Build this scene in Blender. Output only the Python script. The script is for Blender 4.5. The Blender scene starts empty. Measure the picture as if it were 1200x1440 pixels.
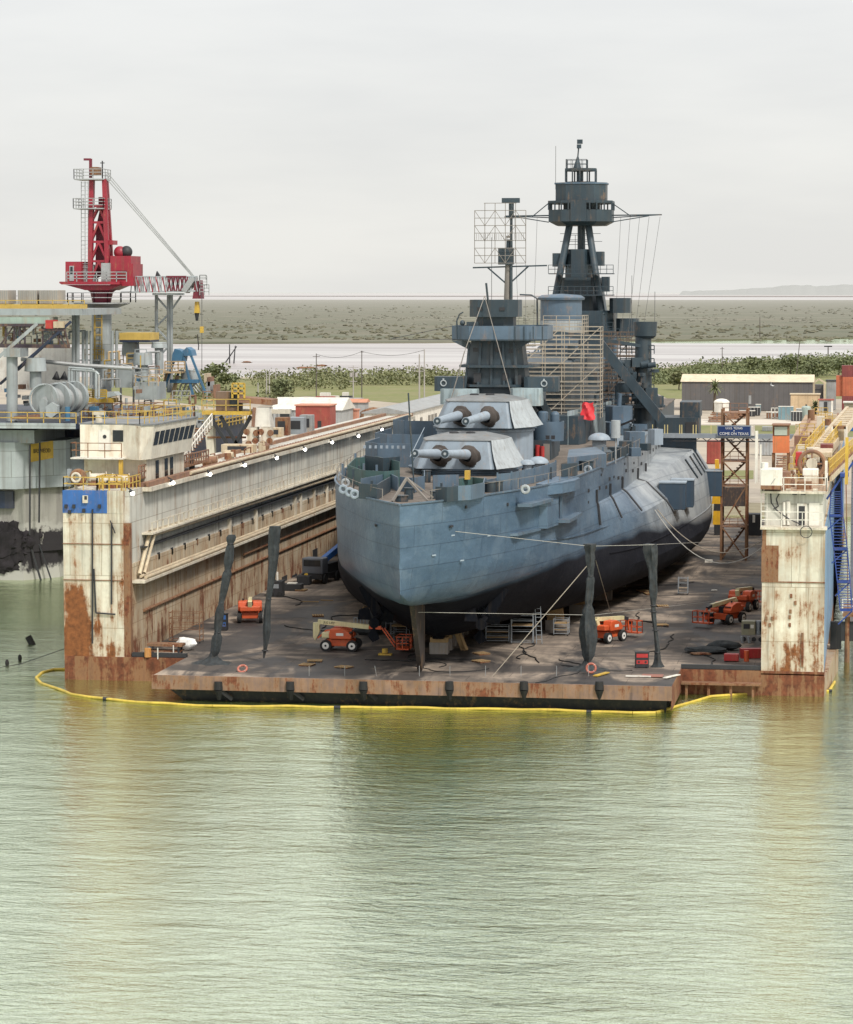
import bpy, bmesh, math, random
from mathutils import Vector, Matrix, Euler, noise as mnoise
random.seed(7)
R = math.radians
scn = bpy.context.scene
COL = scn.collection
# ------------------------------------------------------------------ camera
F, CAMH = 3900.0, 31.0                       # focal length in photo pixels, camera height above the water
YAW = math.atan(632 / math.hypot(3900, 310)); PIT = math.atan(310 / 3900)
cy_, sy_, cp_, sp_ = math.cos(YAW), math.sin(YAW), math.cos(PIT), math.sin(PIT)
RV = Vector((cy_, sy_, 0)); FV = Vector((-sy_ * cp_, cy_ * cp_, -sp_)); UV = Vector((-sy_ * sp_, cy_ * sp_, cp_))
cam = bpy.data.cameras.new('camera'); camo = bpy.data.objects.new('camera', cam); COL.objects.link(camo)
camo.matrix_world = Matrix(((RV.x, UV.x, -FV.x, 0), (RV.y, UV.y, -FV.y, 0), (RV.z, UV.z, -FV.z, CAMH), (0, 0, 0, 1)))
cam.sensor_fit = 'HORIZONTAL'; cam.sensor_width = 36; cam.lens = 36 * F / 1200
cam.clip_start = 1; cam.clip_end = 90000
scn.camera = camo
scn.render.resolution_x, scn.render.resolution_y = 853, 1024
scn.view_settings.view_transform = 'Standard'; scn.view_settings.look = 'None'
scn.view_settings.exposure = 0; scn.view_settings.gamma = 1

# measuring: a sight line met with a real plane of the place
def _ray(px, py): return RV * (px - 600) + UV * (720 - py) + FV * F
def gz(px, py, z=1.9):                       # point of the level plane z
    d = _ray(px, py); t = (z - CAMH) / d.z; return Vector((d.x * t, d.y * t, z))
def gY(px, py, Y):                           # point of the plane across the dock at Y
    d = _ray(px, py); t = Y / d.y; return Vector((d.x * t, Y, CAMH + d.z * t))
def gX(px, py, X):                           # point of the plane along the dock at X
    d = _ray(px, py); t = X / d.x; return Vector((X, d.y * t, CAMH + d.z * t))

# ------------------------------------------------------------------ mesh builder
class MB:
    def __init__(s): s.v = []; s.f = []; s.sm = []
    def add(s, vs, fs, smooth=False):
        o = len(s.v); s.v += [tuple(p) for p in vs]; s.f += [[i + o for i in f] for f in fs]; s.sm += [smooth] * len(fs); return s
    def box(s, x0, x1, y0, y1, z0, z1):
        return s.add([(x0, y0, z0), (x1, y0, z0), (x1, y1, z0), (x0, y1, z0), (x0, y0, z1), (x1, y0, z1), (x1, y1, z1), (x0, y1, z1)],
                     [(0, 3, 2, 1), (4, 5, 6, 7), (0, 1, 5, 4), (1, 2, 6, 5), (2, 3, 7, 6), (3, 0, 4, 7)])
    def cbox(s, c, d, rz=0, rx=0, ry=0):     # centre, size, rotation
        M = Matrix.Translation(c) @ Euler((rx, ry, rz)).to_matrix().to_4x4()
        h = [k / 2 for k in d]
        vs = [M @ Vector((a * h[0], b * h[1], e * h[2])) for e in (-1, 1) for a, b in ((-1, -1), (1, -1), (1, 1), (-1, 1))]
        return s.add(vs, [(0, 3, 2, 1), (4, 5, 6, 7), (0, 1, 5, 4), (1, 2, 6, 5), (2, 3, 7, 6), (3, 0, 4, 7)])
    def bar(s, p0, p1, w, h=None):           # square bar between two points
        p0, p1 = Vector(p0), Vector(p1); d = (p1 - p0)
        if d.length < 1e-6: return s
        h = h or w; d.normalize(); up = Vector((0, 0, 1)) if abs(d.z) < .95 else Vector((0, 1, 0))
        a = d.cross(up).normalized(); b = a.cross(d).normalized(); a *= w / 2; b *= h / 2
        vs = [p + i * a + j * b for p in (p0, p1) for i, j in ((-1, -1), (1, -1), (1, 1), (-1, 1))]
        return s.add(vs, [(0, 1, 2, 3), (4, 7, 6, 5), (0, 4, 5, 1), (1, 5, 6, 2), (2, 6, 7, 3), (3, 7, 4, 0)])
    def cyl(s, p0, p1, r0, r1=None, n=12, cap=True):
        p0, p1 = Vector(p0), Vector(p1); d = p1 - p0
        if d.length < 1e-6: return s
        r1 = r0 if r1 is None else r1; d.normalize(); up = Vector((0, 0, 1)) if abs(d.z) < .95 else Vector((0, 1, 0))
        a = d.cross(up).normalized(); b = d.cross(a).normalized()
        ring = [(math.cos(2 * math.pi * i / n), math.sin(2 * math.pi * i / n)) for i in range(n)]
        vs = [p0 + (a * c + b * e) * r0 for c, e in ring] + [p1 + (a * c + b * e) * r1 for c, e in ring]
        s.add(vs, [(i, (i + 1) % n, n + (i + 1) % n, n + i) for i in range(n)], True)
        if cap: s.add(vs[:n], [tuple(range(n))][::-1]); s.add(vs[n:], [tuple(range(n))])
        return s
    def tube(s, pts, r, n=6):
        for a, b in zip(pts, pts[1:]): s.cyl(a, b, r, n=n, cap=False)
        return s
    def lathe(s, c, prof, n=24, a0=0, a1=2 * math.pi):   # prof: (radius, z)
        full = abs(a1 - a0 - 2 * math.pi) < 1e-4; m = n if full else n + 1
        vs = [(c[0] + r * math.cos(a0 + (a1 - a0) * i / n), c[1] + r * math.sin(a0 + (a1 - a0) * i / n), c[2] + z) for r, z in prof for i in range(m)]
        fs = [(k * m + i, k * m + (i + 1) % m, (k + 1) * m + (i + 1) % m, (k + 1) * m + i) for k in range(len(prof) - 1) for i in range(n)]
        return s.add(vs, fs, True)
    def prism(s, poly, z0, z1, top=None):    # poly (x,y); top: other outline at z1
        n = len(poly); top = top or poly
        vs = [(x, y, z0) for x, y in poly] + [(x, y, z1) for x, y in top]
        return s.add(vs, [tuple(range(n))[::-1], tuple(range(n, 2 * n))] + [(i, (i + 1) % n, n + (i + 1) % n, n + i) for i in range(n)])
    def wall(s, pts, z0, z1, t=.06):         # thin vertical sheet along a path (z may be per point)
        for a, b in zip(pts, pts[1:]):
            s.bar((a[0], a[1], (z0 + z1) / 2), (b[0], b[1], (z0 + z1) / 2), t, z1 - z0)
        return s
    def quad(s, a, b, c, d): return s.add([a, b, c, d], [(0, 1, 2, 3)])
    def rail(s, pts, h=1.05, r=.035, step=1.6, mid=1, n=4):
        for a, b in zip(pts, pts[1:]):
            a, b = Vector(a), Vector(b); k = max(1, round((b - a).length / step))
            for i in range(k + 1):
                p = a.lerp(b, i / k); s.bar(p, p + Vector((0, 0, h)), r * 2)
            for j in range(mid + 1):
                q = Vector((0, 0, h * (1 - j / (mid + 1)))); s.bar(a + q, b + q, r * 2)
        return s
    def ladder(s, p0, p1, side, w=.5, step=.35, r=.03):
        p0, p1, side = Vector(p0), Vector(p1), Vector(side).normalized() * w / 2
        s.bar(p0 - side, p1 - side, r * 2); s.bar(p0 + side, p1 + side, r * 2)
        k = int((p1 - p0).length / step)
        for i in range(1, k):
            p = p0.lerp(p1, i / k); s.bar(p - side, p + side, r * 1.4)
        return s
    def sphere(s, c, r, n=12, m=8, sz=1):
        prof = [(r * math.sin(math.pi * k / m), -r * sz * math.cos(math.pi * k / m)) for k in range(m + 1)]
        return s.lathe(c, prof, n)
    def dome(s, c, r, h, n=16, m=5):
        return s.lathe(c, [(r * math.cos(math.pi / 2 * k / m), h * math.sin(math.pi / 2 * k / m)) for k in range(m + 1)], n)
    def torus(s, c, R_, r, axis='z', n=20, m=8):
        vs = []
        for i in range(n):
            a = 2 * math.pi * i / n
            for j in range(m):
                b = 2 * math.pi * j / m; x, y, z = (R_ + r * math.cos(b)) * math.cos(a), (R_ + r * math.cos(b)) * math.sin(a), r * math.sin(b)
                p = (x, y, z) if axis == 'z' else ((x, z, y) if axis == 'y' else (z, x, y))
                vs.append((c[0] + p[0], c[1] + p[1], c[2] + p[2]))
        return s.add(vs, [(i * m + j, ((i + 1) % n) * m + j, ((i + 1) % n) * m + (j + 1) % m, i * m + (j + 1) % m) for i in range(n) for j in range(m)], True)
    def build(s, name, mat, parent=None, world=False, bevel=0):
        me = bpy.data.meshes.new(name); vs = s.v
        if world and parent is not None:
            inv = parent['_M']
            inv = XF[parent.name].inverted(); vs = [tuple(inv @ Vector(v)) for v in vs]
        me.from_pydata(vs, [], s.f); me.update()
        bm = bmesh.new(); bm.from_mesh(me)
        bmesh.ops.recalc_face_normals(bm, faces=bm.faces); bm.to_mesh(me); bm.free()
        me.polygons.foreach_set('use_smooth', s.sm)
        if any(s.sm): me.set_sharp_from_angle(angle=R(40))
        me.materials.append(mat)
        o = bpy.data.objects.new(name, me); COL.objects.link(o)
        if parent is not None: o.parent = parent
        if bevel:
            b = o.modifiers.new('bevel', 'BEVEL'); b.width = bevel; b.segments = 2; b.limit_method = 'ANGLE'
        return o
XF = {}
def thing(name, label, cat, loc=(0, 0, 0), rz=0, group=None):
    o = bpy.data.objects.new(name, None); COL.objects.link(o); o.location = loc; o.rotation_euler = (0, 0, rz)
    o.empty_display_size = .5
    XF[o.name] = Matrix.Translation(loc) @ Matrix.Rotation(rz, 4, 'Z'); o['_M'] = 1
    return tag(o, label, cat, group)
def tag(o, label, cat, group=None, kind=None):
    if label: o['label'] = label
    if cat: o['category'] = cat
    if group: o['group'] = group
    if kind: o['kind'] = kind
    return o
def single(mb, name, mat, label, cat, group=None, bevel=0):     # a thing that is one mesh, origin at its base
    xs = [v[0] for v in mb.v]; ys = [v[1] for v in mb.v]; zs = [v[2] for v in mb.v]
    c = Vector(((min(xs) + max(xs)) / 2, (min(ys) + max(ys)) / 2, min(zs)))
    mb.v = [tuple(Vector(v) - c) for v in mb.v]
    o = mb.build(name, mat, bevel=bevel); o.location = c
    return tag(o, label, cat, group)
def dup(root, loc, rz=None, label=None, group=None):
    r = root.copy(); COL.objects.link(r); r.location = loc
    if rz is not None: r.rotation_euler = (0, 0, rz)
    if label: r['label'] = label
    if group: r['group'] = group
    for ch in list(root.children):
        c = ch.copy(); COL.objects.link(c); c.parent = r
        for g in list(ch.children):
            d = g.copy(); COL.objects.link(d); d.parent = c
    return r
def struct(mb, name, mat):
    o = mb.build(name, mat); o['kind'] = 'structure'; return o

# ------------------------------------------------------------------ materials
def _new(name):
    m = bpy.data.materials.new(name); m.use_nodes = True; nt = m.node_tree; nt.nodes.clear()
    out = nt.nodes.new('ShaderNodeOutputMaterial'); b = nt.nodes.new('ShaderNodeBsdfPrincipled')
    nt.links.new(b.outputs[0], out.inputs[0]); return m, nt, b
class NT:                                    # short-hand for node graphs
    def __init__(s, nt): s.nt = nt
    def n(s, t, **k):
        x = s.nt.nodes.new('ShaderNode' + t)
        for a, b in k.items(): setattr(x, a, b)
        return x
    def l(s, a, b): s.nt.links.new(a, b)
    def put(s, sock, v):
        if isinstance(v, bpy.types.NodeSocket): s.l(v, sock)
        elif isinstance(v, tuple) and len(v) == 3 and sock.type == 'RGBA': sock.default_value = (*v, 1)
        else: sock.default_value = v
    def coord(s, scale=(1, 1, 1), swz=None, rot=(0, 0, 0), obj=True):
        c = s.n('TexCoord').outputs['Object']
        if not obj: c = s.n('NewGeometry').outputs['Position']
        if swz:
            sp = s.n('SeparateXYZ'); s.l(c, sp.inputs[0]); cb = s.n('CombineXYZ')
            for i, ch in enumerate(swz):
                if ch in 'xyz': s.l(sp.outputs['xyz'.index(ch)], cb.inputs[i])
            c = cb.outputs[0]
        m = s.n('Mapping'); s.l(c, m.inputs[0]); m.inputs['Scale'].default_value = scale; m.inputs['Rotation'].default_value = rot
        return m.outputs[0]
    def noise(s, vec, scale=1, detail=5, rough=.6, dist=0):
        x = s.n('TexNoise'); s.l(vec, x.inputs['Vector']); x.inputs['Scale'].default_value = scale
        x.inputs['Detail'].default_value = detail; x.inputs['Roughness'].default_value = rough; x.inputs['Distortion'].default_value = dist
        return x.outputs[0]
    def ramp(s, f, a, b, lo=0., hi=1.):
        x = s.n('MapRange'); s.put(x.inputs[0], f); x.inputs[1].default_value = a; x.inputs[2].default_value = b
        x.inputs[3].default_value = lo; x.inputs[4].default_value = hi; return x.outputs[0]
    def mix(s, f, a, b, mode='MIX'):
        x = s.n('Mix', data_type='RGBA', blend_type=mode); s.put(x.inputs[0], f); s.put(x.inputs[6], a); s.put(x.inputs[7], b); return x.outputs[2]
    def math(s, op, a, b=0., c=0.):
        x = s.n('Math', operation=op); s.put(x.inputs[0], a); s.put(x.inputs[1], b); s.put(x.inputs[2], c); return x.outputs[0]
    def xyz(s, obj=True):
        c = s.n('TexCoord').outputs['Object'] if obj else s.n('NewGeometry').outputs['Position']
        sp = s.n('SeparateXYZ'); s.l(c, sp.inputs[0]); return sp.outputs
    def bump(s, h, strength=.3, dist=.1):
        x = s.n('Bump'); s.l(h, x.inputs['Height']); x.inputs['Strength'].default_value = strength; x.inputs['Distance'].default_value = dist; return x.outputs[0]
RUST = (.13, .042, .018)
_cache = {}
def paint(name, col, rust=0.0, streak=.25, rough=.55, scale=1.0, seams=None, seam=(2.4, 1.3), dirt=(.10, .075, .05), var=.18, metal=0, rustz=None, bump=.15, rcol=RUST, coat=0, rustbox=None):
    """weathered paint: patchy tone, run-down streaks, rust blotches, plate seams"""
    if name in _cache: return _cache[name]
    m, nt, b = _new(name); g = NT(nt)
    big = g.noise(g.coord((.35 * scale,) * 3), 1, 4)
    fine = g.noise(g.coord((2.5 * scale,) * 3), 1, 5, .7)
    c = g.mix(g.ramp(big, .3, .7), tuple(k * (1 - var) for k in col), tuple(min(1, k * (1 + var)) for k in col))
    c = g.mix(g.ramp(fine, .45, .8, 0, .35), c, tuple(k * .72 for k in col))
    if seams:
        br = g.n('TexBrick'); g.l(g.coord((1, 1, 1), seams + 'o'), br.inputs['Vector'])
        br.inputs['Color1'].default_value = (.86, .86, .86, 1); br.inputs['Color2'].default_value = (1.08, 1.07, 1.05, 1); br.inputs['Mortar'].default_value = (.42, .38, .33, 1)
        br.inputs['Scale'].default_value = 1; br.inputs['Mortar Size'].default_value = .028; br.inputs['Brick Width'].default_value = seam[0]; br.inputs['Row Height'].default_value = seam[1]
        c = g.mix(.8, c, br.outputs[0], 'MULTIPLY')
    if streak:
        st = g.noise(g.coord((1.7 * scale, 1.7 * scale, .09 * scale)), 1, 4, .65)
        c = g.mix(g.ramp(st, .5, .78, 0, min(1, streak * 1.6)), c, dirt)
    if rust:
        r1 = g.noise(g.coord((.55 * scale, .55 * scale, .38 * scale)), 1, 8, .72)
        r2 = g.noise(g.coord((2.2 * scale, 2.2 * scale, .22 * scale)), 1, 6, .7)
        rm = g.math('ADD', g.math('MULTIPLY', r1, .6), g.math('MULTIPLY', r2, .4))
        if rustz:                              # more rust towards z=rustz[1]
            z = g.xyz()[2]; rm = g.math('ADD', rm, g.ramp(z, rustz[0], rustz[1], 0, rustz[2]))
        if rustbox:                            # heavier rust inside a box x0,x1,z0,z1
            xx, _, zz = g.xyz(); bx = g.math('MULTIPLY', g.math('MULTIPLY', g.ramp(xx, rustbox[0] - .4, rustbox[0] + .4), g.ramp(xx, rustbox[1] + .4, rustbox[1] - .4)), g.math('MULTIPLY', g.ramp(zz, rustbox[2] - .5, rustbox[2] + 1), g.ramp(zz, rustbox[3] + 1.2, rustbox[3] - .8)))
            rm = g.math('ADD', rm, g.math('MULTIPLY', bx, rustbox[4]))
        t = .66 - .22 * rust
        mask = g.ramp(rm, t, t + .06)
        halo = g.ramp(rm, t - .10, t + .03, 0, .55)
        rc = g.mix(g.ramp(fine, .3, .7), tuple(k * .55 for k in rcol), tuple(k * 1.7 for k in rcol))
        c = g.mix(halo, c, (.34, .19, .085)); c = g.mix(mask, c, rc)
        b.inputs['Roughness'].default_value = rough
        rr = g.ramp(mask, 0, 1, rough, .85); g.l(rr, b.inputs['Roughness'])
    else: b.inputs['Roughness'].default_value = rough
    g.l(c, b.inputs['Base Color']); b.inputs['Metallic'].default_value = metal
    if coat: b.inputs['Coat Weight'].default_value = coat; b.inputs['Coat Roughness'].default_value = .25
    if bump: g.l(g.bump(fine, bump, .03), b.inputs['Normal'])
    _cache[name] = m; return m
def flat(name, col, rough=.6, var=.12, metal=0, scale=3): return paint(name, col, 0, .12, rough, scale, var=var, metal=metal, bump=.05)
def emis(name, col, s):
    m, nt, b = _new(name); b.inputs['Base Color'].default_value = (*col, 1); b.inputs['Emission Color'].default_value = (*col, 1); b.inputs['Emission Strength'].default_value = s; return m
# ------------------------------------------------------------------ sky, sun
SUN_EL, SUN_AZ = 48, 42          # degrees; azimuth measured from behind the camera towards the right
w = bpy.data.worlds.new('World'); scn.world = w; w.use_nodes = True
nt = w.node_tree; nt.nodes.clear(); g = NT(nt)
out = g.n('OutputWorld'); bg = g.n('Background'); g.l(bg.outputs[0], out.inputs[0])
sky = g.n('TexSky', sky_type='NISHITA'); sky.sun_disc = False; sky.sun_elevation = R(SUN_EL)
sundir = Vector((math.sin(R(SUN_AZ)) * math.cos(R(SUN_EL)), -math.cos(R(SUN_AZ)) * math.cos(R(SUN_EL)), math.sin(R(SUN_EL))))
sky.sun_rotation = math.atan2(sundir.x, sundir.y)
tc = g.n('TexCoord'); sp = g.n('SeparateXYZ'); g.l(tc.outputs['Generated'], sp.inputs[0]); el = sp.outputs[2]
mp = g.n('Mapping'); g.l(tc.outputs['Generated'], mp.inputs[0]); mp.inputs['Scale'].default_value = (5, 5, 26)
cl = g.noise(mp.outputs[0], 1, 5, .55)
# overcast veil: the cloud layer brightens towards the zenith
base = g.mix(g.ramp(el, 0.0, .11), (8.75, 8.65, 8.25), (8.95, 9.0, 8.9))
base = g.mix(g.ramp(el, .115, .42), base, (12.4, 12.4, 12.2))
cloud = g.mix(g.ramp(cl, .36, .62, 0, 1), base, g.mix(.9, base, (.90, .905, .92), 'MULTIPLY'))
cloud = g.mix(.07, cloud, sky.outputs[0])
g.l(cloud, bg.inputs[0]); bg.inputs[1].default_value = .1
sl = bpy.data.lights.new('sun', 'SUN'); sl.energy = 3.3; sl.angle = R(9); sl.color = (1, .95, .87)
so = bpy.data.objects.new('sun', sl); COL.objects.link(so); so.rotation_euler = sundir.to_track_quat('Z', 'Y').to_euler()

# ------------------------------------------------------------------ water
def water_mat():
    m = bpy.data.materials.new('harbour_water'); m.use_nodes = True; nt = m.node_tree; nt.nodes.clear(); g = NT(nt); out = g.n('OutputMaterial')
    a = g.noise(g.coord((.75, 1.6, 1), obj=False, rot=(0, 0, R(8))), 1, 5, .62, .5); d = g.noise(g.coord((.16, .34, 1), obj=False, rot=(0, 0, R(-10))), 1, 4, .5, .4)
    f = g.noise(g.coord((1.7, 4.2, 1), obj=False, rot=(0, 0, R(14))), 1, 3, .6, .3)
    gust = g.ramp(g.noise(g.coord((.010, .022, 1), obj=False), 1, 3, .5, .5), .35, .65, .6, 1.4)
    h = g.math('ADD', g.math('MULTIPLY', a, .34), g.math('ADD', g.math('MULTIPLY', d, .75), g.math('MULTIPLY', f, .12)))
    nb = g.bump(g.math('MULTIPLY', h, gust), 1, .23)
    pat = g.noise(g.coord((.012, .03, 1), obj=False), 1, 3)
    df = g.n('BsdfDiffuse'); gl = g.n('BsdfGlossy'); gl.inputs['Roughness'].default_value = .10; gl.inputs['Color'].default_value = (.93, 1, .84, 1); g.l(nb, gl.inputs['Normal'])
    g.l(g.mix(g.ramp(pat, .3, .7), (.115, .165, .034), (.140, .185, .055)), df.inputs['Color'])
    fr = g.n('LayerWeight'); g.l(nb, fr.inputs['Normal']); fac = g.ramp(fr.outputs['Facing'], .37, .76, .10, .86)
    mx = g.n('MixShader'); g.l(fac, mx.inputs[0]); g.l(df.outputs[0], mx.inputs[1]); g.l(gl.outputs[0], mx.inputs[2]); g.l(mx.outputs[0], out.inputs[0])
    return m
mb = MB(); mb.quad((-40000, -200, 0), (40000, -200, 0), (40000, 70000, 0), (-40000, 70000, 0))
struct(mb, 'water', water_mat())
# ------------------------------------------------------------------ floating dry dock
YF = 213.2; DZ = 1.9; XL0, XL1, XR0, XR1 = -63.8, -58.5, -8.35, -3.55; YE = 348; WT = 15.2
M_wallup = paint('dock_wall_upper', (.54, .53, .48), .22, .6, .7, .8, 'yz', (5.2, 2.1), var=.1)
M_walllow = paint('dock_wall_lower', (.47, .40, .295), .52, .85, .75, .8, 'yz', (4.2, 1.5), rustz=(6.5, 1.5, .07), dirt=(.13, .07, .04))
M_front = paint('dock_end_plate', (.62, .59, .49), .46, .8, .65, .9, 'xz', (2.6, 4.2), rustz=(9, 2, .08), rustbox=(XL0 + 33.4, XL0 + 33.4 + 1.9, 1.5, 7.2, .15), rcol=(.17, .06, .018))
M_rusthull = paint('rusty_pontoon', (.17, .075, .04), .9, .3, .8, .8, var=.3)
M_cream = paint('cream_paint', (.60, .55, .45), .22, .35, .6, 1.2)
M_white = paint('white_paint', (.72, .69, .62), .10, .22, .5, 1.2)
M_yel = paint('yellow_paint', (.55, .36, .05), .3, .2, .6, 2)
M_yrail = flat('yellow_rail_paint', (.50, .34, .08), .6)
M_ruststeel = paint('rusty_steel', (.16, .085, .055), .75, .2, .85, 1.5, var=.3)
M_rtrack = paint('rusty_track', (.22, .12, .085), .5, .2, .85, 1.5, var=.3)
M_dark = flat('dark_steel', (.025, .026, .03), .6)
M_black = flat('black_rubber', (.012, .012, .013), .8)
M_grey = paint('grey_steel', (.28, .29, .29), .12, .3, .55, 1.5)
M_blue = paint('blue_paint', (.03, .12, .36), .15, .3, .5, 1.5)
M_bluewall = paint('faded_blue_wall', (.16, .27, .42), .16, .35, .6, .8, 'yz', (3, 4.2), rustz=(5, 1.5, .06))
M_glass = flat('dark_glass', (.02, .024, .028), .12, .05)
M_pipe = paint('tan_pipe', (.52, .43, .30), .25, .25, .6, 1.5)
M_orange = paint('orange_paint', (.62, .10, .03), .06, .2, .5, 1.5)
M_red = paint('red_paint', (.42, .03, .03), .05, .2, .5, 1.5)
M_lamp = emis('lit_lamp', (1, .97, .9), 9)
def deck_mat():
    m, nt, b = _new('dock_deck'); g = NT(nt)
    big = g.noise(g.coord((.10, .16, 1), obj=False), 1, 6, .62, .8); fine = g.noise(g.coord((1.3, .35, 1), obj=False), 1, 7, .7)
    wet = g.noise(g.coord((.16, .07, 1), obj=False, rot=(0, 0, R(25))), 1, 5, .6, 1.2)
    c = g.mix(g.ramp(big, .42, .60), (.085, .070, .060), (.37, .295, .23))
    c = g.mix(g.ramp(fine, .4, .75, 0, .6), c, (.06, .05, .046))
    wm = g.ramp(wet, .47, .58); c = g.mix(g.math('MULTIPLY', wm, .85), c, (.026, .024, .025))
    br = g.n('TexBrick'); g.l(g.coord((1, 1, 1), 'xyo', obj=False), br.inputs['Vector']); br.inputs['Scale'].default_value = 1
    br.inputs['Color1'].default_value = (.9, .9, .9, 1); br.inputs['Color2'].default_value = (1.08, 1.08, 1.08, 1); br.inputs['Mortar'].default_value = (.4, .38, .36, 1)
    br.inputs['Mortar Size'].default_value = .03; br.inputs['Brick Width'].default_value = 6; br.inputs['Row Height'].default_value = 2.4
    c = g.mix(.8, c, br.outputs[0], 'MULTIPLY')
    g.l(c, b.inputs['Base Color']); g.l(g.ramp(wm, 0, 1, .9, .62), b.inputs['Roughness']); g.l(g.bump(fine, .3, .05), b.inputs['Normal'])
    return m
M_deck = deck_mat()
DOCK = thing('floating_dry_dock', 'long rust stained floating dry dock with two tall wing walls holding the grey warship', 'dry dock', (-33.4, YF, 0))
def D(mb, name, mat, par=None, **k): return mb.build(name, mat, par or DOCK, world=(par is None), **k)
# child meshes are in world coordinates shifted to the dock's base
def dsub(mb, name, mat, par):
    mb.v = [tuple(Vector(v) - Vector((-33.4, YF, 0))) for v in mb.v]; return mb.build(name, mat, par)
pont = D(MB().box(XL0 - .02, XR1 + .02, YF - .06, YE + 10, -3, DZ), 'pontoon', M_rusthull)
deck = D(MB().box(XL1 - .3, XR0 + .3, YF + .1, YE + 9, DZ - .2, DZ + .03), 'pontoon_deck', M_deck)
# left wing wall
lw = MB(); Z1 = 9.3
lw.box(XL0, XL1, YF + .5, YE, Z1, WT)
left = D(lw, 'wing_wall', M_wallup)
dsub(MB().box(XL0, XL1 + .1, YF + .5, YE - .2, DZ, Z1), 'lower_wall', M_walllow, left)
fp = MB(); fp.box(XL0 - .05, XL0 + 4.9, YF, YF + .5, 1.55, 13.4)
dsub(fp, 'end_plate', M_front, left)
dsub(MB().box(XL0 - .06, XL0 + 3.6, YF - .04, YF + .5, 13.4, WT), 'blue_band', M_blue, left)
dsub(MB().box(XL0 + 3.6, XL0 + 4.9, YF - .02, YF + .5, 13.4, WT), 'end_plate', M_front, left)
def panel(name, mat, x0, x1, z0, z1, y=YF, d=.12, par=left): return dsub(MB().box(x0, x1, y - d, y + .02, z0, z1), name, mat, par)
k = MB(); k.box(XL0 + 4.9, XL1 + .14, YF + .05, YF + .6, DZ, 12.6); dsub(k, 'dark_fender_strip', M_ruststeel, left)
k = MB()
for px, y0, y1 in ((130, 716, 905), (157, 735, 850)): 
    a, b_ = gY(px, y0, YF - .15), gY(px, y1, YF - .15); k.cyl(a, b_, .07, n=6)
a = gY(130, 862, YF - .15); k.tube([gY(132, 800, YF - .15), gY(135, 862, YF - .15), gY(162, 864, YF - .15)], .07)
k.tube([gY(155, 732, YF - .2), gY(162, 750, YF - .2)], .05)
dsub(k, 'pipe', M_dark, left)
for px, py in ((93, 712), (104, 712), (121, 700), (140, 712), (98, 720), (118, 718)):
    c = gY(px, py, YF - .1); dsub(MB().cbox(c, (.22, .25, .3)), 'bracket', M_dark, left)
dsub(MB().cbox(gY(120, 702, YF - .12), (.42, .2, .6)), 'switch_box', M_cream, left)
# seam ledges on the end plate
k = MB()
for z in (10.9, 8.0):
    dsub(MB().box(XL0 - .07, XL0 + 4.92, YF - .07, YF, z, z + .07), 'seam_ledge', M_ruststeel, left)
# inner face: crane rail overhang, upper rail, pipes, lower ledge, stiffeners
XI = XL1
k = MB(); k.box(XI - .8, XI + .75, YF + 4.5, YE + .5, WT - .35, WT); dsub(k, 'coping', M_cream, left)
k = MB(); k.box(XI - .15, XI + .1, YF + 4.5, YE, WT, WT + .35); dsub(k, 'crane_rail', M_rtrack, left)
k = MB(); k.box(XI + .30, XI + .55, YF + 4.5, YE, WT + .02, WT + .4)
k.box(XI - 3.2, XI - 2.9, YF + 14, YE, WT, WT + .35); dsub(k, 'crane_rail', M_rtrack, left)
k = MB()
n = 95
for i in range(n):
    y = YF + 5 + i * (YE - YF - 6) / n; k.box(XI - .9, XI + .2, y, y + .35, WT + .0, WT + .22)
dsub(k, 'rail_tie', M_ruststeel, left)['kind'] = 'stuff'
k = MB(); k.cyl((XI + .62, YF + 18, WT + .28), (XI + .62, YE - 2, WT + .28), .16, n=8); dsub(k, 'pipe', M_pipe, left)
k = MB(); k.box(XI, XI + .9, YF + 4.2, YE - .5, 11.35, 11.5); k.box(XI + .8, XI + .88, YF + 4.2, YE - .5, 12.3, 12.38)
for i in range(75):
    y = YF + 4.3 + i * 1.75; k.box(XI + .78, XI + .88, y, y + .1, 11.5, 12.35)
dsub(k, 'upper_gallery', M_cream, left)
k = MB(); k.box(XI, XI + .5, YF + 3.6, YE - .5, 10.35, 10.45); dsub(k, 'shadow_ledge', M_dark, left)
k = MB(); k.tube([gX(196, 808, XI + .35), gX(211, 748, XI + .35), (XI + .35, YE - 1, 10.95)], .17, 8); k.tube([gX(203, 806, XI + .55), gX(217, 752, XI + .55), (XI + .55, YE - 1, 10.65)], .14, 8)
dsub(k, 'pipe', M_pipe, left)
k = MB(); k.box(XI, XI + 1.1, YF + .8, YE - .5, 7.75, 7.95); dsub(k, 'lower_gallery', M_cream, left)
k = MB(); k.cyl((XI + .9, YF + 2, 8.12), (XI + .9, YE - 1, 8.12), .15, n=8); k.cyl((XI + .5, YF + 2, 8.2), (XI + .5, YE - 1, 8.2), .13, n=8); dsub(k, 'pipe', M_pipe, left)
k = MB(); k.cyl((XI + .2, YF + 4, 5.2), (XI + .2, YE - 1, 5.2), .13, n=8); k.cyl((XI + .25, YF + 40, 6.4), (XI + .25, YE - 1, 6.4), .12, n=8); dsub(k, 'pipe', M_ruststeel, left)
for px in (321, 358, 413, 421, 440, 458):                      # stiffener pairs between the galleries
    y = gX(px, 760, XI)[1]; dsub(MB().box(XI, XI + .3, y - .18, y + .18, 7.95, 10.4), 'stiffener', M_cream, left)
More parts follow.
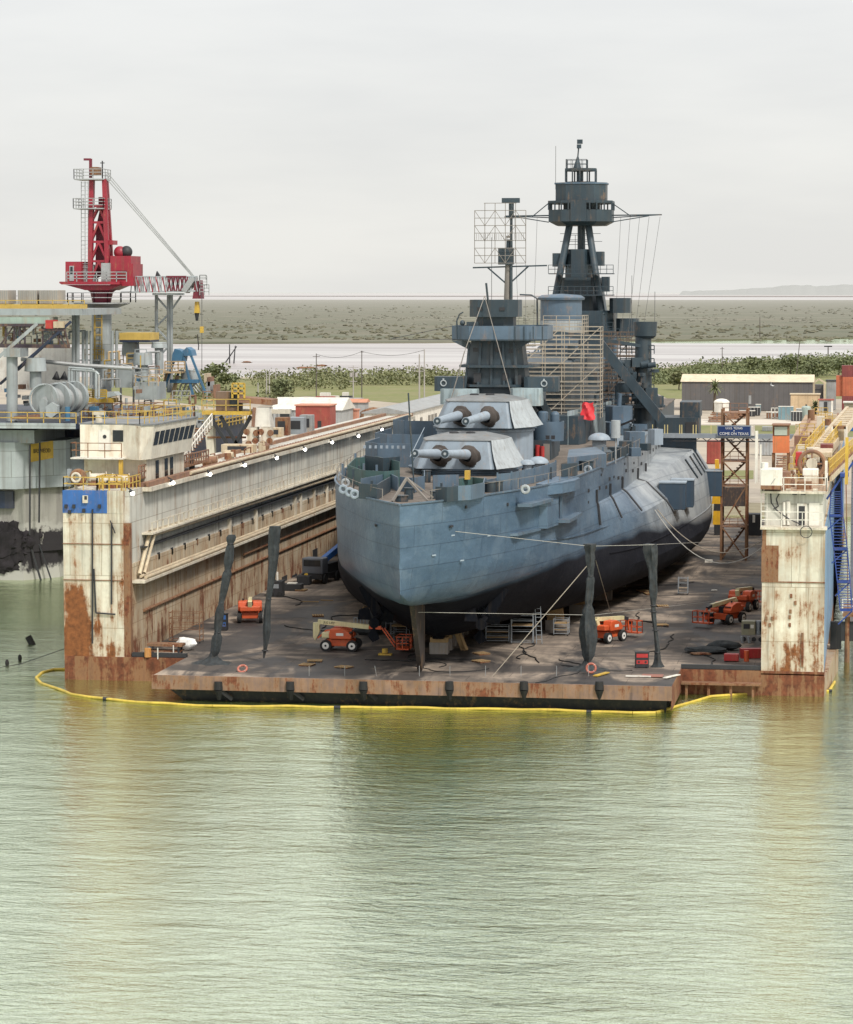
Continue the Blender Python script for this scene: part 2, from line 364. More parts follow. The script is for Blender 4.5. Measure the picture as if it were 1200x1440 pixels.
for i in range(26):
    y = YF + 9 + i * 4.4; k = MB(); k.box(XI + .02, XI + .10, y, y + .55, 8.85, 9.45); dsub(k, 'hatch_frame', M_dark, left)
    if i % 4 == 3: dsub(MB().box(XI + .10, XI + .13, y + .08, y + .47, 8.93, 9.37), 'rust_patch', M_ruststeel, left)
for px, py0, py1 in ((443, 772, 803), (400, 810, 838), (414, 808, 820)):
    a = gX(px, py1, XI + .1); b_ = gX(px, py0, XI + .1); dsub(MB().box(XI + .08, XI + .16, a.y - 1.2, a.y + 1.2, a.z, b_.z), 'doorway', M_dark, left)
for px, py in ((207, 595 + 240), ): pass
# top deck edge of the left wall, guard rails and lamps
k = MB(); k.rail([(XL0, YF + .1, WT), (XL0, YF + 8, WT)]); k.rail([(XL0, YF + .1, WT), (XL1 - .4, YF + .1, WT)]); k.rail([(XL1 - .2, YF + .1, WT), (XL1 - .2, YF + 4.5, WT)], step=1)
dsub(k, 'guard_rail', M_yrail, left)
# right wing wall
rw = MB(); rw.box(XR0, XR1 - .1, YF + .5, YE, DZ, 13); right = D(rw, 'wing_wall', M_walllow)
dsub(MB().box(XR1 - .1, XR1, YF + .05, YE, 1.5, 13), 'outer_wall', M_bluewall, right)
dsub(MB().box(XR0, XR1 - .02, YF, YF + .5, 1.6, 12.9), 'end_plate', M_front, right)
dsub(MB().box(XR0 - .05, XR0 + 1.25, YF - .05, YF + .3, 8.8, 11.6), 'rusty_panel', M_ruststeel, right)
dsub(MB().box(XR0, XR0 + .3, YF - .04, YF + .2, 11.6, 12.9), 'rusty_panel', M_ruststeel, right)
[dsub(MB().box(XR0 - .02, XR1, YF - .06, YF, z, z + .09), 'seam_ledge', M_ruststeel, right) for z in (8.75, 1.62)]
for px, py in ((1078, 870), (1086, 870), (1083, 879), (1111, 868), (1111, 879), (1113, 838), (1119, 848), (1112, 860)):
    dsub(MB().cbox(gY(px, py, YF - .03), (.18, .1, .3)), 'drain_hole', M_ruststeel, right)
k = MB(); a = gY(1129, 890, YF - .06); b_ = gY(1129, 938, YF - .06); k.box(a.x - .09, a.x + .09, YF - .08, YF, b_.z, a.z); dsub(k, 'rust_run', M_ruststeel, right)
# deckhouse storey over the right end
up = MB(); up.box(XR0 + .1, XR1 - .25, YF + 1.3, YE, 13, 15.6); hs = dsub(up, 'upper_storey', M_wallup, right)
dsub(MB().box(XR0 - .15, XR1 + .1, YF - .35, YF + 1.35, 12.85, 13.02), 'balcony', M_cream, right)
k = MB(); k.rail([(XR0 - .1, YF - .3, 13.02), (XR1 - .2, YF - .3, 13.02)], 1.2, .03, 1.5, 1); dsub(k, 'guard_rail', M_white, right)
YU = YF + 1.3
for px0, px1, py0, py1, mt, nm in ((1121, 1135, 708, 737, M_white, 'door_frame'), (1138, 1153, 707, 738, M_white, 'door')):
    a, b_ = gY(px0, py1, YU), gY(px1, py0, YU); f_ = dsub(MB().box(a.x, b_.x, YU - .1, YU, 13.05, b_.z), nm, mt, right)
    if nm == 'door_frame': 
        dsub(MB().box(a.x + .14, b_.x - .14, YU - .13, YU - .1, 13.1, b_.z - .2), 'doorway', M_dark, right)
k = MB()
for px in (1103, 1109): k.cyl(gY(px, 738, YU - .15), gY(px, 706, YU - .15), .12, n=8)
k.cyl(gY(1109, 722, YU - .15), gY(1109, 705, YU - .15), .16, n=8); dsub(k, 'pipe', M_white, right)
k = MB(); k.tube([gY(1084, 690, YU - .15), gY(1085, 707, YU - .15), gY(1092, 717, YU - .15), gY(1110, 730, YU - .3), gY(1128, 738, YU - .3)], .05)
k.tube([gY(1098, 690, YU - .15), gY(1092, 702, YU - .15), gY(1095, 712, YU - .15), gY(1088, 716, YU - .15)], .05); k.torus(tuple(gY(1134, 748, YF - .4)), .45, .03, 'y')
dsub(k, 'hose', M_dark, right)
for px, py in ((1073, 691), (1118, 693), (1130, 693), (1109, 690), (1147, 690)): dsub(MB().cbox(gY(px, py, YU - .15), (.35, .3, .3)), 'floodlight', M_dark if px in (1118, 1130) else M_cream, right)
k = MB(); k.ladder(gY(1075, 740, YU - .2), gY(1075, 690, YU - .2), (1, 0, 0), .45); dsub(k, 'ladder', M_white, right)
k = MB(); k.box(XR0 - .1, XR1 + .1, YF + .6, YF + 1.32, 15.55, 15.72); dsub(k, 'top_deck', M_cream, right); dsub(MB().box(XR0 - .1, XR1 + .1, YF + 1.34, YE, 15.58, 15.74), 'top_deck', paint('rusty_tan_deck', (.40, .29, .20), .42, .4, .85, 1, var=.35), right)
k = MB(); k.rail([(XR0 - .05, YF + 8, 15.74), (XR0 - .05, YF + .65, 15.74), (XR1, YF + .65, 15.74), (XR1, YF + 6, 15.74)], 1.05, .03); dsub(k, 'guard_rail', M_white, right)
# rails along the far part of the right wall
k = MB(); k.rail([(XR0 + 1.4, YF + 22, 15.74), (XR0 + 1.4, YF + 70, 15.74)], 1.1, .022); k.rail([(XR1 - .3, YF + 12, 15.74), (XR1 - .3, YF + 90, 15.74)], 1.1, .022); dsub(k, 'guard_rail', M_yrail, right)
# apron platform in front of the pontoon
ap = MB(); A0 = gz(213, 951, DZ + .05); A1 = gz(945, 965, DZ + .05)
ax0, ax1, ay = A0.x, A1.x, (A0.y + A1.y) / 2
M_apron = M_deck
apn = D(MB().box(ax0, ax1, ay, YF + .1, DZ - .15, DZ + .06), 'apron_deck', M_deck)
D(MB().box(ax0 - .05, ax1 + .05, ay - .25, ay, .95, DZ + .1), 'apron_beam', paint('apron_beam_paint', (.19, .125, .10), .66, .8, .8, 1.1, 'xz', (3.1, 3), dirt=(.05, .035, .03), var=.35))
M_under = paint('apron_underside', (.02, .02, .024), .1, .3, .7)
k = MB(); k.add([(ax0 + 1.2, ay + .1, .97), (ax1 - .3, ay + .1, .97), (ax1 - .3, YF, .97), (ax0 + 1.2, YF, .97), (ax0 + 3.2, ay + 1.6, -1), (ax1 - .6, ay + 1.6, -1), (ax1 - .6, YF, -1), (ax0 + 3.2, YF, -1)], [(0, 1, 5, 4), (1, 2, 6, 5), (3, 0, 4, 7), (0, 3, 2, 1), (4, 5, 6, 7)]); D(k, 'apron_float', M_under)
D(MB().box(ax0 - .05, ax0 + .0, ay, YF, 1.1, DZ + .04), 'apron_side_beam', M_rusthull); D(MB().box(ax1, ax1 + .05, ay, YF, .2, DZ + .04), 'apron_side_beam', M_rusthull)
for px in (307, 408, 511, 632, 737, 843):
    c = gY(px, 968, ay - .35); k = MB(); k.cyl((c.x, ay - .3, c.z - .1), (c.x, ay - .3, c.z + .5), .34, .3, n=10); k.cyl((c.x, ay - .3, c.z - .1), (c.x, ay - .1, c.z - .9), .34, .12, n=8); k.bar((c.x + .1, ay - .1, c.z - .2), (c.x + .9, ay + .3, c.z - .9), .3)
    D(k, 'fender', M_black)
for i, px in enumerate((435, 485, 590, 633, 683, 733, 783, 828, 530)):
    c = gz(px, 952, DZ); D(MB().bar(c, c + Vector((.0 if px != 530 else -.15, 0, .85)), .04), 'stanchion', M_grey)
# small staging beside the apron on the right
c = gz(985, 962, 1.2); D(MB().box(ax1 + .1, ax1 + 6.2, YF - 1.1, YF - .06, .85, 1.0), 'side_step', M_ruststeel)
for i in range(4): D(MB().box(ax1 + .4 + i * 1.7, ax1 + .6 + i * 1.7, YF - .9, YF - .7, -1, .85), 'side_step_leg', M_ruststeel)
D(MB().box(ax1, XR0, YF + .1, YF + .5, DZ, DZ + .35), 'deck_curb', M_dark); D(MB().box(XL1 + .2, ax0, YF + .1, YF + .5, DZ, DZ + .35), 'deck_curb', M_dark)
# lit floodlights on the crane rail coping
lamps = []
for px, py in ((186, 694), (243, 679), (295, 667), (344, 654), (389, 644), (429, 632), (467, 622), (504, 613), (537, 604), (566, 597)):
    p = gX(px, py, XI + .95)
    if not lamps:
        t = thing('floodlight', 'lit floodlight under the coping of the left dock wall, nearest the camera', 'floodlight', p, 0, 'floodlights along the left dock wall')
        MB().cyl((-.2, 0, .25), (0, 0, .1), .14, n=8).bar((-.5, 0, .5), (-.1, 0, .3), .08).build('housing', M_dark, t); MB().sphere((.03, 0, 0), .17, 12, 8).build('lens', M_lamp, t); lamps.append(t); L0 = t
    else: lamps.append(dup(L0, p))
ORD = ['nearest the camera', 'second from the near end', 'third from the near end', 'fourth from the near end', 'fifth from the near end', 'fifth from the far end', 'fourth from the far end', 'third from the far end', 'second from the far end', 'farthest of the row']
for t, s_ in zip(lamps, ORD): t['label'] = 'lit white floodlight under the coping of the left dock wall, ' + s_

# fittings bolted on the wing wall tops (parts of the dock)
random.seed(31)
for par, xa, xb, ya, yb, n in ((left, XL0 + .4, XI - 1.0, YF + 1.5, YF + 7, 8), (left, XI - 3.0, XI - .9, YF + 24, YF + 60, 26), (right, XR0 + .4, XR1 - .4, YF + 3, YF + 40, 30)):
    for i in range(n):
        x, y = random.uniform(xa, xb), random.uniform(ya, yb); z = WT if par is left else 15.74; k = MB(); kind = i % 4; mt = random.choice([M_ruststeel, M_rtrack, M_pipe, M_cream, M_dark, M_ruststeel])
        if kind == 0: k.cyl((x, y, z), (x, y, z + random.uniform(.4, 1.1)), random.uniform(.12, .3), n=10)
        elif kind == 1: k.cbox((x, y, z + .3), (random.uniform(.4, 1.2), random.uniform(.4, 1.0), .6), rz=random.uniform(-.3, .3))
        elif kind == 2: L_ = random.uniform(1.0, 3.5); k.tube([(x, y, z), (x, y, z + .6), (x, y + L_, z + .6), (x, y + L_, z)], .07, 6)
        else: k.cyl((x - .4, y, z + .35), (x + .4, y, z + .35), random.uniform(.2, .35), n=10); k.box(x - .4, x + .4, y - .2, y + .2, z, z + .2)
        dsub(k, 'deck_fitting', mt, par)

for x in (XR0 + .7, XR1 - 1.0): dsub(MB().box(x, x + .22, YF + 16, YE, 15.74, 16.0), 'crane_rail', M_rtrack, right)
for i in range(26):
    x, y = random.uniform(XR0 + .9, XR1 - 1.2), YF + 14 + i * 4.6; k = MB(); w1, d1, h1 = random.uniform(.5, 1.5), random.uniform(.6, 2), random.uniform(.4, 1.8)
    if i % 3 == 0: k.rail([(x - .8, y, 15.74), (x + .8, y, 15.74)], 1.3, .04, .8, 2)
    elif i % 3 == 1: k.cbox((x, y, 15.74 + h1 / 2), (w1, d1, h1), rz=random.uniform(-.2, .2))
    else: k.cyl((x, y, 15.74), (x, y, 15.74 + h1), w1 * .4, n=12)
    dsub(k, ('hand_rail', 'deck_box', 'bollard')[i % 3], (M_yrail, random.choice([M_pipe, M_rtrack, M_cream, M_grey]), M_ruststeel)[i % 3], right)
# ------------------------------------------------------------------ battleship (local axes: x across, y from the stern forward, z up)
SYAW = R(1.3); SOX, SOY = -33.8, 196.0
SHIP = thing('battleship', 'grey blue old battleship standing stern first on keel blocks in the dry dock', 'battleship', (SOX, SOY, 0), SYAW)
_A = Vector((-math.sin(SYAW), math.cos(SYAW), 0)); _L = Vector((math.cos(SYAW), math.sin(SYAW), 0)); _O = Vector((SOX, SOY, 0))
def S(px, py, s):                            # on the ship's cross plane at station s -> (across, z)
    d = _ray(px, py); C0 = Vector((0, 0, CAMH)); t = (s - (C0 - _O).dot(_A)) / d.dot(_A); p = C0 + d * t
    return (p - _O).dot(_L), p.z
def SZ(px, py, z=15.6):
    p = gz(px, py, z); return (p - _O).dot(_L), (p - _O).dot(_A)
def SLs(px, py, l=0):
    d = _ray(px, py); C0 = Vector((0, 0, CAMH)); t = (l - (C0 - _O).dot(_L)) / d.dot(_L); p = C0 + d * t
    return (p - _O).dot(_A), p.z
M_hull_dark = flat('hull_bottom_paint', (.006, .007, .010), .95); [setattr(n_.inputs['Specular IOR Level'], 'default_value', .08) for n_ in M_hull_dark.node_tree.nodes if n_.type == 'BSDF_PRINCIPLED']
def hull_mat():
    m, nt, b = _new('hull_paint'); g = NT(nt)
    x, y, z = g.xyz()
    n1 = g.noise(g.coord((.12, .10, .2)), 1, 5, .6); n2 = g.noise(g.coord((.9, .9, .9)), 1, 6, .65); n3 = g.noise(g.coord((.35, .30, .55)), 1, 5, .6)
    c = g.mix(g.ramp(n1, .35, .65), (.056, .098, .152), (.100, .160, .230))
    c = g.mix(g.ramp(n2, .5, .75, 0, .28), c, (.18, .24, .30))
    # paler forward on the blister: some primer, plus sun glare put into the colour
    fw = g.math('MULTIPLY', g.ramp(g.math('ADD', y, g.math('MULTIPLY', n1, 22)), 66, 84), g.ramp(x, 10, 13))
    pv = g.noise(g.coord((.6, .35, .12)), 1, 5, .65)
    prim_glare = g.mix(g.ramp(pv, .4, .65), (.37, .39, .395), (.22, .235, .25))
    prim_glare = g.mix(g.ramp(g.math('ADD', z, g.math('MULTIPLY', pv, 3)), 9.6, 7.2), prim_glare, (.14, .125, .12))
    c = g.mix(g.math('MULTIPLY', fw, .92), c, prim_glare)
    st = g.noise(g.coord((1.2, 1.2, .08)), 1, 4, .6); c = g.mix(g.ramp(st, .55, .8, 0, .3), c, (.045, .065, .09)); pt = g.noise(g.coord((.16, .30, .55)), 1, 3, .5); c = g.mix(g.ramp(pt, .56, .62, 0, .18), c, (.20, .26, .32))
    # plating seams
    br = g.n('TexBrick'); g.l(g.coord((1, 1, 1), 'yzo'), br.inputs['Vector']); br.inputs['Scale'].default_value = 1
    br.inputs['Color1'].default_value = (.90, .91, .92, 1); br.inputs['Color2'].default_value = (1.08, 1.07, 1.06, 1); br.inputs['Mortar'].default_value = (.46, .48, .52, 1)
    br.inputs['Mortar Size'].default_value = .035; br.inputs['Brick Width'].default_value = 6; br.inputs['Row Height'].default_value = 1.55
    c = g.mix(.7, c, br.outputs[0], 'MULTIPLY')
    # underwater paint with a ragged upper limit
    step = g.noise(g.coord((.0, .07, .0)), 1, 2, .5)
    lim = g.math('ADD', z, g.math('MULTIPLY', g.math('ADD', step, -.5), 1.6))
    lowcol = g.mix(g.ramp(n3, .3, .7), (.006, .007, .012), (.015, .016, .022))
    yy = g.math('ADD', g.ramp(y, 5, 27, 6.9, 9.0), g.ramp(y, 58, 105, 0, -2.2)); dz = g.math('SUBTRACT', lim, yy)
    c = g.mix(g.ramp(dz, .5, -.4), c, lowcol)
    g.l(c, b.inputs['Base Color'])
    g.l(g.ramp(dz, -.1, .1, .85, .36), b.inputs['Roughness']); g.l(g.ramp(dz, -.1, .1, .15, .45), b.inputs['Specular IOR Level'])
    bh = g.math('ADD', g.math('MULTIPLY', n3, .8), g.math('MULTIPLY', n2, .3))
    g.l(g.bump(bh, .5, .30), b.inputs['Normal'])
    return m
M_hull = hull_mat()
M_sup = paint('superstructure_dark', (.028, .047, .062), .06, .25, .5, 1, var=.25, rcol=(.12, .06, .035))
M_mid = paint('superstructure_grey', (.085, .130, .180), .05, .3, .5, 1, var=.2)
M_lite = paint('turret_grey', (.28, .335, .39), .03, .25, .5, 1.2, var=.12, dirt=(.14, .13, .12))
M_gun = paint('gunhouse_grey', (.20, .245, .29), .03, .3, .5, 1.2, var=.14)
M_roof = paint('turret_roof', (.185, .195, .20), .1, .2, .7, 1.5, var=.25)
M_canvas = paint('canvas_cover', (.35, .38, .395), 0, .35, .8, 1.5, var=.1)
M_boot = paint('gun_boot', (.050, .041, .036), 0, .3, .9, 3, var=.4)
M_green = paint('green_primer', (.05, .105, .105), .08, .3, .6, 1)
M_pale = paint('scraped_bulkhead', (.30, .37, .39), .12, .5, .6, 1, var=.3, dirt=(.05, .05, .05))
M_teak = paint('teak_deck', (.145, .12, .10), 0, .35, .85, 1.5, var=.35)
M_brown = paint('rudder_brown', (.030, .024, .022), .15, .3, .7, 1, var=.25)
M_pole = flat('weathered_pole', (.21, .19, .17), .7)
M_wire = flat('wire', (.10, .10, .10), .6)
M_tube = paint('scaffold_tube', (.36, .32, .26), .15, .2, .7, 3)
def H(mb, name, mat, par=None, **k): return mb.build(name, mat, par or SHIP, **k)
# --- hull
ST = [ # s, zkeel, (bottom), (bilge), (max), (upper blister), (ledge out), (ledge in), deck hb, deck z
 (1.6, 9.0, (.02, 9.05), (.04, 9.6), (.05, 10.6), (.05, 11.6), (.05, 12.3), (.05, 12.6), .06, 15.6),
 (2.6, 8.6, (.15, 8.65), (.30, 9.4), (.45, 10.5), (.52, 11.6), (.55, 12.3), (.57, 12.6), .62, 15.6),
 (4.5, 8.0, (.35, 8.1), (.85, 9.0), (1.32, 10.4), (1.5, 11.6), (1.58, 12.3), (1.6, 12.6), 1.72, 15.6),
 (8, 7.5, (1.0, 7.65), (2.3, 8.7), (3.0, 10.2), (3.2, 11.6), (3.32, 12.3), (3.35, 12.6), 3.5, 15.6),
 (13, 7.0, (2.0, 7.2), (3.9, 8.2), (4.8, 9.8), (5.0, 11.4), (5.08, 12.3), (5.1, 12.6), 5.2, 15.6),
 (17, 5.4, (1.3, 5.7), (4.5, 7.1), (6.1, 9.6), (6.35, 11.2), (6.45, 12.3), (6.5, 12.6), 6.6, 15.6),
 (22, 3.4, (1.3, 3.7), (5.2, 5.7), (7.6, 9.2), (7.9, 11), (7.95, 12.3), (8, 12.6), 8.1, 15.6),
 (30, 3.3, (3.2, 3.6), (8.2, 4.9), (9.35, 8.0), (9.5, 10.8), (9.6, 12.3), (9.6, 12.6), 9.65, 15.6),
 (42, 3.3, (7, 3.5), (10.7, 4.2), (11.5, 7.0), (10.9, 10.8), (10.85, 12.3), (10.75, 12.6), 10.75, 15.6),
 (56, 3.3, (9, 3.4), (13.0, 3.9), (13.9, 6.3), (13.2, 10.4), (12.1, 12.3), (11.75, 12.6), 11.8, 15.6),
 (68, 3.3, (11, 3.4), (15.1, 3.8), (15.9, 6.2), (14.8, 10.6), (13.0, 12.4), (12.35, 12.6), 12.4, 15.6),
 (82, 3.3, (13, 3.35), (16.8, 3.8), (17.6, 6.2), (16.1, 10.8), (14.3, 12.8), (12.9, 13.0), 12.95, 15.6),
 (105, 3.3, (14, 3.35), (17.9, 3.8), (18.9, 6.3), (18.4, 11.4), (16.8, 14.0), (13.35, 14.2), 13.4, 15.6),
 (140, 3.3, (14, 3.35), (15.6, 3.8), (16.6, 6.5), (16.0, 11.0), (14.6, 12.8), (13.0, 13.0), 13.1, 15.6),
 (165, 3.3, (9, 3.4), (10.5, 4.5), (12.0, 8.2), (11.8, 11.0), (11.6, 12.6), (11.4, 12.8), 11.5, 15.6),
 (190, 3.4, (4, 3.5), (7.6, 5), (9, 7.6), (9, 10.5), (9.2, 12.6), (9.3, 12.8), 10.2, 15.6),
 (208, 3.8, (1, 4), (2.2, 6), (2.8, 8), (3, 10.5), (3.2, 12.6), (3.4, 12.8), 4.6, 15.7),
 (215, 6, (.02, 6.2), (.03, 7), (.03, 8.2), (.03, 10.5), (.04, 12.6), (.04, 12.8), .1, 15.8)]
def st_vec(r): return [r[1]] + [c for p in r[2:8] for c in p] + [r[8], r[9]]
def interp(s):
    i = 0
    while i < len(ST) - 2 and s > ST[i + 1][0]: i += 1
    p1, p2 = ST[i], ST[i + 1]; p0, p3 = ST[max(0, i - 1)], ST[min(len(ST) - 1, i + 2)]
    h = p2[0] - p1[0]; t = (s - p1[0]) / h; v0, v1, v2, v3 = map(st_vec, (p0, p1, p2, p3)); o = []
    for a, b, c, d in zip(v0, v1, v2, v3):
        m1 = (c - a) / max(1e-6, p2[0] - p0[0]) * h; m2 = (d - b) / max(1e-6, p3[0] - p1[0]) * h
        if i < 1: m1 = (c - b)
        t2, t3 = t * t, t * t * t
        o.append((2 * t3 - 3 * t2 + 1) * b + (t3 - 2 * t2 + t) * m1 + (-2 * t3 + 3 * t2) * c + (t3 - t2) * m2)
    return o
def deck_hb(s): return interp(s)[13]
def section(s):
    v = interp(s); pts = [(0, v[0])] + [(v[1 + 2 * k], v[2 + 2 * k]) for k in range(6)] + [(v[13], v[14])]
    rnd = [pts[0], pts[1]]
    # round the bilge
    def bez(a, b, c, n):
        return [((1 - t) ** 2 * a[0] + 2 * t * (1 - t) * b[0] + t * t * c[0], (1 - t) ** 2 * a[1] + 2 * t * (1 - t) * b[1] + t * t * c[1]) for t in [k / n for k in range(1, n)]]
    b0, b1, b2 = pts[1], pts[2], pts[3]
    rnd += bez(b0, (b1[0] * 1.03, b1[1] - .55), b2, 6) + [b2] + bez(b2, ((b2[0] + pts[4][0]) / 2 + .12, (b2[1] + pts[4][1]) / 2), pts[4], 3) + pts[4:]
    return rnd
ss_ = [1.6, 2.0, 2.6, 3.4, 4.5, 6] + [8 + 2 * i for i in range(103)] + [215]
secs = [section(s) for s in ss_]; m_ = len(secs[0])
hm = MB(); vs = []
for s, sec in zip(ss_, secs):
    vs += [(p[0], s, p[1]) for p in sec] + [(-p[0], s, p[1]) for p in sec]
fs = []
for i in range(len(ss_) - 1):
    for side in (0, 1):
        for k in range(m_ - 1):
            a = i * 2 * m_ + side * m_ + k; b_ = a + 2 * m_
            fs.append((a, b_, b_ + 1, a + 1) if side == 0 else (a, a + 1, b_ + 1, b_))
fs += [(k_, m_ + k_, m_ + k_ + 1, k_ + 1) for k_ in range(m_ - 1)]
hm.add(vs, fs, True)
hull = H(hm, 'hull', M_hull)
for p in hull.data.polygons: p.use_smooth = True
hull.data.set_sharp_from_angle(angle=R(24))
dk = MB(); dv = []
for s in ss_:
    h = deck_hb(s) - .05; z = interp(s)[14] - .12; dv += [(-h, s, z), (h, s, z)]
dk.add(dv, [(2 * i, 2 * i + 1, 2 * i + 3, 2 * i + 2) for i in range(len(ss_) - 1)]); H(dk, 'main_deck', M_teak)
# toe rail round the deck edge
k = MB()
for sd in (1, -1):
    pr = None
    for s in ss_:
        if s > 112: break
        p = (sd * deck_hb(s), s, interp(s)[14]); 
        if pr: k.bar(pr, p, .16, .12)
        pr = p
H(k, 'deck_edge_moulding', M_mid)
# fairing strips along the blister (knuckle beads)
k = MB()
for idx, off in ((8, 0),):
    pr = None
    for s in [46 + 2 * i for i in range(40)]:
        q = section(s)[8]; p = (q[0] + .03, s, q[1])
        if pr: k.bar(pr, p, .09, .09)
        pr = p
H(k, 'hull_strake', M_hull)
k = MB(); pr = None
for s in [24 + 2 * i for i in range(62)]:
    q0, q1 = section(s)[8], section(s)[11]; f_ = .55; p = (q0[0] + (q1[0] - q0[0]) * f_ + .05, s, q0[1] + (q1[1] - q0[1]) * f_)
    if pr: k.bar(pr, p, .06, .07)
    pr = p
H(k, 'hull_strake', M_hull)
# rudder, skeg, shaft brackets and screws
k = MB(); o1 = [(7.2, 7.9), (13.2, 7.6), (13.2, 2.35), (11.6, 2.1)]
k.add([(-.18, a, b_) for a, b_ in o1] + [(.18, a, b_) for a, b_ in o1] , [(0, 1, 2, 3), (7, 6, 5, 4), (0, 4, 5, 1), (1, 5, 6, 2), (2, 6, 7, 3), (3, 7, 4, 0)])
H(k, 'rudder', M_brown)
k = MB(); k.add([(-.3, 22, 3.3), (.3, 22, 3.3), (.5, 22, 6.2), (-.5, 22, 6.2), (-1.6, 60, 3.25), (1.6, 60, 3.25), (2, 60, 4), (-2, 60, 4), ], [(0, 1, 2, 3), (4, 7, 6, 5), (0, 4, 5, 1), (1, 5, 6, 2), (2, 6, 7, 3), (3, 7, 4, 0)]); k.cyl((0, 22.4, 3.25), (0, 22.4, 6.5), .5, n=10)
H(k, 'skeg', M_hull_dark)
for sd in (1, -1):
    k = MB(); k.cyl((sd * 4.2, 17, 5.2), (sd * 4.4, 44, 5.4), .32, n=10); H(k, 'propeller_shaft', M_hull_dark)
    k = MB(); k.bar((sd * 4.2, 19, 5.3), (sd * 2.6, 19.5, 7.6), .25, .9); k.bar((sd * 4.2, 19, 5.3), (sd * 5.6, 19.5, 7.8), .25, .9); H(k, 'shaft_bracket', M_hull_dark)
    k = MB(); k.cyl((sd * 4.2, 15.8, 5.2), (sd * 4.2, 17.2, 5.2), .42, n=12)
    for a in range(3):
        t = a * 2.094 + .4; cx, cz = math.cos(t), math.sin(t)
        k.add([(sd * 4.2 + cx * .3, 16.3, 5.2 + cz * .3), (sd * 4.2 + cx * 1.2 - cz * .6, 16.0, 5.2 + cz * 1.2 + cx * .6), (sd * 4.2 + cx * 1.6, 16.4, 5.2 + cz * 1.6), (sd * 4.2 + cx * 1.2 + cz * .6, 16.9, 5.2 + cz * 1.2 - cx * .6)], [(0, 1, 2, 3)])
    H(k, 'propeller', M_hull_dark)
# sponson and recess on the starboard quarter
s0, _ = SLs(780, 685, 9.2)
k = MB(); p_ = [(deck_hb(s) , s) for s in (24, 26.5, 29, 31.5, 33.5)]
poly = [(p_[0][0] - .1, 24), (p_[1][0] + .55, 26.2), (p_[2][0] + .85, 29), (p_[3][0] + .7, 32), (p_[4][0] - .1, 34.2), (8.4, 34), (7.6, 24.5)]
k.prism([(x - .0, y) for x, y in poly], 14.75, 15.62); H(k, 'gun_sponson', M_hull)
k = MB(); k.prism([(6.9, 17.2), (8.0, 17.4), (9.15, 23.4), (8.0, 23.6)], 14.3, 14.55); H(k, 'armour_shelf', M_mid)
k = MB(); k.prism([(7.3, 22.2), (8.75, 22.4), (9.3, 26), (8, 26)], 12.2, 14.3); H(k, 'casemate_block', M_hull)
k = MB(); k.prism([(6.3, 16.8), (6.95, 17.0), (8.25, 22.4), (7.6, 22.2)], 12.05, 12.25); H(k, 'armour_shelf', M_mid)
k = MB(); k.prism([(8.6, 26), (10.2, 26.2), (10.6, 34), (9.4, 34)], 12.35, 12.6); H(k, 'armour_shelf', M_mid)
for s in (23.4, 25.2, 27.5):
    h = interp(s)[11]; H(MB().box(h + .1, h + .28, s, s + .22, 12.4, 14.4), 'hull_fender', M_mid)
# hull side scuttles
for sd, s, z in [(1, 7, 13.6), (-1, 6, 13.7), (1, 40, 14), (1, 46, 13.8), (1, 52, 14.2), (1, 58, 13.9), (1, 64, 14.2), (1, 70, 13.8), (1, 78, 14), (1, 50, 13.6), (1, 61, 13.7)]:
    h = deck_hb(s); H(MB().cbox((sd * (h - .02), s, z), (.12, .5, .16 if s < 10 else .3), rz=-sd * .28), 'scuttle', M_dark)
# draft mark bars on the counter
for l0, s, z in ((1.3, 5.2, 11.6), (2.6, 7.4, 12.9), (3.4, 8.7, 10.9), (5.1, 13, 12.4)):
    H(MB().cbox((interp(s)[9] + .02, s, z), (.05, .42, .10), rz=-.6), 'draft_mark', M_lite)
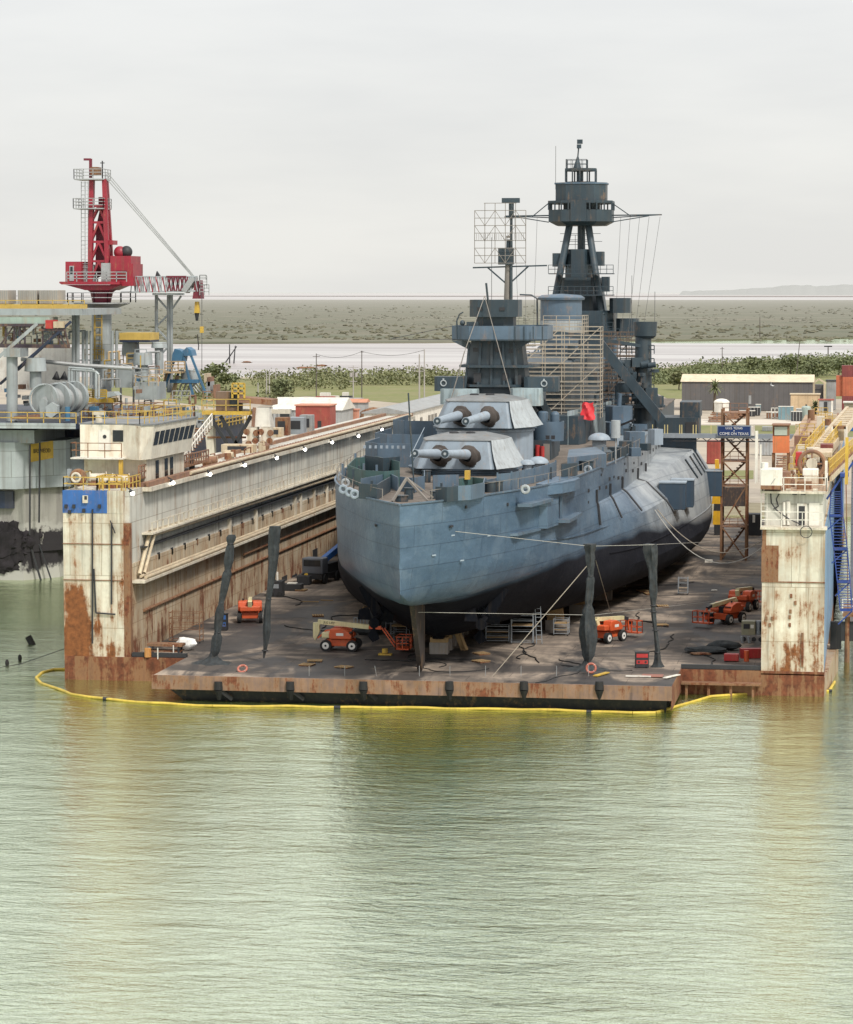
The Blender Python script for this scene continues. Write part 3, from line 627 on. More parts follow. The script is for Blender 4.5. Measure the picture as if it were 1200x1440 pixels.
# --- main turrets
def turret(s, zb, yaw, elev, barb_z, br):
    H(MB().lathe((0, s, 0), [(br, 15.4), (br, barb_z - .25), (br + .12, barb_z - .2), (br + .12, barb_z)], 48), 'barbette', M_lite if br < 4.45 else M_mid)
    t = bpy.data.objects.new('gun_turret', None); COL.objects.link(t); t.parent = SHIP; t.location = (0, s, zb); t.rotation_euler = (0, 0, yaw)
    k = MB(); k.lathe((0, 0, 0), [(.1, .12), (br + .35, .12), (br + .35, -.05), (br - .1, -.12)], 48); k.build('base_ring', M_mid, t)
    base = [(-3.3, -5), (3.3, -5), (4.45, -1.6), (4.5, 2.6), (2.7, 6), (-2.7, 6), (-4.5, 2.6), (-4.45, -1.6)]
    top = [(-2.75, -3.5), (2.75, -3.5), (3.4, -1.2), (3.4, 2.2), (2.1, 5.2), (-2.1, 5.2), (-3.4, 2.2), (-3.4, -1.2)]
    k = MB(); n = 8; vs = [(x, y, .12) for x, y in base] + [(x, y, 2.45) for x, y in top]
    k.add(vs, [(i, (i + 1) % n, n + (i + 1) % n, n + i) for i in range(n)]); k.build('gunhouse', M_gun, t, bevel=.22)
    k = MB(); in_ = [(x * .55, y * .55 + .2) for x, y in top]; ou = [(x * 1.03, y * 1.03) for x, y in top]
    vs = [(x, y, 2.44) for x, y in ou] + [(x, y, 2.55) for x, y in ou] + [(x, y, 2.92) for x, y in in_]
    k.add(vs, [(i, (i + 1) % n, n + (i + 1) % n, n + i) for i in range(n)] + [(n + i, n + (i + 1) % n, 2 * n + (i + 1) % n, 2 * n + i) for i in range(n)] + [tuple(range(2 * n, 3 * n))])
    rf = k.build('roof', M_roof, t, bevel=.12)
    for hx, hy in ((-.9, -.6), (.5, -.3)):
        MB().lathe((hx, hy, 2.86), [(.42, -.1), (.42, .14), (.3, .2), (.02, .2)], 12).build('roof_hatch', M_dark, rf)
    # canvas drape over the right-hand cheek, in folds
    k = MB(); cv = []; NN = 25
    for i in range(NN):
        u = i / (NN - 1)
        a = Vector((2.75, -3.5, 0)).lerp(Vector((3.4, -1.2, 0)), u * 2) if u < .5 else Vector((3.4, -1.2, 0)).lerp(Vector((3.4, 2.2, 0)), u * 2 - 1)
        b_ = Vector((3.3, -5.0, 0)).lerp(Vector((4.45, -1.6, 0)), u * 2) if u < .5 else Vector((4.45, -1.6, 0)).lerp(Vector((4.5, 2.6, 0)), u * 2 - 1)
        nrm = Vector((1, -.35, 0)).normalized() if u < .5 else Vector((1, 0, 0)); w_ = .09 + .035 * math.sin(i * 1.9) + .02 * math.sin(i * .8)
        for tt in (0, .33, .66, 1):
            p = a.lerp(b_, tt) + nrm * (w_ + .08 - .05 * math.sin(math.pi * tt) + (.22 * tt * tt)); cv.append((p.x, p.y, 2.5 - 2.36 * tt))
    k.add(cv, [(4 * i + j, 4 * i + j + 1, 4 * i + j + 5, 4 * i + j + 4) for i in range(NN - 1) for j in range(3)]); k.build('canvas_cover', M_canvas, t)
    for lx in (-1.25, 1.25):
        d = Vector((0, -math.cos(elev), math.sin(elev))); o = Vector((lx, -4.0, 1.3))
        g_ = MB(); g_.cyl(o, o + d * 4.6, .46, .40, 16); g_.cyl(o + d * 4.6, o + d * 10.6, .40, .30, 16); g_.cyl(o + d * 10.6, o + d * 11.1, .34, .36, 16)
        bar = g_.build('gun_barrel', M_lite, t)
        MB().cyl(o + d * 11.09, o + d * 11.13, .30, n=16).build('muzzle_plug', M_sup, bar)
        MB().cyl(o + d * 11.12, o + d * 11.15, .12, n=10).build('muzzle_boss', M_canvas, bar)
        b_ = MB(); prof = [(.86, 0), (.90, .4), (.78, .7), (.82, 1.0), (.64, 1.35), (.66, 1.6), (.47, 2.1)]; NB = 16; bv = []
        for j, (r, q) in enumerate(prof):
            c = Vector((lx, -4.05, 1.2)) + d * (q + .1) + Vector((0, 0, -.12 * (1 - q / 2.2)))
            for i in range(NB):
                a = 2 * math.pi * i / NB; rr = r * (1 + .09 * math.sin(i * 5 + j * 2.1)); bv.append((c.x + rr * math.cos(a), c.y - .28 * math.sin(a) * (1 - q / 2.2) * 1.2, c.z + rr * math.sin(a) * 1.1))
        b_.add(bv, [(j * NB + i, j * NB + (i + 1) % NB, (j + 1) * NB + (i + 1) % NB, (j + 1) * NB + i) for j in range(len(prof) - 1) for i in range(NB)], True)
        b_.build('gun_boot', M_boot, bar)
    return t
turret(40, 15.95, -R(4), R(3.6), 15.9, 4.6)
turret(54.5, 18.7, -R(4.4), -R(.5), 18.6, 4.4)
# --- aft tower
TS = 62.7
def octo(l0, l1, s0, s1, c=.3):
    a = (l1 - l0) * c; b_ = (s1 - s0) * c
    return [(l0 + a, s0), (l1 - a, s0), (l1, s0 + b_), (l1, s1 - b_), (l1 - a, s1), (l0 + a, s1), (l0, s1 - b_), (l0, s0 + b_)]
def blk(name, mat, l0, l1, s0, s1, z0, z1, c=.22, top=None, par=None):
    return H(MB().prism(octo(l0, l1, s0, s1, c), z0, z1, top and octo(*top, c)), name, mat, par)
blk('tower_base', M_sup, -5.2, 5.2, TS - 3, TS + 12, 15.5, 18.6, .12)
blk('tower_base', M_sup, -3.6, 4.0, TS - 2, TS + 10, 18.6, 21.4, .15)
tw = blk('aft_tower', M_sup, -2.9, 3.1, TS - 2.4, TS + 5, 21.4, 26.5, .22, (-2.2, 2.5, TS - 2.0, TS + 4))
for l_ in (-2.3, -1.2, -.1, 1.0, 2.1):
    H(MB().bar((l_ * 1.12, TS - 2.5, 22), (l_ * .95, TS - 2.15, 26.3), .22, .2), 'tower_stiffener', M_sup, tw)
for z, l0, l1 in ((23.95, -3.2, 3.9), (22.15, -3.0, 3.2)): blk('tower_platform', M_sup, l0, l1, TS - 3, TS + 5, z, z + .22, .15, par=tw)
k = MB(); k.prism(octo(-3.9, 5.0, TS - 3.4, TS + 6, .2), 26.45, 26.6)
pl = H(k, 'searchlight_platform', M_sup)
k = MB(); oc = octo(-3.9, 5.0, TS - 3.4, TS + 6, .2)
for a, b_ in zip(oc, oc[1:] + oc[:1]): k.bar((a[0], a[1], 27.2), (b_[0], b_[1], 27.2), .07, 1.25)
H(k, 'parapet', M_mid, pl)
for i in range(4): H(MB().box(2.15 + i * .85, 2.25 + i * .85, TS - 3.52, TS - 3.4, 26.5, 27.8), 'parapet_rib', M_sup, pl)
for sd in (-1, 1): H(MB().add([(sd * 3.8, TS - 3, 26.45), (sd * 2.2, TS - 2.4, 26.45), (sd * 2.2, TS - 2.4, 25.6)], [(0, 1, 2)]), 'platform_bracket', M_sup, pl)
blk('tower_neck', M_sup, -1.75, 1.75, TS - 1.8, TS + 3, 26.6, 28.7)
blk('director_tub', M_sup, -2.3, 2.25, TS - 2.4, TS + 3.6, 28.65, 30.25, .2)
k = MB(); k.tube([(-3.3, TS - 2.5, 26.6), (-3.35, TS - 2.5, 28.3), (-3.1, TS - 2.5, 28.9), (-2.75, TS - 2.5, 29.1)], .07); H(k, 'davit', M_sup, pl)
k = MB(); k.cyl((-2.8, TS - 2.6, 27.2), (-2.8, TS - 2.6, 28.0), .1, n=6); k.sphere((-2.8, TS - 2.6, 28.1), .26, 8, 6); H(k, 'searchlight', M_sup, pl)
H(MB().box(-2.4, -1.3, TS - 2.8, TS - 2, 27.3, 28.2), 'ready_locker', M_sup, pl)
# winged optical range boxes with round emblems
for l0, l1 in ((-5.4, -2.6), (3.0, 6.2)):
    k = MB(); k.prism(octo(l0, l1, TS - 3.2, TS - .8, .12), 21.75, 23.1); bx = H(k, 'rangefinder_box', M_sup)
    cx = l0 + .9 if l0 < 0 else l0 + 1.9
    H(MB().torus((cx, TS - 3.26, 22.5), .26, .06, 'y', 14, 6), 'ring_emblem', M_canvas, bx)
    H(MB().cbox((cx, TS - 3.27, 22.85), (.16, .05, .2)), 'ring_emblem', M_canvas, bx)
for l0, l1, z0, z1, mt in ((-4.6, -1.2, 20.6, 22.0, M_pale), (1.9, 4.8, 20.5, 22.1, M_pale)): blk('gun_director', mt, l0, l1, TS - 5, TS - 2.4, z0, z1, .1)
blk('director_roof', M_canvas, -3.4, 2.4, TS - 6.2, TS - 4, 20.55, 20.75, .1)
k = MB(); k.bar((3.6, TS - 2, 22), (6.0, TS + .5, 17.6), .75); H(k, 'tower_strut', M_sup)
# mast with air-search aerial
MS = TS + 7; 
k = MB(); k.cyl((.3, MS, 26.6), (.45, MS, 34), .42, .3, 10); mast = H(k, 'aft_mast', M_pole)
k = MB(); k.cyl((.75, MS - .3, 27), (.75, MS - .3, 39.6), .15, .13, 8); k.cyl((.45, MS, 34), (.45, MS, 36), .3, .2, 8); k.box(-.5, .95, MS - .5, MS + .4, 33.6, 35.2); H(k, 'pole', M_sup, mast)
k = MB(); k.box(-.15, 1.55, MS - .6, MS, 39.5, 39.95); k.cyl((.75, MS - .3, 38), (.75, MS - .3, 39.5), .25, n=8); k.box(.1, 1.4, MS - .5, MS - .1, 38.1, 38.2); H(k, 'masthead_radar', M_sup, mast)
k = MB(); k.bar((-3.0, MS, 33.3), (4.2, MS - .2, 33.5), .14)
for a, b_ in (((-1.6, 33.35), (.2, 31.8)), ((2.4, 33.45), (.6, 31.8))): k.bar((a[0], MS, a[1]), (b_[0], MS, b_[1]), .14)
H(k, 'crosstree', M_sup, mast)
k = MB(); a0, z0 = S(669, 370, MS); a1, z1 = S(741, 296, MS)
AY = MS - .8
for i in range(6):
    x = a0 + (a1 - a0) * i / 5; k.bar((x, AY, z0), (x, AY, z1 + (.7 if 0 < i < 5 else 0)), .06)
for i in range(8):
    z = z0 + (z1 - z0) * i / 7; k.bar((a0, AY, z), (a1, AY, z), .06)
k.bar((a0 + .9, AY, z1 + .7), (a1 - .9, AY, z1 + .7), .06)
for i in range(5):
    for j in (0, 3, 5):
        x0, x1 = a0 + (a1 - a0) * i / 5, a0 + (a1 - a0) * (i + 1) / 5; za, zb = z0 + (z1 - z0) * j / 7, z0 + (z1 - z0) * (j + 2) / 7
        k.bar((x0, AY, za if i % 2 else zb), (x1, AY, zb if i % 2 else za), .05)
for i in range(24):
    x = a0 + (a1 - a0) * i / 23; k.bar((x, AY - .15, z0 + (z1 - z0) * .44), (x, AY - .15, z0 + (z1 - z0) * .56), .035)
k.bar((.75, MS, (z0 + z1) / 2), (.4, AY, (z0 + z1) / 2), .2)
H(k, 'lattice_aerial', M_pole, mast)
# --- midships: superstructure, funnel, foremast
blk('midship_house', M_sup, -6, 6.6, 84, 150, 15.5, 18.4, .04)
blk('midship_house', M_sup, -4.6, 4.4, 92, 146, 18.4, 23.6, .05)
k = MB(); k.wall([(5.0, 84), (6.2, 92), (7.0, 104), (7.6, 118), (7.8, 126)], 15.4, 18.9, .12); H(k, 'scraped_bulkhead', M_pale)
k = MB(); k.bar((6.35, 91, 15.6), (6.7, 95, 18.9), .5, .08); H(k, 'ladder', M_dark)
FS = 129.6
k = MB(); k.lathe((.2, FS, 0), [(2.45, 15.5), (2.45, 30.0), (2.75, 30.05), (2.8, 30.3), (2.3, 30.6), (.2, 30.75)], 32); fun = H(k, 'funnel', M_mid)
H(MB().lathe((.2, FS, 0), [(2.5, 26.2), (2.5, 27.6)], 32), 'funnel_band', M_canvas, fun)
k = MB(); k.tube([(-2.5, FS - 1, 27), (-2.55, FS - 1, 30.2), (-3.2, FS - 1, 30.6), (-4.6, FS - 1, 30.65)], .1); H(k, 'steam_pipe', M_sup, fun)
MF = 159.5
blk('conning_tower', M_sup, -6, 6, MF - 9, MF + 14, 15.5, 22, .1)
blk('bridge', M_sup, -3.2, 4.4, MF - 5, MF + 8, 22, 28.6, .2)
blk('bridge', M_sup, -3.2, 3.2, MF - 3, MF + 5, 28.5, 32.8, .2, (-2.9, 2.6, MF - 2.6, MF + 4.4))
blk('bridge', M_sup, -1.9, 1.6, MF - 2, MF + 3, 32.8, 36.4, .25)
for l0, l1, s_, z0, z1 in ((4.0, 6.6, MF - 3, 28.3, 30.2), (4.8, 7.6, MF - 2, 25.4, 27.6), (-4.5, -3, MF, 28, 30)): blk('gun_tub', M_sup, l0, l1, s_ - 1.5, s_ + 2.5, z0, z1, .2)
blk('lookout_box', M_sup, -3.5, -1.8, MF - 1.5, MF + 1, 34.2, 35.9, .1); blk('lookout_box', M_sup, 1.3, 3.05, MF - 1.5, MF + 1, 34.3, 36.1, .1); blk('lookout_box', M_sup, 2.8, 3.8, MF - 1.5, MF, 31, 32.9, .1)
k = MB(); k.cyl((.1, MF, 28), (.1, MF, 40), .5, n=14); k.cyl((-3.3, MF - 4, 28), (-1.3, MF - .8, 39.8), .45, n=12); k.cyl((3.1, MF - 4, 28), (1.0, MF - .8, 39.8), .45, n=12); k.cyl((3.3, MF - 4.3, 22), (3.1, MF - 4, 28), .5, n=12)
fm = H(k, 'tripod_mast', M_sup)
k = MB(); k.rail([(-1.6, MF - 1, 36.4), (1.4, MF - 1, 36.4)], 1.8, .03, 1, 2); k.bar((-2.6, MF - .5, 37.4), (2.8, MF - .5, 37.4), .06); k.bar((-2.6, MF - .5, 38.4), (2.6, MF - .5, 38.4), .06); H(k, 'mast_rail', M_sup, fm)
def gallery(l0, l1, s0, s1, z0, z1, zsill, c, nwin, name):
    top = H(MB().prism(octo(l0, l1, s0, s1, c), z0, zsill), name, M_sup)
    H(MB().prism(octo(l0 - .08, l1 + .08, s0 - .08, s1 + .08, c), z1, z1 + .25), 'gallery_roof', M_sup, top)
    oc = octo(l0, l1, s0, s1, c); k = MB()
    for a, b_ in zip(oc, oc[1:] + oc[:1]):
        a, b_ = Vector((*a, zsill)), Vector((*b_, zsill)); n = max(1, round((b_ - a).length / nwin))
        for i in range(n): p = a.lerp(b_, i / n); k.bar(p, p + Vector((0, 0, z1 - zsill)), .17)
    for a, b_ in zip(oc, oc[1:] + oc[:1]): k.bar((*a, z1 - .05), (*b_, z1 - .05), .1)
    H(k, 'gallery_posts', M_sup, top); return top
lower = gallery(-3.95, 4.1, MF - 3.6, MF + 4, 39.9, 42.3, 41.4, .22, 1.0, 'fighting_top')
H(MB().prism(octo(-3.0, 3.2, MF - 2.6, MF + 3, .22), 39.4, 39.9, octo(-3.95, 4.1, MF - 3.6, MF + 4, .22)), 'fighting_top_floor', M_sup, lower)
H(MB().box(-1.0, 1.0, MF - 3.75, MF - 1, 39.9, 42.6), 'fighting_top_trunk', M_sup, lower)
H(MB().prism(octo(-2.2, 2.4, MF - 1, MF + 2, .2), 41.4, 42.4), 'inner_house', M_sup, lower)
blk('director_house', M_sup, -3.1, 3.3, MF - 2.8, MF + 3, 42.5, 44.7, .22); blk('director_house', M_mid, -3.25, 3.45, MF - 2.9, MF + 3.1, 44.65, 44.85, .22)
gallery(-1.9, 1.9, MF - 1.6, MF + 1.8, 44.8, 46.45, 45.0, .25, .9, 'upper_lookout')
H(MB().box(-.5, .3, MF - .6, MF + .3, 45, 46.5), 'trunk', M_sup)
k = MB(); k.rail([(-1.8, MF - 1.4, 46.7), (.8, MF - 1.4, 46.7), (.8, MF + 1, 46.7), (-1.8, MF + 1, 46.7), (-1.8, MF - 1.4, 46.7)], 1.1, .03, .7, 1); H(k, 'mast_rail', M_sup)
k = MB(); k.cyl((-.5, MF, 46.6), (-.4, MF, 48.2), .55, .12, 10); k.cyl((-.4, MF, 48.2), (-.3, MF, 49.4), .09, n=6); k.cbox((-.25, MF, 49.5), (.55, .4, .5)); k.cbox((-.15, MF, 50.1), (.7, .3, .55)); H(k, 'masthead_lamp', M_sup)
for sd, l_, z_ in ((1, 10.4, 40.75), (-1, -9.6, 40.65)):
    k = MB(); a = Vector((sd * 4, MF - 1, 40.2)); e = Vector((l_, MF - 1, z_)); k.bar(a + Vector((0, 0, .5)), e, .16); k.bar(a - Vector((0, 0, .35)), e.lerp(a, .25), .12); k.bar((sd * 4, MF - 1, 42.3), e.lerp(a, .62) + Vector((0, 0, .2)), .12); k.bar((sd * 4, MF + 2, 40.5), e, .12); H(k, 'signal_yard', M_sup)
def wire(name, pts, r=.03, mat=None): return H(MB().tube(pts, r, 4), name, mat or M_wire)
for l_ in (5.2, 6.4, 7.6, 8.8, 10.2): wire('halyard', [(l_, MF - 1, 40.5), (l_ * .62 + 1.5, MF - 6, 22)], .022)
for l_ in (-5.5, -7, -8.4): wire('halyard', [(l_, MF - 1, 40.4), (l_ * .6 - 2, MF - 8, 24)], .022)
for l_, s_, z0, z1 in ((-4.9, 118, 20, 33), (-3.5, 90, 24, 36.6), (7.2, 150, 24, 33), (-3.1, 158, 44, 49.5), (12.3, 110, 27, 31)): wire('whip_aerial', [(l_, s_, z0), (l_, s_, z1)], .03)
wire('rigging_wire', [(-.7, TS - 2.8, 30.6), (-2.3, TS - 5, 25.5), (-3.6, TS - 6, 20.5)], .05, M_pole); wire('rigging_wire', [(-.7, TS - 2.8, 30.6), (2.3, TS - 5, 20.6)], .05, M_pole); wire('rigging_wire', [(-.6, TS - 2.5, 31.8), (-.4, TS - 2.4, 29.8)], .1, M_sup)
wire('rigging_wire', [(-10.3, TS + 2, 26.5), (-3.9, TS - 1, 26.5)], .03); wire('rigging_wire', [(-10.3, TS + 2, 26.5), (-3.9, TS - 1, 27.8)], .03)
# --- boat crane post on the starboard side
CS = 100; cl_, cz_ = S(905, 480, CS); kb = S(903, 605, CS)
k = MB(); k.cyl((cl_, CS, 15.4), (cl_, CS, 27), 1.0, .85, 18); cr = H(k, 'boat_crane_post', M_sup)
k = MB(); k.lathe((cl_ + .2, CS, 0), [(.85, 26.0), (1.18, 26.3), (1.28, 27.8), (1.18, 27.8), (1.1, 26.4)], 24); H(k, 'crane_tub', M_sup, cr)
k = MB(); k.bar((S(932, 592, CS - 3)[0], CS - 3, S(932, 592, CS - 3)[1]), (S(843, 482, CS - 3)[0], CS - 3, S(843, 482, CS - 3)[1]), .75, 1.0); H(k, 'crane_jib', M_sup, cr)
k = MB(); e1 = S(620 + 0, 480, CS); k.bar((cl_, CS - .6, 25.2), (S(842, 478, CS)[0], CS - 1.2, 26.0), .4, .35); k.bar((S(842, 478, CS)[0], CS - 1.2, 26.0), (S(745, 462, CS)[0], CS - 2, 27.0), .35, .5); H(k, 'boat_boom', M_sup, cr)
k = MB(); k.lathe((cl_, CS, 0), [(1.0, 18.6), (2.4, 18.7), (2.4, 18.95), (1.0, 19.0)], 20); k.rail([(cl_ - 2.2, CS - .5, 18.9), (cl_, CS - 2.3, 18.9), (cl_ + 2.2, CS - .5, 18.9)], 1, .04, .8, 1); H(k, 'crane_platform', M_sup, cr)
for dl, z, w_ in ((-1.4, 22, 1.4), (-1.9, 20.8, 1.6), (.9, 20.3, 1.3), (1.3, 19.4, 1.6), (-.6, 23.5, 1.2), (-2.3, 23.3, 2.0)): H(MB().cbox((cl_ + dl, CS - 1, z), (w_, 1.2, 1.0), rz=.2), 'crane_winch', M_sup, cr)
blk('gun_tub', M_mid, 8.0, 10.8, 94, 97, 17.4, 19.0, .3); H(MB().cyl((9.4, 95.5, 19), (9.5, 95.5, 20.3), .25, n=10), 'vent_pipe', M_mid)
blk('gun_mount', M_mid, 8.2, 10.6, 92, 95, 15.5, 17.4, .2)
k = MB(); k.bar((9.0, 91.5, 16.8), (11.4, 90.5, 17.8), .2); k.cyl((9.6, 91.3, 16.2), (10, 91.0, 15.8), .3, n=8); H(k, 'deck_gun', M_dark)
blk('winch_house', M_mid, 10.8, 12.3, 96, 99, 15.5, 17.0, .1)
# forward break of the forecastle
FO = MB(); e = [(deck_hb(s), s) for s in (112, 118, 126, 136, 146)]
for (a, s0), (b_, s1), zt0, zt1 in zip(e, e[1:], (15.7, 16.8, 18.1, 18.3, 18.4, 18.5, 18.6), (16.8, 18.1, 18.3, 18.4, 18.5, 18.6, 18.7)):
    FO.add([(a, s0, 15.5), (b_, s1, 15.5), (b_, s1, zt1), (a, s0, zt0), (a - .1, s0, 15.5), (b_ - .1, s1, 15.5), (b_ - .1, s1, zt1), (a - .1, s0, zt0)], [(0, 1, 2, 3), (7, 6, 5, 4), (3, 2, 6, 7)])

blk('forecastle_house', M_sup, 4, 12.6, 118, 150, 15.5, 17.6, .02); H(MB().box(4.5, 12.7, 118.5, 150, 17.6, 17.72), 'forecastle_deck', M_teak)
bl = blk('gun_house', M_sup, 12.6, 17.4, 105, 112, 15.2, 17.35, .05); H(MB().box(16.0, 17.1, 104.9, 105.0, 15.5, 16.9), 'gun_port', M_dark, bl)
H(MB().prism([(12.4, 105), (17.2, 105), (16.8, 112), (12.4, 112)], 12.4, 15.2), 'gun_house_base', M_mid, bl)
blk('gun_house', M_sup, 15.3, 17.5, 106, 112, 17.35, 19.0, .04)
k = MB(); [k.box(8.6 + i * 1.1, 8.8 + i * 1.1, 119, 119.2, 17.7, 18.7) for i in range(4)]; k.box(8.4, 12.4, 119, 124, 18.65, 18.8); H(k, 'timber_trestle', M_ruststeel)
# boxes hung on the blister side and black drain pipes
for s0, s1, z0, z1, w_, o_ in ((76, 78.5, 9.6, 12.2, 1.4, 15.9), (83, 85.5, 9.3, 12.0, 1.1, 16.7), (104, 107, 8.9, 11.6, 1.3, 18.7)):
    k = MB(); k.prism([(o_ - 1.2, s0), (o_ + w_, s0), (o_ + w_, s1), (o_ - 1.2, s1)], z0, z1); bx = H(k, 'side_box', paint('side_box_blue', (.035, .062, .095), 0, .2, .5), bevel=.06)
    H(MB().box(o_ - 1.2, o_ + w_ + .06, s0 - .06, s1 + .06, z1, z1 + .12), 'box_lid', M_lite, bx)
for s in (44, 52, 60.5, 74, 82):
    v = interp(s); pts = [(v[13] + .12, s, 13.8), (v[11] + .15, s, 12.75), (v[9] + .12, s, 12.45), (v[7] + .15, s, 10.7), ]
    if s > 70: pts.append(((v[5] + v[7]) / 2 + .25, s, 9.6))
    H(MB().tube(pts, .1, 6), 'drain_pipe', M_dark)
for i in range(4):
    s = 96 + i * 3.2; a, b_ = Vector(section(s)[10]), Vector(section(s)[11]); q0, q1 = b_.lerp(a, .12), b_.lerp(a, .92); p0 = Vector((q0.x + .06, s, q0.y + .04)); p1 = Vector((q1.x + .06, s, q1.y + .04))
    H(MB().bar(p0, p1, .9, .06), 'side_port', M_sup)
# --- quarterdeck: splinter shields, bollards, frame, vents
def shield(pts, h, mat, t=.07, posts=False, z=15.5):
    q = [SZ(px, py, 15.55) for px, py in pts]
    sh = H(MB().wall(q, z, z + h, t), 'splinter_shield', mat)
    if posts:
        for a in q: H(MB().bar((a[0], a[1] - .12, z), (a[0], a[1] - .12, z + h + .12), .12), 'shield_post', M_mid, sh)
    return sh
shield([(505, 700), (530, 702), (549, 690)], 1.15, M_sup); shield([(508, 692), (548, 684), (560, 690)], 1.1, M_mid)
shield([(489, 676), (510, 684), (540, 686), (562, 684)], 1.35, M_green); shield([(489, 676), (500, 664), (530, 662), (562, 670)], 1.3, M_green)
shield([(514, 664), (540, 668), (562, 666)], 1.5, M_sup, posts=False); shield([(541, 648), (585, 652), (590, 660)], 1.4, M_sup); shield([(560, 632), (600, 640)], 1.5, M_mid); shield([(590, 625), (616, 628)], 1.9, M_sup)
shield([(563, 690), (580, 692), (597, 689), (597, 680)], 1.15, M_mid); shield([(609, 688), (645, 687)], 1.15, M_mid); shield([(613, 704), (628, 705), (644, 703)], 1.1, M_sup)
shield([(644, 703), (662, 702), (680, 698), (682, 690)], 1.1, M_mid); shield([(646, 690), (665, 688), (682, 690)], 1.0, M_green)
shield([(700, 690), (720, 688), (731, 685)], 1.35, M_mid, posts=True); shield([(731, 682), (752, 678), (772, 672), (782, 668)], 1.2, M_mid, posts=True); shield([(790, 672), (812, 670)], 1.2, M_sup)
shield([(684, 690), (705, 686)], .9, M_mid, posts=True)
H(MB().prism([SZ(798, 662), SZ(853, 656), SZ(838, 646), SZ(800, 650)], 15.5, 16.75), 'deck_house', M_mid)
H(MB().prism([SZ(815, 650), SZ(862, 646), SZ(850, 636), SZ(818, 640)], 15.5, 16.3), 'deck_house', M_sup)
# low wall and locker clutter in front of the aft tower
hs_ = H(MB().box(2.8, 5.7, 58, 66, 15.0, 17.3), 'deck_house', M_sup); H(MB().box(5.0, 5.6, 57.9, 58.0, 15.2, 17.0), 'door', M_pole, hs_)
k = MB(); k.lathe((5.2, 60, 0), [(.1, 17.1), (1.5, 17.2), (1.55, 19.0), (1.45, 19.0), (1.45, 17.5), (.1, 17.5)], 24); tub = H(k, 'gun_tub', M_mid)
H(MB().cyl((4.7, 60, 17.5), (4.7, 60, 19.8), .55, n=14).dome((4.7, 60, 19.8), .55, .15), 'tub_locker', M_mid, tub); H(MB().cyl((5.9, 59.7, 17.5), (5.9, 59.7, 19.6), .42, n=14).dome((5.9, 59.7, 19.6), .42, .35), 'tub_locker', M_mid, tub)
for px, py, r in ((757, 660, .95), (741, 662, .7), (843, 626, 1.15), (880, 606, .9)):
    l_, s_ = SZ(px, py); k = MB(); k.cyl((l_, s_, 15.5), (l_, s_, 16.2), r * .62, n=14); k.dome((l_, s_, 16.15), r, r * .62, 18).lathe((l_, s_, 16.15), [(r, 0), (r * .5, -.05)], 18); H(k, 'mushroom_vent', M_lite)
c = SZ(552, 704), SZ(602, 704); a = Vector((*c[0], 15.55)); b_ = Vector((*c[1], 15.55)); apx = Vector((-.25, 6.5, 17.2))
k = MB(); k.bar(a, apx, .16); k.bar(b_, apx, .16); k.bar(apx, (.2, 11.5, 15.6), .14); k.bar(apx, (1.6, 7.5, 15.7), .12); H(k, 'stern_frame', M_pole)
for px, py, r, h in ((575, 700, .35, .8), (690, 690, .42, .75), (700, 689, .42, .75), (565, 703, .5, .4), (612, 699, .35, .5), (648, 699, .3, .5), (825, 660, .6, .8), (838, 656, .5, .9), (600, 676, .35, .9)):
    l_, s_ = SZ(px, py); k = MB(); k.cyl((l_, s_, 15.5), (l_, s_, 15.5 + h), r, n=12); k.cyl((l_, s_, 15.5 + h), (l_, s_, 15.56 + h), r * 1.15, n=12); H(k, 'bollard', M_sup)
for px, py in ((486, 681), (483, 690), (492, 694), (739, 690), (827, 662), (871, 640), (480, 674), (499, 697)):
    l_, s_ = SZ(px, py); k = MB(); k.torus((l_, s_, 15.7), .27, .12, 'y', 14, 6); H(k, 'fairlead', M_canvas if px in (739, 486) else M_lite)
for px, py in ((497, 684), (500, 660), (505, 672), (512, 676), (525, 672), (530, 678), (523, 694), (482, 676), (486, 668), (640, 700), (585, 690), (621, 690), (848, 650), (858, 642), (870, 634), (882, 630), (895, 622), (906, 614), (775, 674), (865, 648), (890, 634), (912, 622)):
    l_, s_ = SZ(px, py); H(MB().bar((l_, s_, 15.5), (l_, s_, 16.6 + .4 * ((px * 7) % 3 - 1)), .16, .2), 'deck_post', M_sup if px % 2 else M_mid)
for i, (px, py, a_, h) in enumerate(((880, 636, 1.2, 1.2), (892, 628, 1.6, 1.6), (905, 622, 1.0, 1.2), (868, 642, 1.2, 1.0), (915, 616, .9, 1.0), (893, 640, .8, .8), (922, 624, 1.0, 1.6), (908, 632, .8, .7))):
    l_, s_ = SZ(px, py); H(MB().cbox((l_, s_, 15.5 + h / 2), (a_, a_ * 1.2, h), rz=.4 * i), 'deck_locker', (M_sup, M_mid, M_lite, M_sup)[i % 4])
for sd in (1, -1):                                # guard stanchions with wires along the deck edge
    k = MB(); pr = None
    for i in range(30):
        s = 5 + i * 3.3; p = Vector((sd * (deck_hb(s) - .15), s, 15.55)); k.bar(p, p + Vector((0, 0, .95)), .06)
    for i in range(29):
        s = 5 + i * 3.3; k.bar((sd * (deck_hb(s) - .15), s, 16.45), (sd * (deck_hb(s + 3.3) - .15), s + 3.3, 16.45), .03)
    H(k, 'deck_rail', M_pole)
l_, s_ = SZ(655, 690); H(MB().box(l_ - .2, l_ + .2, s_ + 1, s_ + 1.4, 16.4, 17.1), 'yellow_locker', M_yel)
l_, s_ = SZ(866, 650); k = MB(); k.cyl((l_, s_, 15.5), (l_, s_, 18.2), .06, n=6); k.cyl((l_, s_, 17.8), (l_, s_, 19.4), .42, n=12); H(k, 'life_float', M_canvas)
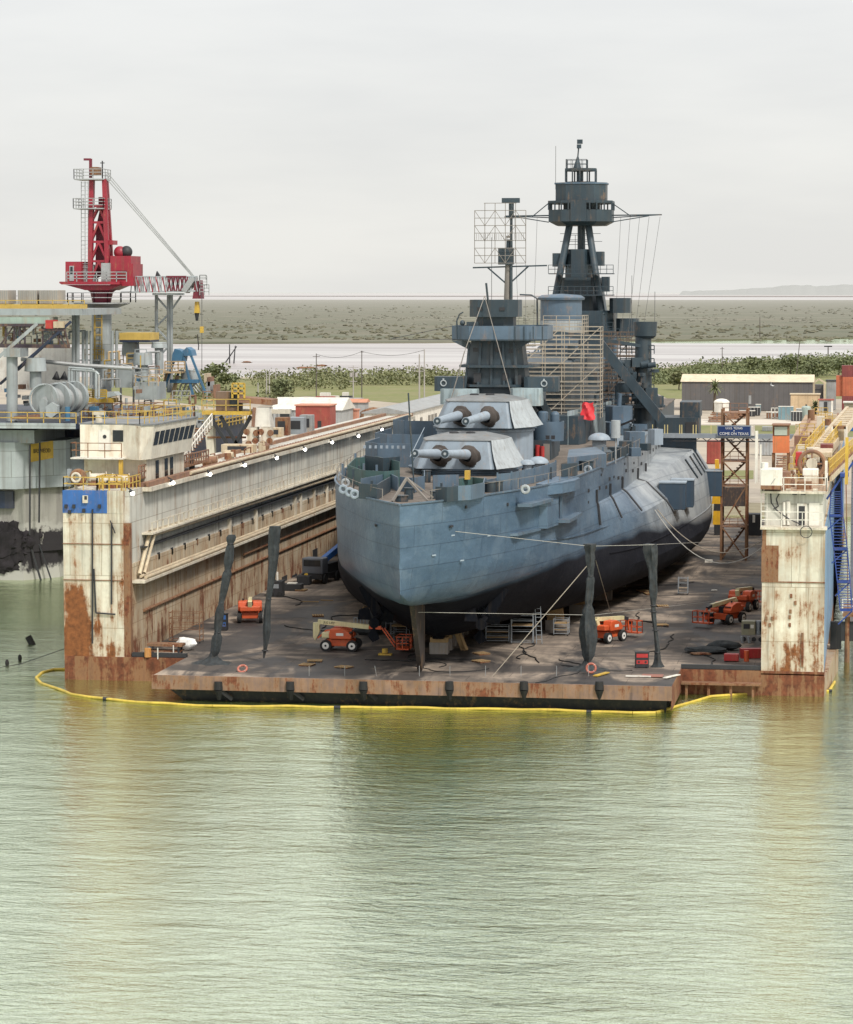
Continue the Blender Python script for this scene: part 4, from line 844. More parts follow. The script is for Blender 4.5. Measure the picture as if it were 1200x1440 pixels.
wire('rigging_wire', [(-9.9, 16, 15.6), (-9.5, 20, 18.0), (-3, 30, 17.0)], .03, M_lite) if False else None
l_, s_ = SZ(567, 690); wire('ensign_staff', [(-.6, 13, 15.6), (-1.0, 12.5, 23.3)], .06, M_sup)
wire('rigging_wire', [(-.9, 12.6, 18.4), (-2.2, 30, 19.8)], .03, M_lite)
# left gun-tub bulwarks further forward on the port side
for s0, s1, l_, z1 in ((46, 56, -8.6, 17.6), (58, 70, -9.6, 17.8), (72, 84, -10, 18.4)): H(MB().wall([(l_ - 1.4, s1), (l_ - 1.4, s0 + 2), (l_, s0), (l_ + 3.5, s0 - .5)], 15.5, z1, .1), 'splinter_shield', M_mid)
k = MB(); [k.bar((-9.6 + i * .5, 44.9, 17.2), (-9.6 + i * .5, 44.9, 17.45), .2) for i in range(8)]; H(k, 'shield_rivets', M_lite)
# life ring / hose reel in red beside the tower house
k = MB(); k.cyl((4.5, 57.6, 15.6), (4.5, 57.6, 16.9), .22, n=10); k.cyl((4.95, 57.5, 15.6), (4.95, 57.5, 16.8), .2, n=10); H(k, 'gas_bottles', M_red)
# clutter of platforms, lockers, rails and pipes about the midships superstructure
random.seed(17)
for i in range(70):
    s_ = random.uniform(96, 152); l_ = random.choice([random.uniform(-5.5, -3.5), random.uniform(3.5, 8.5), random.uniform(4.5, 9)]); z_ = random.uniform(17.5, 26) if l_ < 6 else random.uniform(16, 21); w1, d1, h1 = random.uniform(.5, 2.2), random.uniform(.8, 2.2), random.uniform(.5, 1.7); k = MB(); kd = i % 5
    if kd == 0: k.cbox((l_, s_, z_), (w1, d1, h1))
    elif kd == 1: k.cyl((l_, s_, z_ - h1), (l_, s_, z_ + h1), .25 + .2 * random.random(), n=10)
    elif kd == 2: k.box(l_ - w1, l_ + w1, s_ - .8, s_ + .8, z_, z_ + .1); k.rail([(l_ - w1, s_ - .8, z_ + .1), (l_ + w1, s_ - .8, z_ + .1)], 1.0, .035, .7, 1)
    elif kd == 3: k.tube([(l_, s_, z_ - 2), (l_, s_, z_ + 1), (l_ + .8, s_, z_ + 1.4)], .12, 6)
    else: k.rail([(l_ - 1.5, s_, z_), (l_ + 1.5, s_, z_)], 1.0, .04, .6, 1)
    H(k, ('locker', 'vent_trunk', 'platform', 'pipe', 'guard_rail')[kd], random.choice([M_sup, M_sup, M_sup, M_mid]))
for a, b_ in (((MF - 3.2, 26), 0), ((MF - 3.2, 30.5), 0), ((MF - 3.2, 33.2), 0)): k = MB(); k.box(-3.6, 4.6, a[0] - 2.4, a[0], a[1], a[1] + .12); k.rail([(-3.6, a[0] - 2.4, a[1] + .1), (4.6, a[0] - 2.4, a[1] + .1)], 1.05, .035, .8, 1); H(k, 'bridge_wing', M_sup)
for px, py0, py1 in ((905, 500, 470), (912, 520, 560), (897, 530, 560)): pass
for z_ in (20.2, 21.6, 23.0, 24.4): H(MB().rail([(cl_ - 2.4, CS - .6, z_), (cl_ + 1.2, CS - .6, z_)], .9, .05, .6, 1), 'crane_rail', M_sup, cr)
for l_, s_, z_, w1, h1 in ((-1.6, TS - 2.32, 25.6, .5, .4), (.5, TS - 2.3, 25.6, .5, .4), (1.7, TS - 2.3, 25.5, .4, .4), (-1.4, TS - 2.5, 23.0, .7, .9), (1.2, TS - 2.5, 23.1, .5, .7), (2.4, TS - 2.45, 22.8, .6, .9), (-2.2, TS - 2.0, 20.0, .7, 1.6), (.4, TS - 2.05, 20.2, .6, .6), (2.8, TS - 2.05, 20.0, .7, 1.6), (-3.4, TS - 3.05, 17.2, .8, 1.9), (3.6, TS - 3.05, 17.2, .8, 1.9), (5.4, 57.95, 17.6, .35, .35), (5.9, 57.95, 17.6, .35, .35), (-1.2, TS - 2.45, 29.4, .5, .3), (.9, TS - 2.45, 29.4, .5, .3)):
    H(MB().box(l_ - w1 / 2, l_ + w1 / 2, s_ - .05, s_ + .02, z_ - h1 / 2, z_ + h1 / 2), 'port' if h1 < .8 else 'door', M_dark, tw)
for s_ in (88, 92, 96, 100, 107, 112, 117): H(MB().cyl((deck_hb(s_) + .0, s_, 14.6), (deck_hb(s_) + .06, s_, 14.6), .2, n=10), 'scuttle', M_dark)
for i, (s_, z_) in enumerate(((9, 14.9), (16, 14.6), (24, 13.2), (34, 14.8), (40, 13.0), (47, 14.9), (55, 14.2), (63, 14.9), (71, 14.5), (79, 14.9))):   # scupper stains
    h_ = deck_hb(s_); H(MB().cbox((h_ + .0, s_, z_), (.1, .28, .22), rz=-.2), 'scupper', M_dark)
random.seed(41)
for i in range(34):                               # winch gear and fittings about the crane post, fittings and light guns along the starboard deck
    if i < 16: c_ = (cl_ + random.uniform(-2.4, 2.0), CS - random.uniform(.6, 2.2), random.uniform(18.9, 24)); H(MB().cbox(c_, (random.uniform(.3, 1.0), .8, random.uniform(.25, .9)), rz=random.uniform(-.4, .4)) if i % 2 else MB().cyl(Vector(c_) - Vector((.4, 0, 0)), Vector(c_) + Vector((.4, 0, .1)), random.uniform(.2, .45), n=10), 'crane_gear', M_sup, cr)
    else:
        l_, s_ = SZ(random.uniform(868, 932), random.uniform(606, 650)); k = MB(); q_ = random.random()
        if abs(l_) > deck_hb(s_) - .6: continue
        if q_ < .4: k.cyl((l_, s_, 15.5), (l_, s_, 16.3), .3, n=10); k.bar((l_, s_, 16.4), (l_ + random.uniform(-.8, .8), s_ - 1.2, 17.3), .14); k.box(l_ - .6, l_ + .6, s_ - .3, s_ - .25, 16.0, 17.0)
        elif q_ < .7: k.cbox((l_, s_, 16.1), (random.uniform(.4, 1), .8, 1.2))
        else: k.bar((l_, s_, 15.5), (l_ + .5, s_, 17.4), .16); k.bar((l_ + 1.0, s_, 15.5), (l_ + .5, s_, 17.4), .16)
        H(k, 'light_gun' if q_ < .4 else 'deck_fitting', random.choice([M_sup, M_mid, M_lite]))
# --- scaffolding round the funnel (a thing of its own)
def scaffold(name, l0, l1, s0, s1, z0, z1, nl, ns, nz, label, mat=None, brace=True, group=None):
    t = thing(name, label, 'scaffolding', tuple(_O + _L * ((l0 + l1) / 2) + _A * s0 + Vector((0, 0, z0))), SYAW, group)
    mat = mat or M_tube; w_, d_, h_ = l1 - l0, s1 - s0, z1 - z0
    P = lambda i, j: (-w_ / 2 + w_ * i / nl, d_ * j / ns)
    k = MB(); [k.bar((*P(i, j), 0), (*P(i, j), h_), .085) for i in range(nl + 1) for j in range(ns + 1) if i in (0, nl) or j in (0, ns)]; k.build('standards', mat, t)['kind'] = 'stuff'
    k = MB()
    for q in range(1, nz + 1):
        for dz in (0, -1.3, -.9, -.45):
            z = h_ * q / nz + dz
            if z < 0: continue
            a = [P(0, 0), P(nl, 0), P(nl, ns), P(0, ns)]
            for u, v in zip(a, a[1:] + a[:1]): k.bar((*u, z), (*v, z), .065)
    k.build('ledgers', mat, t)['kind'] = 'stuff'
    for q in range(1, nz): MB().box(-w_ / 2, w_ / 2, -.2, .55, h_ * q / nz - .06, h_ * q / nz).build('walk_boards', mat, t)
    if brace:
        k = MB()
        for q in range(nz):
            for i in range(nl):
                if (i + q) % 2 == 0: k.bar((*P(i, 0), h_ * q / nz), (*P(i + 1, 0), h_ * (q + 1) / nz), .08)
        k.build('braces', mat, t)['kind'] = 'stuff'
    return t
sa = S(735, 500, 86)[0]; sb = S(858, 500, 86)[0]
scaffold('tube_scaffold', -2.0, 8.0, 88, 91, 18.0, 27.4, 5, 1, 5, 'pale tube scaffolding wrapped around the midships house before the funnel')
scaffold('tube_scaffold', S(765, 450, 126)[0], S(820, 450, 126)[0], 125.5, 133.5, 22.5, 28.2, 3, 3, 3, 'tube scaffolding cage around the upper funnel', brace=False)
scaffold('tube_scaffold', S(842, 530, 110)[0], S(905, 530, 110)[0], 112, 116, 18.4, 26.5, 5, 1, 6, 'rusty tube scaffolding between the foremast and the crane post', mat=paint('scaffold_brown', (.10, .075, .06), .2, .2, .8, 3))
# red tarpaulin
tp = S(827, 590, 86.5); k = MB(); NX, NZ = 8, 6; tv = []
for j in range(NZ + 1):
    for i in range(NX + 1):
        u, v_ = i / NX, j / NZ; wd = .55 + .22 * (1 - v_) ; tv.append((-wd + 2 * wd * u + .06 * math.sin(j * 2.2), -.12 * math.sin(u * 9 + j) - .35 * (1 - v_) - .25 * math.sin(u * 3.14), 1.75 * v_ + .07 * math.sin(u * 7)))
k.add(tv, [(j * (NX + 1) + i, j * (NX + 1) + i + 1, (j + 1) * (NX + 1) + i + 1, (j + 1) * (NX + 1) + i) for j in range(NZ) for i in range(NX)], True)
M_tarp = flat('red_tarpaulin', (.62, .02, .03), .55)
o = k.build('red_tarp', M_tarp); o.location = _O + _L * tp[0] + _A * 86.5 + Vector((0, 0, tp[1])); tag(o, 'bright red tarpaulin draped at the foot of the scaffolding', 'tarpaulin')
# ------------------------------------------------------------------ things on and around the dock
def text_mesh(body, size, name, mat, parent, M, align='CENTER', extrude=.01):
    cu = bpy.data.curves.new(name, 'FONT'); cu.body = body; cu.size = size; cu.extrude = extrude; cu.align_x = align; cu.align_y = 'CENTER'
    to = bpy.data.objects.new(name, cu); COL.objects.link(to); dg = bpy.context.evaluated_depsgraph_get()
    me = bpy.data.meshes.new_from_object(to.evaluated_get(dg)); bpy.data.objects.remove(to)
    me.transform(M); me.materials.clear(); me.materials.append(mat)
    o = bpy.data.objects.new(name, me); COL.objects.link(o); o.parent = parent; return o
UP = Matrix(((1, 0, 0, 0), (0, 0, -1, 0), (0, 1, 0, 0), (0, 0, 0, 1)))   # lettering stands upright, read from -y
DK = 1.94
# ---- boom lifts
M_boomc = paint('cream_boom', (.66, .58, .34), .06, .2, .5, 2)
M_rim = flat('wheel_rim', (.72, .70, .66), .5)
M_tyre = flat('tyre', (.02, .02, .021), .85)
def lift(label, loc, rz, extended=False):
    t = thing('boom_lift', label, 'boom lift', loc, rz, 'boom lifts working on the dock floor')
    for sx in (-1, 1):
        for sy in (-1, 1):
            c = (sx * 1.08, sy * .95, .46); k = MB(); k.cyl((c[0], c[1] - .16, c[2]), (c[0], c[1] + .16, c[2]), .46, n=20); wh = k.build('wheel', M_tyre, t, bevel=.03)
            MB().cyl((c[0], c[1] + sy * .15, c[2]), (c[0], c[1] + sy * .175, c[2]), .28, n=18).build('rim', M_rim, wh); MB().cyl((c[0], c[1] + sy * .17, c[2]), (c[0], c[1] + sy * .20, c[2]), .09, n=10).build('hub', M_dark, wh)
    MB().box(-1.1, 1.1, -.72, .72, .38, .95).build('chassis', M_orange, t, bevel=.06)
    k = MB(); k.prism([(-.75, .3 + .75), (.95, 1.05), (.95, 1.05)], 0, 0) if False else None
    k = MB(); pr = [(-.78, 1.0), (1.0, 1.0), (1.05, 1.25), (.75, 1.62), (.1, 1.85), (-.72, 1.82), (-.82, 1.4)]
    for y0, y1 in ((-1.05, -.25), (.25, 1.05)):
        n = len(pr); kk = MB(); kk.add([(x, y0, z) for x, z in pr] + [(x, y1, z) for x, z in pr], [tuple(range(n)), tuple(range(n, 2 * n))[::-1]] + [(i, n + i, n + (i + 1) % n, (i + 1) % n) for i in range(n)]); cov = kk.build('engine_cover', M_orange, t, bevel=.06)
        if y0 < 0: MB().box(-.22, .38, y0 - .012, y0 - .002, 1.28, 1.5).build('white_badge', M_rim, cov)
        MB().box(.82, .98, y0 + .1, y1 - .1, 1.5, 1.56).build('latch', M_dark, cov)
    MB().box(-.5, .9, -.3, .3, .9, 1.5).build('turntable', M_dark, t)
    MB().box(-1.45, -.8, -.9, .9, 1.05, 1.5).build('counterweight', M_boomc if extended else M_orange, t, bevel=.08)
    MB().cyl((.2, .62, 1.85), (.2, .62, 2.02), .08, n=8).build('exhaust', M_dark, t)
    if extended:
        k = MB(); k.add([(-2.3, -.18, 1.05), (-2.12, -.18, .75), (-1.75, -.18, 1.5), (-1.8, -.18, 2.0), (-1.6, -.18, 2.25), (-2.3, -.18, 2.2), (-2.3, .18, 1.05), (-2.12, .18, .75), (-1.75, .18, 1.5), (-1.8, .18, 2.0), (-1.6, .18, 2.25), (-2.3, .18, 2.2)], [(0, 1, 2, 3, 4, 5), (11, 10, 9, 8, 7, 6)] + [(i, 6 + i, 6 + (i + 1) % 6, (i + 1) % 6) for i in range(6)]); k.build('riser', M_boomc, t)
        k = MB(); k.bar((-1.9, 0, 2.3), (2.3, 0, 1.93), .34, .36); bm_ = k.build('boom', M_boomc, t)
        a = math.atan2(.37, 4.2); text_mesh('JLG LIFT', .26, 'boom_lettering', M_dark, bm_, Matrix.Translation((-.95, -.185, 2.22)) @ Matrix.Rotation(a, 4, 'Y') @ UP)
        MB().bar((2.3, 0, 1.93), (3.3, 0, 1.87), .27, .28).build('boom_tip', M_orange, t)
        k = MB(); k.bar((3.35, -.1, 1.9), (4.45, -.1, .35), .1); k.bar((3.55, .1, 1.85), (4.55, .1, .5), .1); k.build('jib', M_orange, t)
        k = MB(); k.bar((-1.9, -.2, .95), (-1.2, -.2, 1.6), .12); k.bar((-1.2, -.2, 1.6), (-.8, -.2, 1.66), .12); k.build('tilt_cylinder', M_orange, t)
        bx, bz, by0, by1, bw = 4.65, .22, -.9, .9, 1.1
    else:
        k = MB(); k.bar((-1.2, 0, 1.3), (-1.5, 0, 2.0), .36); k.bar((-1.5, 0, 2.0), (2.6, 0, 1.75), .3, .32); k.build('boom', M_boomc, t)
        MB().bar((2.6, 0, 1.75), (3.3, 0, 1.6), .25).build('boom_tip', M_dark, t); MB().bar((3.3, 0, 1.6), (3.5, 0, .6), .14).build('jib', M_orange, t)
        bx, bz, by0, by1, bw = 3.55, .35, -.85, .85, .75
    k = MB(); k.box(bx, bx + bw, by0, by1, bz, bz + .1); bk = k.build('basket_floor', M_orange, t)
    k = MB(); k.rail([(bx, by0, bz), (bx + bw, by0, bz), (bx + bw, by1, bz), (bx, by1, bz), (bx, by0, bz)], 1.05, .028, .6, 1); k.build('basket_rail', M_orange, bk)
    MB().box(bx + .05, bx + .2, -.3, .3, bz + .75, bz + 1.0).build('control_box', M_dark, bk)
    return t
l1 = lift('orange boom lift with long cream boom stretched flat beside the rudder', gz(480, 914, DK), R(0), True)
l2 = lift('orange boom lift with round engine covers parked by the left dock wall', gz(352, 874, DK), R(102))
l3 = dup(l2, gz(852, 902, DK), R(62), 'orange boom lift standing behind the wrapped post on the right, boom pointing away')
l4 = dup(l2, gz(1022, 876, DK), R(-118), 'red orange boom lift with boom lowered towards the camera, by the right wall')
l5 = dup(l2, gz(1044, 858, DK), R(75), 'red orange boom lift half hidden behind another lift by the right wall')
# yellow telehandler-like lift beside the ship
t = thing('yellow_crane_lift', 'yellow lifting machine with raised arm between the hull and the rusty stair tower', 'lift', gz(1008, 752, DK))
p = gz(1008, 752, DK); P = lambda x, y: gY(x, y, p.y)
def pr(mb, pts, y0, y1):
    n = len(pts); return mb.add([(q.x, y0, q.z) for q in pts] + [(q.x, y1, q.z) for q in pts], [tuple(range(n)), tuple(range(n, 2 * n))[::-1]] + [(i, n + i, n + (i + 1) % n, (i + 1) % n) for i in range(n)])
M_y2 = paint('machine_yellow', (.72, .40, .02), .05, .15, .5, 2)
pr(MB(), [P(1001, 708), P(1014, 708), P(1013, 672), P(1011, 646), P(1006, 646), P(1007, 672)], p.y - .6, p.y + .6).build('arm', M_y2, t, world=True)
pr(MB(), [P(1003, 737), P(1015, 737), P(1015, 718), P(1004, 718)], p.y - .8, p.y + .8).build('body', M_y2, t, world=True); pr(MB(), [P(1004, 718), P(1015, 718), P(1014, 708), P(1005, 708)], p.y - .6, p.y + .6).build('joint', M_dark, t, world=True)
pr(MB(), [P(1005, 752), P(1017, 752), P(1017, 737), P(1005, 737)], p.y - .8, p.y + .8).build('undercarriage', M_dark, t, world=True)
# ---- netting-wrapped posts
M_net = paint('black_netting', (.032, .038, .042), 0, .3, .95, 6, var=.5, bump=.6)
def wrapped(label, base, prof, lean, heap=True):
    t = thing('wrapped_post', label, 'wrapped post', base, 0, 'posts wrapped in black netting at the open end of the dock')
    h = prof[-1][0]; n = 14; k = MB(); vs = []; zs = []; m = 44
    for j in range(m + 1):
        z = h * j / m
        for (z0, r0), (z1, r1) in zip(prof, prof[1:]):
            if z0 <= z <= z1 + 1e-6: r = r0 + (r1 - r0) * (z - z0) / (z1 - z0); break
        ox, oy = lean[0] * z / h + .06 * math.sin(z * 1.1), lean[1] * z / h
        for i in range(n):
            a = 2 * math.pi * i / n; rr = r * (1 + .22 * math.sin(a * 4 + z * .7) + .12 * mnoise.noise((math.cos(a) * 2, math.sin(a) * 2, z * 2.5)))
            vs.append((ox + rr * math.cos(a), oy + rr * math.sin(a), z))
    k.add(vs, [(j * n + i, j * n + (i + 1) % n, (j + 1) * n + (i + 1) % n, (j + 1) * n + i) for j in range(m) for i in range(n)] + [tuple(range(m * n, m * n + n))], True)
    w_ = k.build('netting_wrap', M_net, t)
    for z in [q[0] for q in prof[1:-1] if q[1] < .24]:
        MB().torus((lean[0] * z / h + .06 * math.sin(z * 1.1), lean[1] * z / h, z), .21, .05, 'z', 12, 6).build('tie_rope', M_dark, w_)
    if heap:
        k = MB(); vs = []; n2 = 26
        for rad, z in ((.12, .95), (.3, .5), (.62, .22), (1.15, .07), (1.5, .01)):
            for i in range(n2):
                a = 2 * math.pi * i / n2; rr = rad * (1 + .32 * mnoise.noise((math.cos(a) * 1.6, math.sin(a) * 1.6, rad * 2 + base[0])) + .12 * math.sin(a * 7)); vs.append((rr * math.cos(a) * 1.15, rr * math.sin(a) * .9, z + .06 * math.sin(a * 6 + rad * 4) * (rad < 1.4)))
        k.add(vs, [(j * n2 + i, j * n2 + (i + 1) % n2, (j + 1) * n2 + (i + 1) % n2, (j + 1) * n2 + i) for j in range(4) for i in range(n2)], True); k.build('netting_heap', M_net, t)
    return t
def hgt(px, py, base): return gY(px, py, base.y)
def mkw(label, bpx, bpy, tpx, tpy, fr, heap=True, lift_=0):
    b = gz(bpx, bpy, DK); tp = gY(tpx, tpy, b.y); h = tp.z - b.z; b2 = Vector(b); b2.z += lift_; h -= lift_
    wrapped(label, b2, [(f * h, r) for f, r in fr], (tp.x - b.x, 0), heap)
mkw('knotted black netting post leaning right with a heap at its foot, leftmost of the four', 299, 933, 327, 752, [(0, .22), (.04, .2), (.10, .34), (.20, .36), (.24, .19), (.30, .30), (.42, .34), (.47, .2), (.56, .33), (.70, .36), (.72, .22), (.80, .33), (.90, .28), (.93, .19), (.97, .38), (1, .24)])
mkw('straight black netting post hanging clear of the floor beside the cream boom lift', 371, 932, 388, 740, [(0, .05), (.06, .12), (.2, .26), (.45, .22), (.6, .3), (.8, .36), (.97, .42), (1, .38)], False, .35)
mkw('black netting post with bulging lower half and a life ring at its foot', 826, 942, 831, 765, [(0, .2), (.05, .16), (.12, .42), (.3, .62), (.48, .45), (.515, .22), (.55, .32), (.72, .34), (.745, .2), (.82, .28), (.9, .34), (.93, .3), (.97, .42), (1, .46)])
mkw('thin black netting post with flared top, rightmost of the four', 925, 938, 915, 765, [(0, .5), (.03, .3), (.12, .18), (.3, .12), (.45, .2), (.5, .16), (.62, .34), (.78, .32), (.84, .38), (.95, .52), (1, .48)], False)
# guy ropes
M_rope = flat('rope', (.30, .26, .21), .9); M_ropew = flat('pale_rope', (.40, .385, .35), .9)
def rope(pts, label, r=.045, mat=None, sag=0):
    pts = [Vector(p) for p in pts]
    if sag and len(pts) == 2:
        a, b = pts; pts = [a.lerp(b, i / 16) - Vector((0, 0, sag * 4 * (i / 16) * (1 - i / 16))) for i in range(17)]
    return single(MB().tube(pts, r, 5), 'mooring_rope', mat or M_rope, label, 'rope')
YB = gz(826, 942, DK).y
rope([gY(829, 792, YB), gz(692, 952, DK)], 'rope slanting down left from the bulging netting post to the apron edge', .032)
rope([gY(838, 788, YB), gz(862, 872, DK)], 'short rope running down behind the bulging netting post', .032)
rope([gY(828, 768, YB), gz(590, 858, 5.6) if False else gY(620, 745, 203)], 'thin line from the top of the bulging netting post towards the stern', .02, M_ropew)
rope([gY(588, 861, 205.5), gY(835, 865, YB), gz(1000, 846, 3.2)], 'thin white line strung low across the hull from the rudder to the right', .018, M_ropew)
rope([gY(836, 768, YB), gY(917, 766, YB), gz(1000, 762, 5.0)], 'thin line strung between the tops of the two right hand posts', .02, M_ropew)
_h = lambda s, d=.3: _O + _L * (interp(s)[7] + d) + _A * s + Vector((0, 0, interp(s)[8] - .2))
a = _h(66); b = gY(1072, 770, 255)
rope([a, b], 'pale mooring rope hanging in a slack curve from the hull to the right wall', .05, M_ropew, 3.0)
rope([a + Vector((.2, .5, 0)), b + Vector((0, .5, .6))], 'darker mooring rope hanging above the slack pale one from the hull to the right wall', .05, M_rope, 2.4)
# ---- keel and bilge blocks
M_conc = paint('concrete_block', (.30, .27, .24), .1, .3, .9, 2); M_wood = paint('block_timber', (.38, .25, .12), .1, .2, .9, 3)
def W(l, s, z): return _O + _L * l + _A * s + Vector((0, 0, z))
t0 = thing('keel_block', 'concrete keel block with timber cap under the keel of the ship', 'keel block', W(0, 23, DK), SYAW, 'keel blocks in a row under the ship')
MB().box(-.75, .75, -.5, .5, 0, .95).build('concrete_base', M_conc, t0, bevel=.03); MB().box(-.7, .7, -.42, .42, .95, 1.36).build('timber_cap', M_wood, t0)
for i in range(1, 22): dup(t0, W(0, 23 + 2.6 * i, DK))
t1 = thing('bilge_block', 'dark stepped side block shoring the bottom of the hull', 'side block', W(8, 40, DK), SYAW, 'side blocks under the hull')
MB().box(-1.0, 1.0, -.6, .6, 0, .9).build('concrete_base', M_conc, t1); MB().cbox((-.2, 0, 1.35), (1.4, 1.0, .95), ry=-.12).build('timber_cap', M_wood, t1)
for l, s in ((9, 52), (10, 64), (10.5, 76), (11, 88), (11, 100), (11, 112), (11, 124), (-8, 40), (-9, 52)): dup(t1, W(l, s, DK))
o = single(MB().bar(W(1.6, 25.5, DK), W(.8, 25.5, 4.0), .3).bar(W(1.9, 25.2, DK), W(.9, 26.0, 3.9), .3), 'shore_timber', M_wood, 'pale timber shores leaning on the keel beside the first keel block', 'timber')
# ---- scaffold towers and carts on the floor
M_alu = flat('scaffold_grey', (.30, .33, .36), .5, metal=.3); M_dtube = flat('scaffold_dark', (.14, .15, .17), .6)
def tower(label, base, w_, d_, h_, levels, rz=0, mat=None, ladder=False, boards=True):
    t = thing('scaffold_tower', label, 'scaffold tower', base, rz); mat = mat or M_alu
    k = MB(); [k.bar((x, y, .15), (x, y, h_), .06) for x in (-w_ / 2, w_ / 2) for y in (-d_ / 2, d_ / 2)]; k.build('uprights', mat, t)
    k = MB(); n = max(2, int(h_ / .45))
    for i in range(n + 1):
        z = .2 + (h_ - .3) * i / n
        for x in (-w_ / 2, w_ / 2): k.bar((x, -d_ / 2, z), (x, d_ / 2, z), .045)
        if i % 2 == 0 or i > n - 3:
            for y in (-d_ / 2, d_ / 2): k.bar((-w_ / 2, y, z), (w_ / 2, y, z), .045)
    k.build('rungs', mat, t)['kind'] = 'stuff'
    if boards:
        for z in levels: MB().box(-w_ / 2, w_ / 2, -d_ / 2, d_ / 2, z, z + .06).build('platform', M_wood, t)
    for x in (-w_ / 2, w_ / 2):
        for y in (-d_ / 2, d_ / 2): MB().cyl((x - .03, y, .08), (x + .03, y, .08), .08, n=8).build('caster', M_dark, t)
    if ladder: MB().ladder((w_ / 2 + .5, 0, 0), (w_ / 2 + .35, 0, h_ + .8), (1, 0, 0), .45).build('ladder', mat, t)
    return t
tower('grey rolling scaffold tower with ladder standing under the dark hull', gz(735, 905, DK), 1.8, 1.2, 2.5, (1.55,), R(4), ladder=True)
tower('low grey scaffold frame beside the rolling tower under the hull', gz(700, 903, DK), 1.9, 1.2, 1.5, (.9, .45), R(6))
tower('narrow scaffold bay beside the rudder under the left side of the stern', gz(563, 905, DK), 1.3, 1.5, 4.2, (1.5, 2.8), mat=M_dtube, ladder=False)
tower('tall dark ladder scaffold left of the rudder', gz(550, 893, DK), .7, 1.0, 4.6, (), mat=M_dtube, boards=False)
tower('small grey trolley frame on the floor under the far hull', gz(961, 836, DK), .9, .9, 1.7, (.6,))
tower('rusty scaffold frame with crossbars standing against the left wall', gz(262, 903, DK), 2.6, 1.2, 2.6, (), mat=M_ruststeel, boards=False)
tower('low dark frame full of pallets beside the central lift', gz(790, 893, DK), 1.2, 1.2, 1.5, (.5, 1.0))
o = thing('tool_trolley', 'grey trolley with upright bars left of the dark bundle under the stern', 'trolley', gz(507, 890, DK))
k = MB(); [k.bar((-.55 + .28 * i, 0, .2), (-.55 + .28 * i, 0, 1.3), .07) for i in range(5)]; k.bar((-.6, 0, 1.3), (.6, 0, 1.3), .07); k.build('bars', M_alu, o); MB().box(-.7, .7, -.4, .4, .15, .25).build('tray', M_dtube, o)
for x in (-.55, .55): MB().cyl((x, -.42, .12), (x, -.36, .12), .12, n=10).build('wheel', M_dark, o)
# dark wrapped bundles (shrouded screw gear) under the stern
def lump(c, rx, ry, rz_, seed, name, mat, label, cat, group=None):
    k = MB(); k.sphere((0, 0, 0), 1, 18, 10); vs = []
    for v in k.v:
        v = Vector(v); n = 1 + .28 * mnoise.noise(v * 1.7 + Vector((seed, 0, 0))) + .12 * mnoise.noise(v * 4 + Vector((seed, 3, 0))); vs.append((v.x * rx * n, v.y * ry * n, max(-.0, (v.z * n * .5 + .5)) * rz_))
    k.v = vs; o = k.build(name, mat); o.location = c; return tag(o, label, cat, group)
lump(gz(533, 892, DK), .9, .8, 2.7, 1, 'dark_bundle', M_net, 'tall bundle of gear under dark netting beneath the stern', 'bundle')
lump(gz(516, 893, DK), 1.0, .6, .9, 5, 'dark_bundle', M_net, 'low spread of dark netting at the foot of the tall bundle', 'bundle')
lump(gz(262, 914, DK), .85, .6, 1.05, 2, 'white_bundle', flat('white_sheet', (.78, .78, .76), .8), 'white plastic wrapped bundle on a stand near the left wall', 'bundle')
lump(gz(992, 918, DK) + Vector((0, 0, 0)), 1.9, 1.0, .5, 3, 'netting_pile', M_net, 'low pile of dark netting on the floor beside the red box', 'netting pile')
lump(gz(1018, 914, DK), 1.3, .9, .75, 4, 'netting_pile', M_net, 'taller pile of dark netting against the right wall', 'netting pile')
lump(gz(985, 921, DK), .9, .4, .22, 6, 'netting_pile', M_ruststeel, 'brown flat heap of cable left of the netting piles', 'netting pile')
# benches, welders, boxes
def box_thing(name, label, cat, c, w_, d_, h_, mat, rz=0, bevel=.03, extra=None, group=None):
    t = thing(name, label, cat, c, rz, group); b = MB().box(-w_ / 2, w_ / 2, -d_ / 2, d_ / 2, 0.0, h_).build('body', mat, t, bevel=bevel)
    if extra: extra(t, w_, d_, h_)
    return t
def ex_welder(c):
    def f(t, w_, d_, h_):
        for z in (h_ * .25, h_ * .68): MB().box(-w_ * .42, w_ * .42, -d_ / 2 - .03, -d_ / 2, z, z + h_ * .26).build('front_panel', c, t); 
        for x in (-.25, .25): MB().cyl((x * w_, -d_ / 2 - .04, h_ * .38), (x * w_, -d_ / 2 - .02, h_ * .38), .09, n=10).build('dial', M_dark, t)
        MB().box(-w_ / 2 - .04, w_ / 2 + .04, -d_ / 2 - .04, d_ / 2 + .04, h_, h_ + .06).build('lid', M_dark, t)
        for x in (-.4, .4): MB().cyl((x * w_, -d_ / 2 - .1, .1), (x * w_, -d_ / 2 - .02, .1), .1, n=8).build('wheel', M_dark, t)
    return f
box_thing('welding_machine', 'red welding machine in a black frame on the right of the apron', 'welding machine', gz(903, 938, DK + .05), 1.05, .8, 1.15, M_dark, R(8), extra=ex_welder(M_red))
box_thing('welding_machine', 'blue stacked welding machine behind the leftmost netting post', 'welding machine', gz(314, 886, DK), .75, .7, 1.4, M_dark, extra=ex_welder(M_blue))
